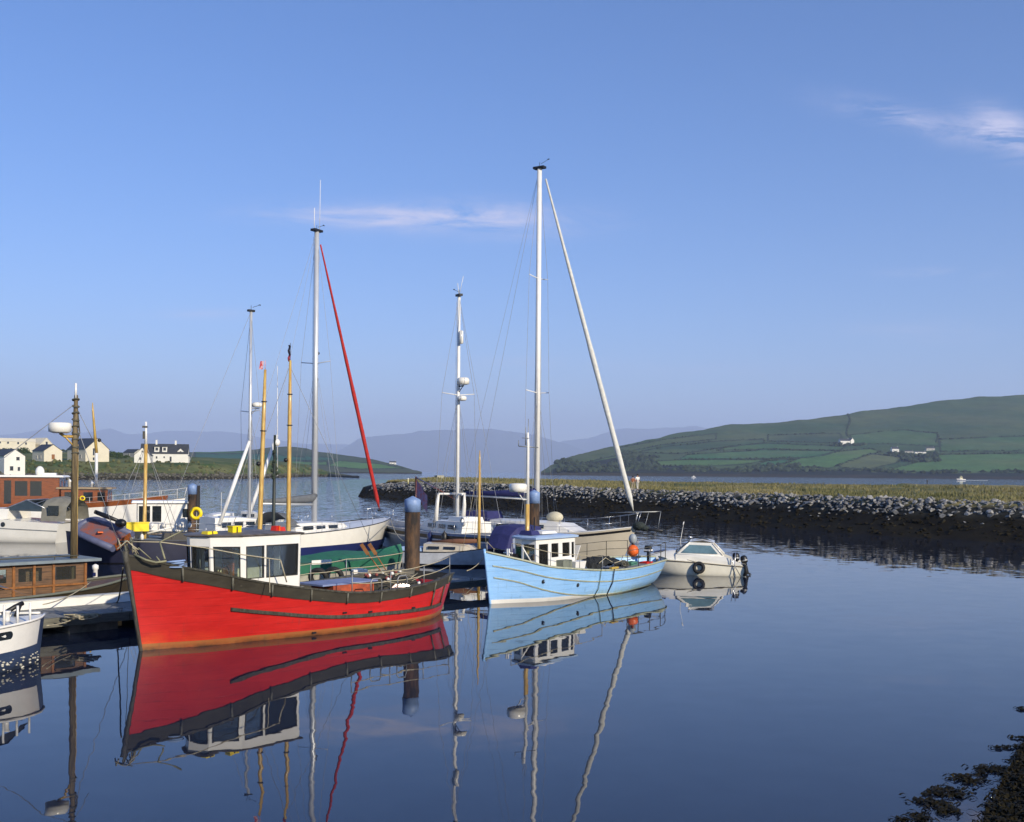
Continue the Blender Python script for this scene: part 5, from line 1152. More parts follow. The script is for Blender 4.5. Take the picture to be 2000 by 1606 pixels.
for (px0, y0_, px1, y1_, r_, mt_) in ((563, 1040, 567, 704, .095, M_pine), (507, 1040, 518, 722, .10, M_pine)):
    p0, p1 = G1.loc(px0, y0_, 0), G1.loc(px1, y1_, 0); lo = p0 + (p0 - p1) * ((p0.z - .8) / (p1.z - p0.z)); m_ = G1.part('mast', MB().tube([lo, p0, p0.lerp(p1, .7), p1], [r_, r_, r_ * .85, r_ * .5], 9), mt_)
    G1.part('mast_band', MB().tube([p0.lerp(p1, .62), p0.lerp(p1, .625)], r_ * 1.25, 9), M_black, m_); G1.part('mast_band', MB().tube([p0.lerp(p1, .80), p0.lerp(p1, .805)], r_ * 1.15, 9), M_black, m_); G1.part('block', MB().ball(p0.lerp(p1, .42) + Vector((-.16, 0, 0)), .09, 8, 6), M_black, m_)
    if px0 == 563: G1.part('flag', MB().grid([[p1 + Vector((-.02 * j + .03 * math.sin(i * 1.5), .05 * j, .62 - .075 * i)) for j in (0, 1, 2)] for i in range(10)]).tube([p1, p1 + Vector((0, 0, .7))], .012, 4), mat('dark_flag', (.03, .03, .05), .9, col2=rgb(180, 60, 70), lo=.5, hi=.62, vscale=5), m_)
    else: G1.part('flag', MB().grid([[p1 + Vector((-.05 - .04 * j - .012 * i, .07 * j, .33 - .055 * i)) for j in (0, 1, 2)] for i in range(7)]).tube([p1, p1 + Vector((0, 0, .36))], .012, 4), mat('red_flag', rgb(205, 60, 60), .9, col2=rgb(230, 190, 190), lo=.45, hi=.6, vscale=6), m_)
p0, p1 = G1.loc(534, 1035, .3), G1.loc(537, 850, .3); lo = p0 + (p0 - p1) * ((p0.z - .8) / (p1.z - p0.z))
m_ = G1.part('derrick', MB().tube([lo, p0, p1], [.09, .08, .05], 7), mat('black_green_iron', (.02, .028, .022), .5)); G1.part('floodlight', MB().ball(p1 + Vector((.1, 0, -.3)), .13, 8, 6, (1, 1, 1.2)), M_white, m_)
mb = MB()
for k in range(12): mb.ball(p0.lerp(p1, .55 + k * .025) + Vector((R.uniform(-.12, .2), R.uniform(-.1, .1), 0)), .08, 6, 5)
G1.part('net_bundle', mb, mat('dark_green_net', (.03, .045, .03), .9), m_)
wires = MB(); mt_ = G1.loc(566, 715, 0)
for t in (.9, .3): c = HG.pt(t, HG.sh(t), 1); wires.tube([Vector((c.x, c.y * .5, c.z)), mt_], .012, 4)
G1.part('rigging', wires, M_wire)
# ---- weathered wooden cabin boat at the left with the radar pole
WB = Boat('cabin_boat', 'weathered brown wooden cabin boat with grey roof and tall radar pole at the left edge', 'boat', (-13.2, 38.0), (-20.3, 30.7))
HW = Hull(WB.L, [(0, .9), (.3, 1.25), (.6, 1.2), (.85, .6), (1, 0)], [(0, 1.05), (.3, 1.4), (.6, 1.4), (.85, .9), (1, .03)], [(0, .85), (.4, .75), (.75, .85), (1, 1.15)], .4, .2, .8)
mb = MB(); HW.skin(mb, -.3, HW.sh, 7); HW.transom(mb, -.3, HW.sh(0)); WB.part('hull', mb, hullmat('dark_brown_hull', (.045, .035, .02), (.05, .06, .03), .3, .6, .5, planks=5, coat=0))
for sd_ in (1, -1): WB.part('gunwale', MB().tube([HW.pt(t, HW.sh(t) + .02, sd_, .0) for t in HW.ts(24)], .05, 5), mat('grey_green_rail', (.14, .15, .12), .6))
mb = MB(); HW.deck(mb, .06, .03); WB.part('deck', mb, M_varndk)
xa, xb = WB.loc(170, 1090, WB.near * .95).x, WB.loc(-60, 1090, WB.near * .95).x
if xb < -WB.L / 2 + .2: xb = -WB.L / 2 + .2
y_ = .95; z0_, z1_ = .78, WB.loc(150, 1098, WB.near * .95).z
ln = xa - xb; px2x = lambda px: (WB.loc(px, 1120, WB.near * .95).x - xb) / ln
wins = [(px2x(a_), px2x(c_), .42, .90) for a_, c_ in ((2, 26), (35, 63), (72, 100))] + [(px2x(112), px2x(158), .12, .92)]
wins = [w for w in wins if w[0] > .01 and w[1] < .99]
lo_, hi_ = xb, xa
mb = MB(); pans = []
for (a, c, ops_) in (((xb, y_), (xa, y_), wins), ((xa, y_), (xa + .25, 0), [(.15, .85, .4, .88)]), ((xa + .25, 0), (xa, -y_), [(.15, .85, .4, .88)]), ((xa, -y_), (xb, -y_), [(.1, .3, .45, .88), (.4, .6, .45, .88), (.7, .9, .45, .88)]), ((xb, -y_), (xb, y_), [])):
    q, nrm = mb.panel((*a, z0_), (*c, z0_), (*c, z1_), (*a, z1_), .05, ops_); pans += [(q, nrm, o_) for o_ in ops_]
wh = WB.part('cabin', mb, M_varndk); M_varndk2 = mat('worn_varnish', rgb(150, 98, 50), .4, vscale=5, col2=rgb(104, 66, 34))
for q, nrm, (u0, u1, v0, v1) in pans: WB.part('window', MB().slab([q(u0, v0) + nrm * .5, q(u1, v0) + nrm * .5, q(u1, v1) + nrm * .5, q(u0, v1) + nrm * .5], nrm * .1), M_glass, wh)
for px in (26, 66, 104, 166): x = WB.loc(px, 1120, WB.near * .95).x; WB.part('cabin_post', MB().box((x, WB.near * (y_ + .02), (z0_ + z1_) / 2), (.08, .06, z1_ - z0_)), M_varndk2, wh)
WB.part('sill', MB().box(((xa + xb) / 2, WB.near * (y_ + .03), z0_ + .28), (ln, .05, .06)), M_varndk2, wh)
WB.part('cabin_roof', MB().box(((xa + xb) / 2 + .1, 0, z1_ + .06), (ln + .6, 2.3, .09)), mat('grey_felt_roof', rgb(120, 132, 138), .7, vscale=2, var=.12))
WB.part('roof_rail', MB().tube([(xb, WB.near * .8, z1_ + .2), (xa - .2, WB.near * .8, z1_ + .2)], .025, 5).tube([(xa - 1, WB.near * .8, z1_ + .1), (xa - 1, WB.near * .8, z1_ + .2)], .02, 4), M_ropedk)
WB.part('console', MB().box((xa - 1.6, 0, 1.3), (.5, 1.3, .8)), M_varndk)
px_, pz_ = WB.loc(143, 1090, -.7).x, WB.loc(151, 772, -.7).z; pz0 = .8; zz = lambda py: WB.loc(148, py, -.7).z
pm = WB.part('radar_pole', MB().tube([(px_, -.7, pz0), (px_ + .02, -.7, zz(860)), (px_ + .05, -.7, pz_)], [.11, .095, .06], 9), mat('split_pole_wood', rgb(128, 112, 78), .6, col2=rgb(62, 50, 36), vscale=3, stretch=(5, 5, .4), bump=.4))
WB.part('pole_stay', MB().tube([(px_ + .16, -.55, pz0), (px_ + .14, -.6, zz(868))], .045, 6), M_pine, pm)
q = WB.loc(117, 836, -.7); WB.part('radar_dome', MB().lathe([(.22, -.17), (.35, -.12), (.36, .02), (.355, .13), (.33, .165), (.05, .17)], q, n=24), M_gel, pm)
WB.part('radar_bracket', MB().tube([q + Vector((0, 0, -.17)), q + Vector((.15, 0, -.27)), (px_, -.7, q.z - .27)], .05, 5).tube([(px_, -.7, q.z - .6), q + Vector((.1, 0, -.2))], .03, 5), M_pine, pm)
WB.part('pole_top_light', MB().tube([(px_, -.78, pz_ - .1), (px_, -.78, pz_ + .38)], .035, 6), M_white, pm)
mb = MB()
for k in range(9): mb.torus((px_ + .04, -.7, pz_ - .15 - k * .22), .10, .03, (0, .3 * (-1) ** k, 1), 10, 5)
mb.tube([(px_ + .1, -.65, pz_ - .3), (px_ + .22, -.6, zz(845)), (px_ + .05, -.7, zz(870))], .025, 5); WB.part('ragged_lashing', mb, M_ropedk, pm)
wires = MB().tube([(px_ + .1, -.7, zz(800)), WB.loc(180, 857, -.9)], .012, 4).tube([(px_, -.7, pz_ - .3), Vector((-WB.L / 2 + .5, -.8, 1))], .012, 4).tube([(px_, -.7, zz(820)), Vector((WB.L / 2, 0, 1.15))], .012, 4); WB.part('pole_wires', wires, M_wire)
# ---- white hull with navy bottom in the near left corner
NB = Boat('small_boat', 'near corner boat with white topsides, navy mussel crusted bottom and white rail posts', 'boat', tuple(W(76, 1290))[:2], (-15.3, 22.9))
HN = Hull(NB.L, [(0, .9), (.4, 1.15), (.75, .95), (.93, .4), (1, 0)], [(0, 1.0), (.4, 1.25), (.75, 1.1), (.93, .62), (1, .10)], [(0, 1.0), (.5, 1.02), (1, 1.15)], .08, .1, .8)
wz = curve([(0, .42), (.6, .45), (1, .52)])
M_navyrough = hullmat('worn_navy_bottom', rgb(52, 68, 98), rgb(30, 32, 34), .35, .8, .45, col2=rgb(44, 58, 84), wear=rgb(180, 176, 160), coat=0)
mb = MB(); HN.skin(mb, -.3, HN.sh, 9, t0=.94); HN.skin(mb, -.3, wz, 6, t1=.94); HN.transom(mb, -.3, HN.sh(0)); NB.part('hull', mb, M_navyrough)
mb = MB(); HN.skin(mb, wz, HN.sh, 5, t1=.94); NB.part('topsides', mb, M_white)
mb = MB(); HN.deck(mb, .05, .03); NB.part('deck', mb, M_white)
for sd_ in (1, -1): NB.part('cap_rail', MB().tube([HN.pt(t, HN.sh(t) + .02, sd_, .01) for t in HN.ts(20)], .035, 5), M_white)
q = NB.loc(4, 1244, NB.near * 1.12); rr_ = MB(); P_ = []
for k in range(16):
    a = 2 * math.pi * k / 16; P_.append(Vector((q.x + .22 * (1 if math.cos(a) > 0 else -1) + .09 * math.cos(a), 0, q.z + .10 * math.sin(a))))
for p_ in P_: t_ = (p_.x + NB.L / 2) / NB.L; p_.y = NB.near * (abs(HN.pt(t_, p_.z, 1).y) + .004)
NB.part('hull_window', MB().slab(P_, (0, NB.near * .012, 0)), M_glassdk)
for px, h_ in ((62, .42), (32, .42), (2, .50), (-40, .5)):
    l_ = NB.loc(px, 1208, NB.near * 1.0); t_ = min(.99, (l_.x + NB.L / 2) / NB.L); a = HN.pt(t_, HN.sh(t_), NB.near, -.04); NB.part('rail_post', MB().tube([a, a + Vector((0, 0, h_ + .03))], .028, 7), M_white)
a = NB.loc(60, 1165, .3); c = NB.loc(-160, 1130, .5)
NB.part('spray_canopy', MB().grid([[a, a], [a.lerp(c, .3) + Vector((0, .1, .18)), a.lerp(c, .3) + Vector((0, -.5, .1))], [c + Vector((0, .3, .15)), c + Vector((0, -.9, .1))]], True).grid([[a - Vector((0, 0, .03)), a - Vector((0, 0, .03))], [a.lerp(c, .3) + Vector((0, .1, .1)), a.lerp(c, .3) + Vector((0, -.5, .05))], [c + Vector((0, .3, -.05)), c + Vector((0, -.9, .0))]], True), M_greycv)
NB.part('bollard', MB().lathe([(.07, 0), (.06, .05), (.06, .2), (.08, .22), (.08, .25)], NB.loc(14, 1214, NB.near * .8), n=12), M_white)
mb = MB()
for k in range(60):
    t_ = R.uniform(.55, .99); p_ = HN.pt(t_, R.uniform(.0, .3) ** 1.0, NB.near, .01); s_ = R.uniform(.012, .035); mb.ball(p_, s_, 6, 4, (1.4, .6, .8))
tag(NB.part('barnacles', mb, mat('barnacle_shell', (.5, .48, .40), .8, rnd=.3, island=True)), kind='stuff')
NB.part('black_gear', MB().tube([NB.loc(5, 1200, .3), NB.loc(30, 1185, .3), NB.loc(45, 1178, .3)], .06, 6).tube([NB.loc(30, 1205, .3), NB.loc(40, 1180, .3)], .05, 6), M_black)
# ---- white sports cruiser, left
SC = Boat('motor_cruiser', 'long white sports cruiser with swept windscreen and grey canopy at the left edge', 'boat', (-41, 73.6), (-29.1, 72.0))
HS = Hull(SC.L, [(0, 1.5), (.3, 1.7), (.6, 1.5), (.85, .7), (1, 0)], [(0, 1.65), (.3, 1.85), (.6, 1.8), (.85, 1.2), (1, .05)], [(0, 1.25), (.4, 1.55), (.7, 1.75), (1, 1.7)], 1.0, .3, .5)
mb = MB(); HS.skin(mb, -.3, HS.sh, 7); HS.transom(mb, -.3, HS.sh(0)); SC.part('hull', mb, M_gel); mb = MB(); HS.deck(mb, 0, .02); SC.part('deck', mb, M_gel)
mb = MB(); HS.strake(mb, lambda t: HS.sh(t) * .62, .05, .03); SC.part('rub_rail', mb, M_galv)
coachroof(SC, -2.6, 3.8, 1.5, 1.5, 2.15, M_gel, 0)
M_tint = mat('tinted_glass', (.04, .06, .08), .06, spec=.9)
x1_ = SC.loc(52, 995, 0).x; SC.part('windscreen', MB().grid([[Vector((x1_ + 1.0, y, 2.1)) for y in (1.1, .6, 0, -.6, -1.1)], [Vector((x1_ - .8, y * 1.1, 2.75)) for y in (1.1, .6, 0, -.6, -1.1)]], True).slab([(x1_ + 1.0, 1.15, 2.05), (x1_ - .8, 1.25, 2.72), (x1_ - 2.2, 1.3, 2.2), (x1_ - 2.2, 1.3, 2.0)], (0, .02, 0)).slab([(x1_ + 1.0, -1.15, 2.05), (x1_ - .8, -1.25, 2.72), (x1_ - 2.2, -1.3, 2.2), (x1_ - 2.2, -1.3, 2.0)], (0, .02, 0)), M_tint)
SC.part('windscreen_frame', MB().tube([(x1_ + 1.05, 1.18, 2.05), (x1_ - .8, 1.28, 2.75), (x1_ - 2.3, 1.33, 2.15)], .035, 5).tube([(x1_ + 1.05, -1.18, 2.05), (x1_ - .8, -1.28, 2.75), (x1_ - 2.3, -1.33, 2.15)], .035, 5).tube([(x1_ - .8, 1.28, 2.75), (x1_ - .8, -1.28, 2.75)], .035, 5), M_steel)
x2_ = SC.loc(132, 1000, 0).x; SC.part('canopy', MB().grid([[Vector((x, w * math.cos(a), 1.4 + h * max(0, math.sin(a)) ** .6)) for a in (0, .5, 1.0, 1.57, 2.14, 2.64, 3.14)] for x, w, h in ((x2_ + 1.0, 1.5, 1.5), (x2_ + .1, 1.55, 1.6), (x2_ - .7, 1.5, 1.4))], True), mat('taupe_canvas', (.22, .21, .17), .85))
for sd_ in (1, -1): SC.part('canopy_window', MB().box((x2_ + .1, sd_ * 1.55, 2.1), (.75, .02, .6)), M_glassdk)
for k in (.28, .42):
    for sd_ in (1, -1): a = HS.pt(k, HS.sh(k) * .8, sd_, .01); SC.part('porthole', MB().lathe([(.16, 0), (.15, .02), (.1, .02)], a, (0, sd_, 0), 12), M_glassdk)
# ---- varnished classic motor yacht
CY = Boat('motor_yacht', 'classic white motor yacht with varnished brown wheelhouse and slim mast, far left', 'boat', (-26.8, 88), (-46, 83.5))
HC = Hull(CY.L, [(0, 1.5), (.3, 1.9), (.6, 1.8), (.85, .8), (1, 0)], [(0, 1.7), (.3, 2.1), (.6, 2.1), (.85, 1.3), (1, .05)], [(0, 1.6), (.4, 1.6), (.7, 1.85), (1, 2.5)], .6, .3, .8)
mb = MB(); HC.skin(mb, -.3, HC.sh, 7); HC.transom(mb, -.3, HC.sh(0)); CY.part('hull', mb, M_white); mb = MB(); HC.deck(mb, 0.02, .02); CY.part('deck', mb, M_teak)
mb = MB(); HC.skin(mb, HC.sh, lambda t: HC.sh(t) + .38, 1, 0, .0, .93); CY.part('bulwark', mb, M_varn)
lx = lambda px: CY.loc(px, 960, CY.near * 1.4).x; lz = lambda py, px=60: CY.loc(px, py, CY.near * 1.4).z
def framed(bt, x0, x1, w, z0, z1, m_, wins, roof, name, rm, gl=None):
    mb = MB(); pans = []
    for a, c, ops_ in (((x0, w), (x1, w), wins), ((x1, w), (x1, -w), [(.08, .45, .4, .88), (.55, .92, .4, .88)]), ((x1, -w), (x0, -w), wins), ((x0, -w), (x0, w), [(.55, .92, .4, .88)])):
        q, nrm = mb.panel((*a, z0), (*c, z0), (*c, z1), (*a, z1), .05, ops_); pans += [(q, nrm, o_) for o_ in ops_]
    h_ = bt.part(name, mb, m_)
    for q, nrm, (u0, u1, v0, v1) in pans: bt.part('window', MB().slab([q(u0, v0) + nrm * .5, q(u1, v0) + nrm * .5, q(u1, v1) + nrm * .5, q(u0, v1) + nrm * .5], nrm * .1), gl or M_glassdk, h_)
    bt.part(name + '_roof', MB().box(((x0 + x1) / 2, 0, z1 + .07), (x1 - x0 + .7, 2 * w + .35, .14), taper=.96), rm)
    return h_
framed(CY, lx(-60), lx(116), 1.4, 1.9, lz(932), M_varn, [(.665, .81, .36, .88), (.835, .965, .36, .88), (.54, .62, .08, .88), (.2, .33, .35, .86), (.36, .5, .35, .86)], True, 'wheelhouse', M_white)
framed(CY, lx(118), lx(210), 1.3, 1.9, lz(955), M_varn, [(.32, .52, .3, .82), (.72, .92, .3, .82), (.06, .22, .3, .82)], True, 'saloon', M_teak)
q = CY.loc(78, 922, 0); CY.part('radar_dome', MB().ball(q, .42, 14, 10, (.8, .8, 1.1)), M_gel); CY.part('life_raft', MB().box(q + Vector((.7, 0, -.3)), (1.1, .6, .45), taper=.9), M_gel)
for px, py in ((136, 942), (180, 946)):
    q = CY.loc(px, py, .4); CY.part('ventilator', MB().tube([(q.x, .4, lz(958)), (q.x, .4, q.z), (q.x + .12, .4, q.z + .12)], [.12, .12, .26], 10), M_white)
mxx = CY.loc(188, 950, 0).x; zq = lambda py: CY.loc(186, py, 0).z
ms = CY.part('mast', MB().tube([(mxx, 0, 3.2), (mxx, 0, zq(885))], .12, 8), M_whitemast); CY.part('upper_mast', MB().tube([(mxx, 0, zq(885)), (mxx - .3, 0, zq(803)), (mxx - .33, 0, zq(787))], [.12, .08, .03], 8), M_pine, ms)
CY.part('mast_light', MB().ball((mxx + .2, 0, zq(860)), .15, 8, 6), M_black, ms)
guardrails(CY, HC, .60, .97, 7, .8, pulpit=True, pushpit=False, m_=M_white)
CY.part('capstan', MB().lathe([(.25, 0), (.22, .3), (.28, .7), (.2, .8)], CY.loc(252, 985, .2) - Vector((0, 0, .6)), n=10), M_white)
CY.part('lifebuoy', MB().torus((lx(161), CY.near * 1.4, 2.5), .16, .06, (0, 1, 0), 16, 6), M_yellow)
# ---- small white cabin launch with dark hull
WL = Boat('motor_cruiser', 'small launch with white canopy cabin and dark grey hull, left of the far black pile', 'boat', (-25.0, 68.3), (-20.3, 70.0))
HL = simple_hull(WL, 2.2, [(0, .9), (.5, 1.0), (1, 1.3)], .4, .05, mat('dark_grey_hull', (.05, .055, .06), .4), None, rail=M_white)
zc = WL.loc(320, 982, 0).z
framed(WL, WL.loc(372, 1000, 1).x if WL.loc(372, 1000, 1).x < WL.loc(268, 1000, 1).x else WL.loc(268, 1000, 1).x, max(WL.loc(372, 1000, 1).x, WL.loc(268, 1000, 1).x), .95, .9, zc, M_white, [(.55, .72, .35, .9), (.76, .97, .35, .9), (.05, .15, .5, .8)], True, 'cabin', M_white)
for px in (296, 320, 352, 371): q = WL.loc(px, 1026, WL.near * 1.2); fender(WL, 'white fender on the dark grey launch, ' + {296: 'leftmost of its row of four', 320: 'second from the left in its row', 352: 'third from the left in its row', 371: 'rightmost, next to the black pile'}[px], q, M_white, .14, .36, Vector((q.x, q.y * .93, 1.15)), group='white fenders along the dark grey launch')
# ---- navy workboat with yellow mast and yellow bin
NW = Boat('fishing_boat', 'navy hulled workboat with short yellow mast, behind the red boat\'s bow', 'boat', (-22.4, 55.6), (-15.6, 58.6))
HNW = simple_hull(NW, 2.7, [(0, 1.1), (.4, 1.1), (.75, 1.3), (1, 1.6)], .15, .3, mat('dull_navy', rgb(34, 36, 58), .4), (M_black, M_black), (-.1, .05), .8, rail=M_black, deck=M_deck)
zz = lambda px, py: NW.loc(px, py, 0)
p0 = zz(282, 1030); pt_, pm_ = zz(285, 868), zz(285, 824)
ms = NW.part('mast', MB().tube([(p0.x, 0, 1.0), (p0.x, 0, p0.z), (pt_.x, 0, pt_.z)], [.11, .10, .09], 9), M_pine); NW.part('upper_mast', MB().tube([pt_, pm_], [.075, .05], 8), M_whitemast, ms); NW.part('lamp_bracket', MB().box(zz(283, 834), (.26, .12, .1)).box(zz(281, 850), (.12, .1, .4)), M_black, ms)
NW.part('mast_stays', MB().tube([pt_, (p0.x + 1.4, .9, 1.3)], .012, 4).tube([pt_, (p0.x - 1.4, .9, 1.3)], .012, 4).tube([pt_, (p0.x - 1.9, -.9, 1.3)], .012, 4).tube([pt_, (p0.x + 2, -.8, 1.3)], .012, 4), M_galv)
NW.part('engine_casing', MB().box((-1.6, 0, 1.3), (1.6, 1.2, .4), taper=.92), mat('black_brown_wood', (.025, .02, .014), .6)); NW.part('pole', MB().tube([zz(288, 1042), zz(340, 1029)], .05, 6), M_white)
NW.part('winch', MB().lathe([(.2, -.3), (.2, -.26), (.1, -.24), (.1, .24), (.2, .26), (.2, .3)], zz(262, 1048) - Vector((0, 0, .1)), (0, 1, 0)), M_black)
q = zz(267, 1029); onboat(NW, 'float_box', 'wide bright yellow box at the foot of the short yellow mast', 'box', [('shell', MB().box(q + Vector((0, .3, 0)), (1.12, .6, .42), taper=.97), M_yellow), ('lid', MB().box(q + Vector((0, .3, .23)), (1.16, .64, .05)), M_yellow)])
for px in (257, 275): q = zz(px, 1048); onboat(NW, 'float', 'white float hanging under the wide yellow box, ' + ('left one' if px == 257 else 'right one'), 'buoy', [('float', MB().ball(q + Vector((0, .65, 0)), .12, 8, 6, (.8, .8, 1.5)), M_white), ('line', MB().tube([q + Vector((0, .65, .1)), q + Vector((0, .6, .4))], .01, 4), M_rope)])
# inflatable slung on its side
RI = thing('inflatable_boat', 'grey inflatable dinghy with orange lining slung beside the navy workboat', 'inflatable boat', (0, 0, 0))
c0, c1 = P(160, 1024, 55.6), P(240, 1058, 54.2); ax_ = (c1 - c0); L_ = ax_.length; ax_.normalize(); sdv = Vector((0, .80, .58)).normalized(); sdv = (sdv - ax_ * sdv.dot(ax_)).normalized(); nrm = ax_.cross(sdv)
pts = []; 
for k in range(28):
    a = math.pi * k / 27 - math.pi / 2
    if k < 1: pass
    pts.append(c0 + ax_ * (.55 - .55 * math.cos(a)) + sdv * (.62 * math.sin(a)))
path = [c1 - sdv * .62] + pts + [c1 + sdv * .62]
M_pvc = mat('grey_pvc', rgb(92, 96, 122), .5)
RI_t = MB().tube(path, .17, 10).obj('tube', M_pvc, RI); MB().tube([p + nrm * -.17 for p in path], .02, 5).obj('rubbing_band', M_black, RI)
MB().slab([c0 + ax_ * .2 - sdv * .45, c1 - sdv * .5, c1 + sdv * .5, c0 + ax_ * .2 + sdv * .45], nrm * .03).obj('floor', mat('faded_rust_canvas', rgb(150, 78, 52), .7, col2=rgb(100, 92, 100), vscale=2.5), RI); MB().slab([c1 - sdv * .5 - nrm * .2, c1 + sdv * .5 - nrm * .2, c1 + sdv * .5 + nrm * .2, c1 - sdv * .5 + nrm * .2], ax_ * .04).obj('transom', M_varn, RI)
MB().box(c0.lerp(c1, .45), (.25, .9, .06), rz=.4).obj('thwart', M_orange, RI)
# outboard with long black leg lying above it
q0, q1 = P(186, 1000, 55), P(232, 1018, 54.6); t = thing('outboard_engine', 'black outboard engine tilted up above the grey inflatable', 'outboard engine'); MB().tube([q0, q0.lerp(q1, .4), q1], [.11, .12, .09], 8).obj('leg', M_black, t); MB().ball(q1 + Vector((.1, 0, -.1)), .27, 12, 8, (1.1, .8, .8)).obj('cowling', M_black, t); MB().box(q0, (.06, .4, .16), rz=.3).obj('propeller', M_black, t)
# ---- far small cruisers between the pile and the poles
for k, (pxb, pxs, Z, lab, hull_, cab) in enumerate([(392, 462, 82, 'low white motor boat with a string of grey fenders, right of the far black pile', M_gel, True), (548, 452, 86, 'small white cruiser moored in the channel behind the yellow masts', M_gel, True)]):
    b0, s0 = P(pxb, 1000, Z), P(pxs, 1000, Z + 2); bb = Boat('motor_cruiser', lab, 'boat', (b0.x, b0.y), (s0.x, s0.y)); hh = simple_hull(bb, 2.0, [(0, .8), (.5, .85), (1, 1.1)], .4, .05, hull_, None, rail=M_black)
    coachroof(bb, -.9, 1.2, .8, .85, 1.55, M_white, 2); bb.part('aerial', MB().tube([(-.2, 0, 1.5), (-.2, 0, 3.1)], .02, 4), M_white)
    guardrails(bb, hh, .06, .92, 5, .5, pushpit=False)
q = P(383, 1003, 67.5); t = thing('lifebuoy', 'yellow horseshoe lifebuoy beside the far black pile', 'lifebuoy'); MB().torus(q, .30, .11, (0, 1, 0), 18, 8).obj('ring', M_yellow, t); MB().tube([q + Vector((0, .1, -1.9)), q + Vector((0, .1, .4))], .035, 6).obj('post', M_galv, t)
# a low tender under the sloop's bow and clutter boats
for pxb, pxs, Z, lab, mt_, B_ in [(722, 655, 57, 'small open boat with pale inside, tucked between the green cover and the white sloop', mat('pale_brown_gel', (.5, .42, .32), .5), 1.2), (925, 990, 51.5, None, None, 0)]:
    if not lab: continue
    b0, s0 = P(pxb, 1000, Z), P(pxs, 1000, Z - 1.5); bb = Boat('rowing_boat', lab, 'boat', (b0.x, b0.y), (s0.x, s0.y)); simple_hull(bb, B_, [(0, .45), (.5, .42), (1, .6)], .2, .05, mt_, None, rail=M_black); bb.part('thwart', MB().box((-.3, 0, .44), (.2, 1.0, .03)), M_wood)
# ================================================================== PONTOON, PILES, ROPES
PE0, PD = Vector((-13.4, 31.0)), Vector((.697, .717)); PN = Vector((-.717, .697))
PT = thing('pontoon', 'floating walkway with grey timber edge running behind the red boat', 'pontoon', (PE0.x, PE0.y, 0), math.atan2(PD.y, PD.x))
def ppt(px, py, z):      # pixel at height -> pontoon coordinates
    p = W(px, py, z); q = Vector((p.x, p.y)) - PE0; return Vector((q.dot(PD), q.dot(PN), z))
S0, S1, PWD = -5.0, 18.3, 2.7
M_plank = mat('weathered_plank', (.24, .245, .24), .75, vscale=4, col2=(.13, .135, .13), rnd=.18, stretch=(6, .6, 1), bump=.3)
pm_ = MB().box((0, 0, 0), (.285, PWD - .25, .04)); pme = None
n = int((S1 - S0) / .3)
for i in range(n):
    if pme is None: o = pm_.obj('plank', M_plank, PT); pme = o.data
    else: o = bpy.data.objects.new('plank', pme); sc.collection.objects.link(o); o.parent = PT
    o.location = (S0 + .15 + i * .3, PWD / 2, .50 + R.uniform(-.004, .004))
for y in (.0, PWD):
    for k in range(6):
        a_ = S0 + k * (S1 - S0) / 6; PTp = MB().box((a_ + (S1 - S0) / 12, y, .40), ((S1 - S0) / 6 - .03, .12, .26)).obj('edge_timber', M_greywood, PT)
k = 0; x = S0 + .6
while x < S1 - 1.5:
    MB().box((x + .8, PWD / 2, -.02), (1.5, PWD - .5, .54)).obj('float', mat('float_concrete', (.22, .21, .18), .85, vscale=2, col2=(.07, .07, .055)), PT); x += 2.7
for s_ in (-1.0, 2.6, 6.2, 13.5, 17.2):
    MB().tube([(s_ - .12, .22, .62), (s_ + .12, .22, .62)], .02, 6).tube([(s_ - .05, .22, .52), (s_ - .05, .22, .62)], .02, 6).tube([(s_ + .05, .22, .52), (s_ + .05, .22, .62)], .02, 6).obj('cleat', M_galv, PT)
t = thing('kerb_beam', 'long white painted box beam along the far side of the walkway', 'beam', (PE0.x, PE0.y, 0), math.atan2(PD.y, PD.x)); t.rotation_euler[2] = math.atan2(PD.y, PD.x)
mb = MB().box((1.2, PWD - .22, .66), (8.6, .30, .26)); mb.obj('beam', M_white, t); MB().box((1.2, PWD - .22, .80), (8.6, .34, .03)).obj('top_board', mat('pale_board', (.55, .56, .54), .7), t)
def pworld(p): return Vector((PE0.x + PD.x * p[0] + PN.x * p[1], PE0.y + PD.y * p[0] + PN.y * p[1], p[2]))
def pile(px, pytop, Z, r, label, cap_h=.42, capped=True, top=None):
    c = P(px, pytop, Z); t = thing('mooring_pile', label, 'pile', (c.x, c.y, 0)); H_ = c.z; ch = cap_h if capped else 0
    m_ = mat('rusty_pile', rgb(92, 66, 40), .75, vscale=2.2, col2=rgb(38, 30, 22), stretch=(1.5, 1.5, .5), bump=.4, lo=.38, hi=.6) if capped else mat('black_pile', (.02, .018, .014), .7, bump=.3)
    MB().lathe([(r, -.6), (r, .3), (r, H_ - ch - r * .5)], (0, 0, 0), n=28).obj('post', m_, t)
    MB().lathe([(r * 1.03, -.5), (r * 1.06, .0), (r * 1.04, .45), (r * 1.0, .75)], (0, 0, 0), n=28).obj('weed_collar', mat('wet_weed', (.02, .022, .01), .45, bump=.6, bscale=18), t)
    if capped: MB().lathe([(r * 1.05, H_ - ch - r * .55), (r * 1.05, H_ - r * .55), (r * .98, H_ - r * .45), (.02, H_)], (0, 0, 0), n=28).obj('cap', mat('blue_grp_cap', rgb(128, 154, 196), .5, var=.12, vscale=4), t)
    return t
pile(806, 969, 39.4, .275, 'rust brown mooring pile with pale blue conical cap behind the red boat\'s stern', .42)
pile(1043.5, 957, 58.6, .29, 'dark mooring pile with blue cap in front of the tallest mast', .56)
pile(376, 944, 69, .27, 'far dark mooring pile with small blue cap, behind the red boat\'s wheelhouse', .55)
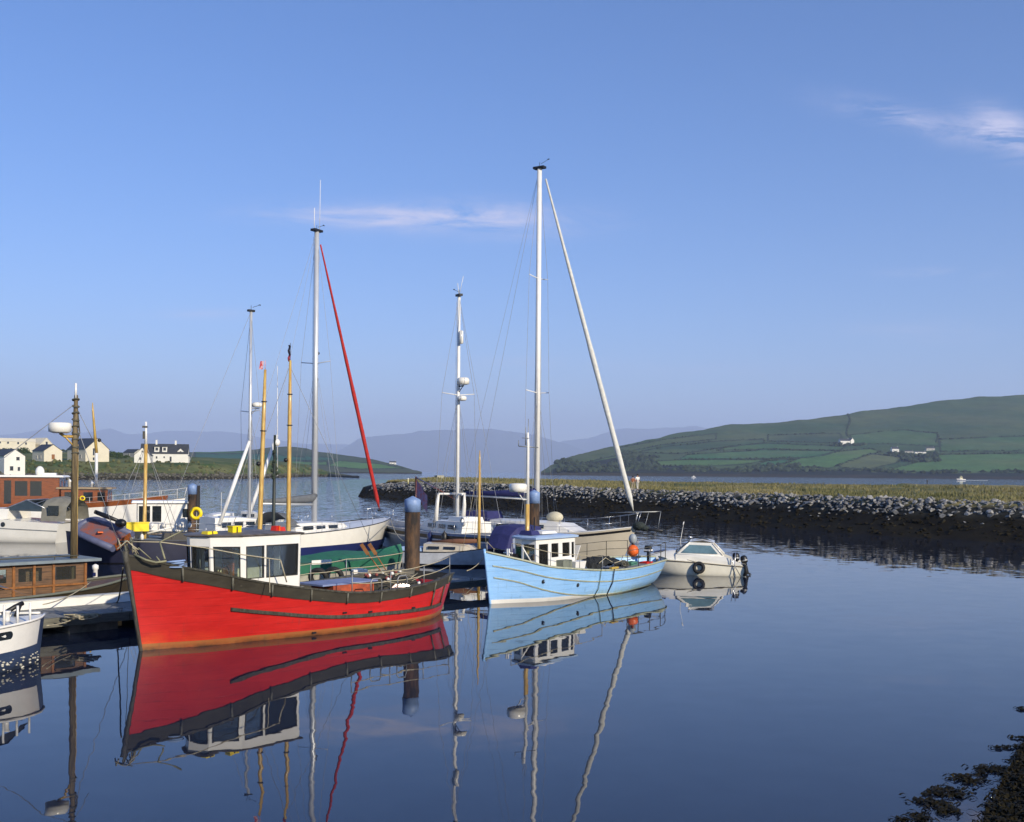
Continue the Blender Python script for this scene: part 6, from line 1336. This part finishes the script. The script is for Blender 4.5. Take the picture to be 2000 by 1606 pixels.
pile(385.5, 946, 70.2, .17, 'narrow all black pile just behind the far blue capped one', capped=False)
# posts on the breakwater side
def rope(name, label, pts, r=.014, m_=None, cat='rope'):
    return tag(MB().tube(pts, r, 5).obj(name, m_ or M_rope), label, cat)
bowtop = RB.wpt(RH.pt(1, bul_t(1), 1))
rope('mooring_rope', 'dark rope from the red boat\'s stem down to the walkway', sag(bowtop - Vector((.1, 0, .3)), pworld(ppt(228, 1176, .52)), .25, 12), .022, M_ropedk)
rope('mooring_rope', 'pale thin line from the red boat\'s bow post across to the brown cabin boat', sag(bowtop + Vector((0, 0, .3)), WB.wpt(HW.pt(.97, 1.15, 1)), .35, 12), .010)
a = WB.wpt(HW.pt(.985, 1.2, 1)); rope('mooring_rope', 'pale knotted rope from the brown boat\'s bow to the near corner boat', sag(P(178, 1136, 36.5), P(84, 1181, 31.5), .12, 12), .017)
rope('mooring_rope', 'short pale rope slanting down to the white beam on the walkway', sag(P(195, 1142, 36.8), P(160, 1176, 35.2), .06, 8), .016)
rope('mooring_rope', 'slack rope lying from the walkway rope heap towards the near corner boat', sag(P(150, 1206, 31.6), P(92, 1222, 29.5), .05, 10), .018)
q = pworld(ppt(158, 1208, .54)); mb = MB(); r5 = random.Random(5)
for k in range(9):
    mb.tube([q + Vector((r5.uniform(-.5, .5), r5.uniform(-.3, .3), r5.uniform(0, .12))) for _ in range(6)], .018, 5)
tag(mb.obj('rope_heap', M_rope), 'tangled heap of pale rope on the walkway edge', 'rope')
s1 = D1.wpt((2.6, 0, 1.0)); rope('mooring_rope', 'pale rope from the white sloop\'s bow to the capped pile', sag(Y1.wpt(H1.pt(1, 1.9, 1)), P(791, 1058, 39.6), .3, 12), .022)
rope('mooring_rope', 'short white tipped line at the day boat\'s bow beside the blue boat', sag(D1.wpt((2.7, .1, .9)), P(912, 1115, 48), .2, 8), .02)
# gear standing on the walkway behind the red boat's stern
for px, py, lb in ((622, 1128, 'black tyre leaning on the walkway under the green cover, left one'), (652, 1126, 'black tyre leaning on the walkway under the green cover, right one')):
    c = P(px, py, 41.2); t = thing('tyre_fender', lb, 'tyre fender'); MB().torus(c, .30, .10, (.1, 1, .35), 22, 9).obj('tyre', M_rubber, t); MB().tube([c + Vector((0, .05, .3)), c + Vector((.1, .3, -.3))], .015, 5).obj('rope', M_rope, t)
c = P(735, 1118, 43.5); t = thing('oars', 'two brown oars propped on the walkway near the blue capped pile', 'oars')
for k in (0, 1):
    a_, b_ = c + Vector((-.35 + .3 * k, 0, .75)), c + Vector((.45 + .2 * k, .1, -.35)); o_ = MB().tube([a_, b_], .028, 6).obj('shaft', M_wood, t); MB().box(a_ + (a_ - b_).normalized() * .2, (.14, .03, .5), ry=-.6).obj('blade', M_wood, o_)
for px, py, m_, lb, dm in ((702, 1120, M_white, 'small white plastic tub on the walkway, left of the oars', (.5, .35, .3)), (676, 1128, mat('sack_cloth', (.35, .32, .26), .9), 'pale grey sack on the walkway between the tyres and the white tub', (.6, .5, .42))):
    c = P(px, py, 41.8); t = thing('tub' if m_ is M_white else 'sack', lb, 'tub' if m_ is M_white else 'sack'); MB().box(c, dm, taper=1.12 if m_ is M_white else .6, rz=.4).obj('body', m_, t); MB().box(c + Vector((0, 0, dm[2] / 2)), (dm[0] * .6, dm[1] * .6, .05), rz=.4).obj('top', m_, t)
# lamp / meter post on the walkway by the white beam
t = thing('power_pedestal', 'small white service post on the walkway behind the brown cabin boat\'s bow', 'service post', tuple(P(200, 1136, 37.4) * Vector((1, 1, 0)) if False else (P(186, 1136, 38.6).x, P(186, 1136, 38.6).y, .5)))
MB().lathe([(.09, 0), (.08, .1), (.08, .75), (.11, .78), (.11, .9), (.03, .95)], (0, 0, 0), n=12).obj('post', M_white, t); MB().box((0, -.09, .6), (.1, .03, .12)).obj('socket', M_navy, t)
# ================================================================== ON THE BREAKWATER
def ground_spit(px, py, zg):      # point on the flat top
    return W(px, py, zg)
hp = W(858, 936.5, 3.25); t = thing('concrete_hut', 'small square concrete hut on the grassy breakwater', 'hut', (hp.x, hp.y, 3.0), .5)
M_conc = mat('pale_concrete', (.42, .40, .30), .85, vscale=2, var=.12); k = hp.y / 2144
MB().box((0, 0, 4 * k + .1), (14 * k, 11 * k, 9 * k)).obj('walls', M_conc, t); MB().box((0, 0, 8.8 * k + .1), (15 * k, 12 * k, .9 * k)).obj('roof', M_conc, t); MB().box((-7.05 * k, 0, 4 * k), (.05, 3.5 * k, 6 * k)).obj('door', mat('dark_door', (.05, .05, .04), .6), t)
hp = W(797, 941, 3.2); t = thing('marker_post', 'short pale yellow marker post at the breakwater\'s tip', 'post', (hp.x, hp.y, 3.0)); k = hp.y / 2144
MB().tube([(0, 0, -.2), (0, 0, 7.5 * k)], 1.6 * k, 8).obj('post', mat('pale_yellow', (.55, .50, .25), .6), t); MB().lathe([(1.9 * k, 0), (1.9 * k, 1 * k), (.5 * k, 1.8 * k)], (0, 0, 7.5 * k), n=8).obj('cap', M_white, t)
def person(px, py, h, label, shirt, legs, hair, lean_=0, skin=(.45, .27, .18), facing=0):
    p = W(px, py, 2.95); t = thing('person', label, 'person', (p.x, p.y, p.z), facing); s = h / 1.75
    # body: pelvis, chest, neck, head, arms, legs mid stride
    V = [(0, 0, .95), (0, 0, 1.15), (0, .01, 1.38), (0, .01, 1.50), (0, .02, 1.58), (0, .03, 1.70), (.19, 0, 1.40), (.25, .05, 1.13), (.22, .16, .92), (-.19, 0, 1.40), (-.25, -.04, 1.13), (-.23, .02, .88), (.10, 0, .88), (.11, .12, .50), (.11, .10, .08), (.11, .22, .03), (-.10, 0, .88), (-.11, -.06, .48), (-.11, -.22, .10), (-.11, -.12, .03)]
    E = [(0, 1), (1, 2), (2, 3), (3, 4), (4, 5), (2, 6), (6, 7), (7, 8), (2, 9), (9, 10), (10, 11), (0, 12), (12, 13), (13, 14), (14, 15), (0, 16), (16, 17), (17, 18), (18, 19)]
    Rr = [.12, .11, .13, .05, .085, .08, .06, .045, .035, .06, .045, .035, .085, .06, .045, .035, .085, .06, .045, .035]
    return t, None, V, E, Rr, s, shirt, legs, hair, skin
def finish_person(a):
    t, sm_, V, E, Rr, s, shirt, legs, hair, skin = a
    def mk(name, V, E, Rr, m_):
        bm = bmesh.new(); ly = bm.verts.layers.skin.verify(); vs = [bm.verts.new((x * s, y * s, z * s)) for x, y, z in V]
        for e in E: bm.edges.new((vs[e[0]], vs[e[1]]))
        for i, v in enumerate(vs): v[ly].radius = (Rr[i] * s, Rr[i] * s); v[ly].use_root = (i == 0)
        me = bpy.data.meshes.new(name); bm.to_mesh(me); bm.free(); me.materials.append(m_); o = bpy.data.objects.new(name, me); sc.collection.objects.link(o); o.parent = t
        o.modifiers.new('skin', 'SKIN'); m2_ = o.modifiers.new('sub', 'SUBSURF'); m2_.levels = 1; m2_.render_levels = 1; return o
    mk('body', V, E, Rr, mat('skin_tone', skin, .6))
    mk('shirt', [V[0], V[1], V[2], V[6], V[7], V[9], V[10]], [(0, 1), (1, 2), (2, 3), (3, 4), (2, 5), (5, 6)], [.14, .135, .155, .08, .06, .08, .06], shirt)
    mk('trousers', [V[0], V[12], V[13], V[14], V[16], V[17], V[18]], [(0, 1), (1, 2), (2, 3), (0, 4), (4, 5), (5, 6)], [.135, .105, .075, .055, .105, .075, .055], legs)
    MB().ball((0, 0 * s, 1.69 * s), .115 * s, 10, 8, (1, 1.05, .8)).obj('hair', hair, t)
M_hair = mat('dark_hair', (.02, .015, .012), .7)
finish_person(person(1245, 957.5, 1.78, 'walker in a white shirt on the breakwater grass, the taller of the pair', M_white, mat('pale_trousers', (.5, .48, .42), .8), M_hair, facing=.4))
finish_person(person(1236, 958, 1.58, 'smaller walker in an orange brown top on the breakwater, beside the white shirt', mat('rust_top', rgb(178, 110, 70), .8), mat('khaki_legs', (.38, .32, .22), .8), M_hair, facing=-.3))
# ================================================================== HOUSES ON THE BANK
def house(name, label, base, yaw, L_, Wd, eave, ridge, wall, wins=(), chim=(), roofm=None, dormers=(), door=None, sink=1.5):
    t = thing(name, label, 'house', tuple(base), yaw); hw, hl = Wd / 2, L_ / 2
    mb = MB(); pent = [(-hw, -sink), (hw, -sink), (hw, eave), (0, ridge), (-hw, eave)]
    mb.slab([(-hl, y, z) for y, z in pent], (L_, 0, 0)); mb.obj('wall', wall, t)
    roofm = roofm or M_slate; ov = .25
    for s_ in (1, -1):
        sl = (ridge - eave) / hw; y1 = s_ * (hw + ov); z1 = eave - sl * ov
        poly = [(-hl - ov, 0, ridge + .03), (hl + ov, 0, ridge + .03), (hl + ov, y1, z1 + .03), (-hl - ov, y1, z1 + .03)]
        r = MB().slab(poly if s_ > 0 else poly, (0, 0, .18)).obj('roof', roofm, t)
    for (x, h_) in chim: MB().box((x, 0, ridge + h_ / 2 - .3), (.9, .7, h_ + .6)).box((x, 0, ridge + h_ + .02), (1.05, .85, .12)).obj('chimney', wall, r)
    for w in wins:
        face, u, z, ww, hh = w[:5]; m_ = w[5] if len(w) > 5 else M_win
        if face == 'g': c, d = (hl + .02, u, z), (.10, ww, hh)
        elif face == 'b': c, d = (-hl - .02, u, z), (.10, ww, hh)
        else: c, d = (u, -hw - .02 if face == 's' else hw + .02, z), (ww, .10, hh)
        f = MB(); e = .10
        for dx, dz, lw, lh in ((-ww / 2, 0, e, hh + e), (ww / 2, 0, e, hh + e), (0, hh / 2, ww + e, e), (0, -hh / 2, ww + e * 2, e)):
            if face in 'gb': f.box((c[0], c[1] + dx, c[2] + dz), (.2, lw, lh))
            else: f.box((c[0] + dx, c[1], c[2] + dz), (lw, .2, lh))
        o = MB().box(c, d).obj('door' if (m_ is M_wood or hh > 1.9 and ww < 1.3) else 'window', m_, t); f.obj('frame', M_renderw, o)
    for x, ww in dormers:
        z0 = eave + (ridge - eave) * .15; z1 = eave + (ridge - eave) * .72; y0_ = -hw * .92
        d = MB().slab([(x - ww / 2, y0_, z0), (x + ww / 2, y0_, z0), (x + ww / 2, y0_, z1), (x - ww / 2, y0_, z1)], (0, hw * .8, 0)).obj('dormer', M_renderw, t)
        MB().box((x, y0_ + hw * .35, z1 + .08), (ww + .3, hw * .95, .14)).obj('dormer_roof', roofm, d); MB().box((x, y0_ - .02, (z0 + z1) / 2 + .1), (ww * .55, .08, (z1 - z0) * .55)).obj('window', M_win, d)
    return t
def hb(px, py, land=None): return (land or BANK).on(px, py)
b = hb(16, 924); k = b.y / 2144
house('house', 'white gabled house at the far left edge, lowest by the shore', b, rad(-42), 12, 38 * k * 1.06, 33 * k, 46 * k, M_renderw, [('g', 6 * k, 28 * k, 7 * k, 7 * k), ('g', -6 * k, 9 * k, 7 * k, 9 * k), ('g', 8 * k, 8 * k, 5 * k, 8 * k)])
b = hb(30, 883); k = b.y / 2144
house('apartment_block', 'long cream block with rows of small windows, highest behind the dark hedge', b, rad(28), 70 * k, 18 * k, 22 * k, 28 * k, M_render, [('s', u * k, z * k, 3.6 * k, 4.6 * k) for u, z in ((-28, 20), (-14, 19.5), (4, 19), (18, 18.5), (4, 7), (18, 6.5), (-8, 7), (-22, 7))], roofm=M_render)
b = hb(80, 877); k = b.y / 2144
house('house', 'cream house with rounded gable and one high window beside the long block', b, rad(-30), 12, 29 * k, 14 * k, 27 * k, M_render, [('g', 0, 17 * k, 5 * k, 6 * k)], roofm=M_render)
b = hb(92, 901); k = b.y / 2144
house('house', 'cream cottage with brown gable window and dark slate roof', b, rad(-40), 11.5, 34 * k * 1.08, 20 * k, 32 * k, M_render, [('g', 0, 8.5 * k, 7 * k, 10 * k, M_wood), ('s', -1.0, 8 * k, 4 * k, 6 * k), ('s', 2.4, 8 * k, 4 * k, 6 * k)])
b = hb(172, 901); k = b.y / 2144
t = house('house', 'large cream house with tall glazed gable and chimney, right of the radar pole', b, rad(-38), 17, 50 * k, 23 * k, 44 * k, M_render, [('g', -8 * k, 18 * k, 4 * k, 14 * k), ('g', -3 * k, 21 * k, 3.5 * k, 18 * k), ('g', -8 * k, 4.5 * k, 4 * k, 6 * k), ('g', -2.5 * k, 4.5 * k, 4 * k, 6 * k), ('s', -4, 9 * k, 4 * k, 7 * k), ('s', 0, 9 * k, 3 * k, 7 * k), ('s', 4, 9 * k, 4 * k, 7 * k)], [(5.5, 1.6)])
b = hb(322, 903); k = b.y / 2144
house('house', 'long white farmhouse with slate roof, two dormers and two chimneys', b, rad(12), 88 * k, 30 * k, 17 * k, 35 * k, M_renderw, [('s', -14 * k, 9 * k, 3 * k, 4.5 * k), ('s', 0, 9.5 * k, 3 * k, 3.5 * k), ('s', 12 * k, 6 * k, 4 * k, 10 * k)], [(-16 * k, 2.2), (20 * k, 2.0)], dormers=[(-14 * k, 9 * k), (0.5 * k, 9 * k)])
for px, lb in ((286, 'white gable wing at the left end of the long farmhouse'), (359, 'white gable wing with round window at the right end of the long farmhouse')):
    b2 = hb(px, 903.5); b2.y -= 4.5; house('house_wing', lb, b2, rad(-78), 11, 29 * k, 13 * k, 27 * k, M_renderw, [('g', 0, 20 * k, 3.2 * k, 3.6 * k), ('g', -4 * k, 7 * k, 3.4 * k, 5 * k), ('g', 6 * k, 7 * k, 2.5 * k, 4.5 * k)])
b = hb(260, 893); k = b.y / 2144; house('cottage', 'small grey cottage left of the long white farmhouse', b, rad(-35), 12, 20 * k, 9 * k, 15 * k, M_rendergy, [('s', 0, 5 * k, 3 * k, 4 * k)])
# farms on the hill and the headland
def hh(px, py, w, h, yaw, label, wall, land=HILL, wing=True, name='farmhouse'):
    b = land.on(px, py); k = b.y / 2144; house(name, label, b, yaw, w * k, h * .85 * k, h * .6 * k, h * k, wall, [('s', -w * .25 * k, h * .3 * k, 1.2 * k, 1.6 * k), ('s', w * .2 * k, h * .3 * k, 1.2 * k, 1.6 * k)], [(w * .4 * k, 1.2)], sink=4); return b
hh(1648, 868, 20, 11, rad(10), 'white farmhouse highest on the right hill, below a dark lane', M_renderw)
hh(1661, 867, 9, 11, rad(-60), 'bright white gabled barn touching the highest farmhouse', M_renderw, name='barn')
hh(1747, 883, 14, 10, rad(5), 'white cottage in the middle of the hill, left end of the farm row', M_renderw)
hh(1775, 884, 17, 4, rad(0), 'low white shed right of the middle cottage', M_rendergy, name='shed')
hh(1797, 885, 22, 3.6, rad(0), 'long low white shed in the farm row on the hill', M_renderw, name='shed')
hh(1816, 880, 17, 7, rad(5), 'pale grey barn at the right end of the hill farm row', M_rendergy, name='barn')
hh(767, 907, 13, 6, rad(10), 'tiny white lighthouse cottage on the low headland', M_renderw, HEAD)
# ---- foliage
def leafmat(name, c, c2): return mat(name, c, .8, vscale=.4, col2=c2, rnd=.4, island=True, spec=.15)
M_leaf = leafmat('dark_hedge_leaves', (.030, .055, .020), (.055, .080, .026))
def bush(name, label, cat, blobs, n, ls, m_=None, kind=None):
    mb = MB(); r = random.Random(len(label))
    for _ in range(n):
        c, rr, sq = r.choice(blobs); d = Vector((r.gauss(0, 1), r.gauss(0, 1), r.gauss(0, 1))).normalized(); q = Vector(c) + Vector((d.x * sq[0], d.y * sq[1], abs(d.z) * sq[2])) * rr * (r.uniform(.55, 1.0) + .12 * fbm(d.x * 3 + c[0], d.y * 3, 1))
        u = Vector((r.gauss(0, 1), r.gauss(0, 1), r.gauss(0, 1))).normalized() * ls; v = u.cross(Vector((r.gauss(0, 1), r.gauss(0, 1), r.gauss(0, 1)))).normalized() * ls * .7
        mb.add([q - u - v * .3, q + v, q + u + v * .2, q - v], [(0, 1, 2, 3)])
    o = mb.obj(name, m_ or M_leaf); return tag(o, label, cat, kind=kind)
def blobs(px0, px1, py0, py1, n, land=BANK, r=(1.5, 3), flat=1.0):
    out = []
    for _ in range(n):
        px, py = R.uniform(px0, px1), R.uniform(py0, py1); c = land.on(px, py); out.append(((c.x, c.y, c.z + .3), R.uniform(*r), (1.2, 1, flat)))
    return out
bush('hedge', 'dark rounded hedge at the far left behind the white gable', 'hedge', blobs(-10, 50, 884, 889, 14, r=(2.2, 4.2)), 5000, .35)
bush('shrubs', 'dark green shrubs right of the large glazed house', 'shrub', blobs(206, 240, 890, 894, 9, r=(1.8, 3.4)), 3000, .35)
bush('shrubs', 'low dark shrubs between the two cream houses', 'shrub', blobs(118, 152, 878, 884, 8, r=(1.2, 2.2)), 1800, .3)
bush('shrubs', 'row of low shrubs left of the small grey cottage', 'shrub', blobs(226, 254, 893, 897, 8, r=(.8, 1.6)), 1500, .25)
# woods and hedgerows on the far hill: low lumps
def lumps(name, label, pts, m_):
    ico = bmesh.new(); bmesh.ops.create_icosphere(ico, subdivisions=1, radius=1); V = [v.co.copy() for v in ico.verts]; Fc = [tuple(v.index for v in f.verts) for f in ico.faces]; ico.free(); mb = MB(); r = random.Random(4)
    for p, s in pts:
        mb.add([Vector(p) + Vector((v.x * s * r.uniform(.8, 1.3), v.y * s * r.uniform(.8, 1.2), (v.z + .4) * s * r.uniform(.6, 1.1))) for v in V], Fc)
    return tag(mb.obj(name, m_), label, kind='stuff')
M_wood_far = leafmat('far_wood_leaves', (.022, .036, .020), (.040, .055, .026))
pts = []
for px0, px1, y0_, y1_, n_ in ((1085, 1290, 898, 922, 380), (1290, 1480, 912, 923, 160), (1480, 1600, 914, 922, 100), (1600, 1730, 918, 922, 60), (1730, 2080, 922, 925, 120), (1215, 1280, 885, 905, 140), (1500, 1560, 906, 914, 60), (1735, 1830, 884, 893, 110), (1630, 1690, 866, 872, 50), (1760, 1835, 890, 902, 60)):
    for _ in range(n_):
        px = R.uniform(px0, px1); py = R.uniform(y0_, y1_); 
        if py < y0_ + (y1_ - y0_) * (.5 + .5 * math.sin(px * .05)) * .5: continue
        pts.append((HILL.on(px, py), R.uniform(3, 6.5)))
for pl, _ in fields:
    for i in range(len(pl)):
        a, c = Vector(pl[i - 1]), Vector(pl[i]); n_ = int((c - a).length / 3.2)
        for j in range(n_):
            if R.random() < .55: q = a.lerp(c, j / max(1, n_)); 
            else: continue
            if q.x < 2100 and q.y < 922: pts.append((HILL.on(q.x, q.y + R.uniform(-.3, .3)), R.uniform(1.6, 3.2)))
for j in range(60): y_ = 810 + j * .9; pts.append((HILL.on(1655 + 4 * math.sin(j * .12) + j * .05, y_), R.uniform(2.5, 4)))
for j in range(16): pts.append((HILL.on(1832 - j * .5, 853 + j * 1.6), R.uniform(2.5, 4.5)))
lumps('hedgerows', 'dark woods and hedgerows on the far hill', pts, M_wood_far)
# lumps of scrub along the near left shore
pts = []
for _ in range(420):
    px = R.uniform(-80, 640); v = R.uniform(1.6, 3.4); p = BANK.at(px, v); pts.append((p, R.uniform(.35, 1.1)))
lumps('scrub', 'scrub and long grass tussocks on the left bank', pts, leafmat('scrub_leaves', (.07, .085, .03), (.12, .11, .045)))
pts = []
for _ in range(900):
    px = R.uniform(-80, 640); p = BANK.at(px, R.uniform(.05, 1.75)); pts.append((p, R.uniform(.25, .75)))
lumps('shore_stones', 'dark weed and stones along the left shore', pts, mat('shore_stone', (.06, .055, .04), .85, rnd=.6, island=True, col2=(.12, .11, .085), vscale=1))
# ---- far launch, small boat, channel post
def farboat(px, py, Z, ln, label, colr, dirx=-1):
    p = W(px, py, 0); p = P(px, py, Z); p.z = 0; bt = Boat('motor_boat', label, 'boat', (p.x + dirx * ln / 2, p.y - ln * .1), (p.x - dirx * ln / 2, p.y + ln * .1))
    hh_ = simple_hull(bt, ln * .3, [(0, ln * .12), (1, ln * .2)], .5, .1, M_white, (M_navy, M_navy), (.1, ln * .04), .8)
    bt.part('wheelhouse', MB().box((ln * .02, 0, ln * .26), (ln * .36, ln * .22, ln * .26), taper=.85), colr); bt.part('window', MB().box((ln * .02, bt.near * ln * .11, ln * .3), (ln * .26, .05, ln * .07)), M_glassdk)
    bt.part('mast', MB().tube([(0, 0, ln * .38), (0, 0, ln * .55)], ln * .02, 5), colr); return p
p = farboat(1877, 937, 1350, 11, 'yellow and white launch speeding left in the far channel', mat('pale_yellow_paint', (.75, .70, .40), .5))
tag(MB().slab([(p.x + 4, p.y - 3, .01), (p.x + 26, p.y - 1, .01), (p.x + 34, p.y + 3, .01), (p.x + 4, p.y + 3, .01)], (0, 0, .12)).obj('wake', mat('foam', (.75, .78, .8), .8)), 'white wake behind the far yellow launch', 'wake', kind='stuff')
farboat(1355, 933, 1500, 6, 'tiny white motor boat with dark hull in the channel below the hill', M_white)
hp = P(1811, 942, 420); hp.z = 0; t = thing('channel_post', 'thin dark channel post beyond the breakwater grass at right', 'post', tuple(hp)); MB().tube([(0, 0, -.5), (0, 0, 2.9)], .16, 7).obj('post', M_black, t); MB().box((0, 0, 3.0), (.5, .5, .5)).obj('topmark', M_black, t)
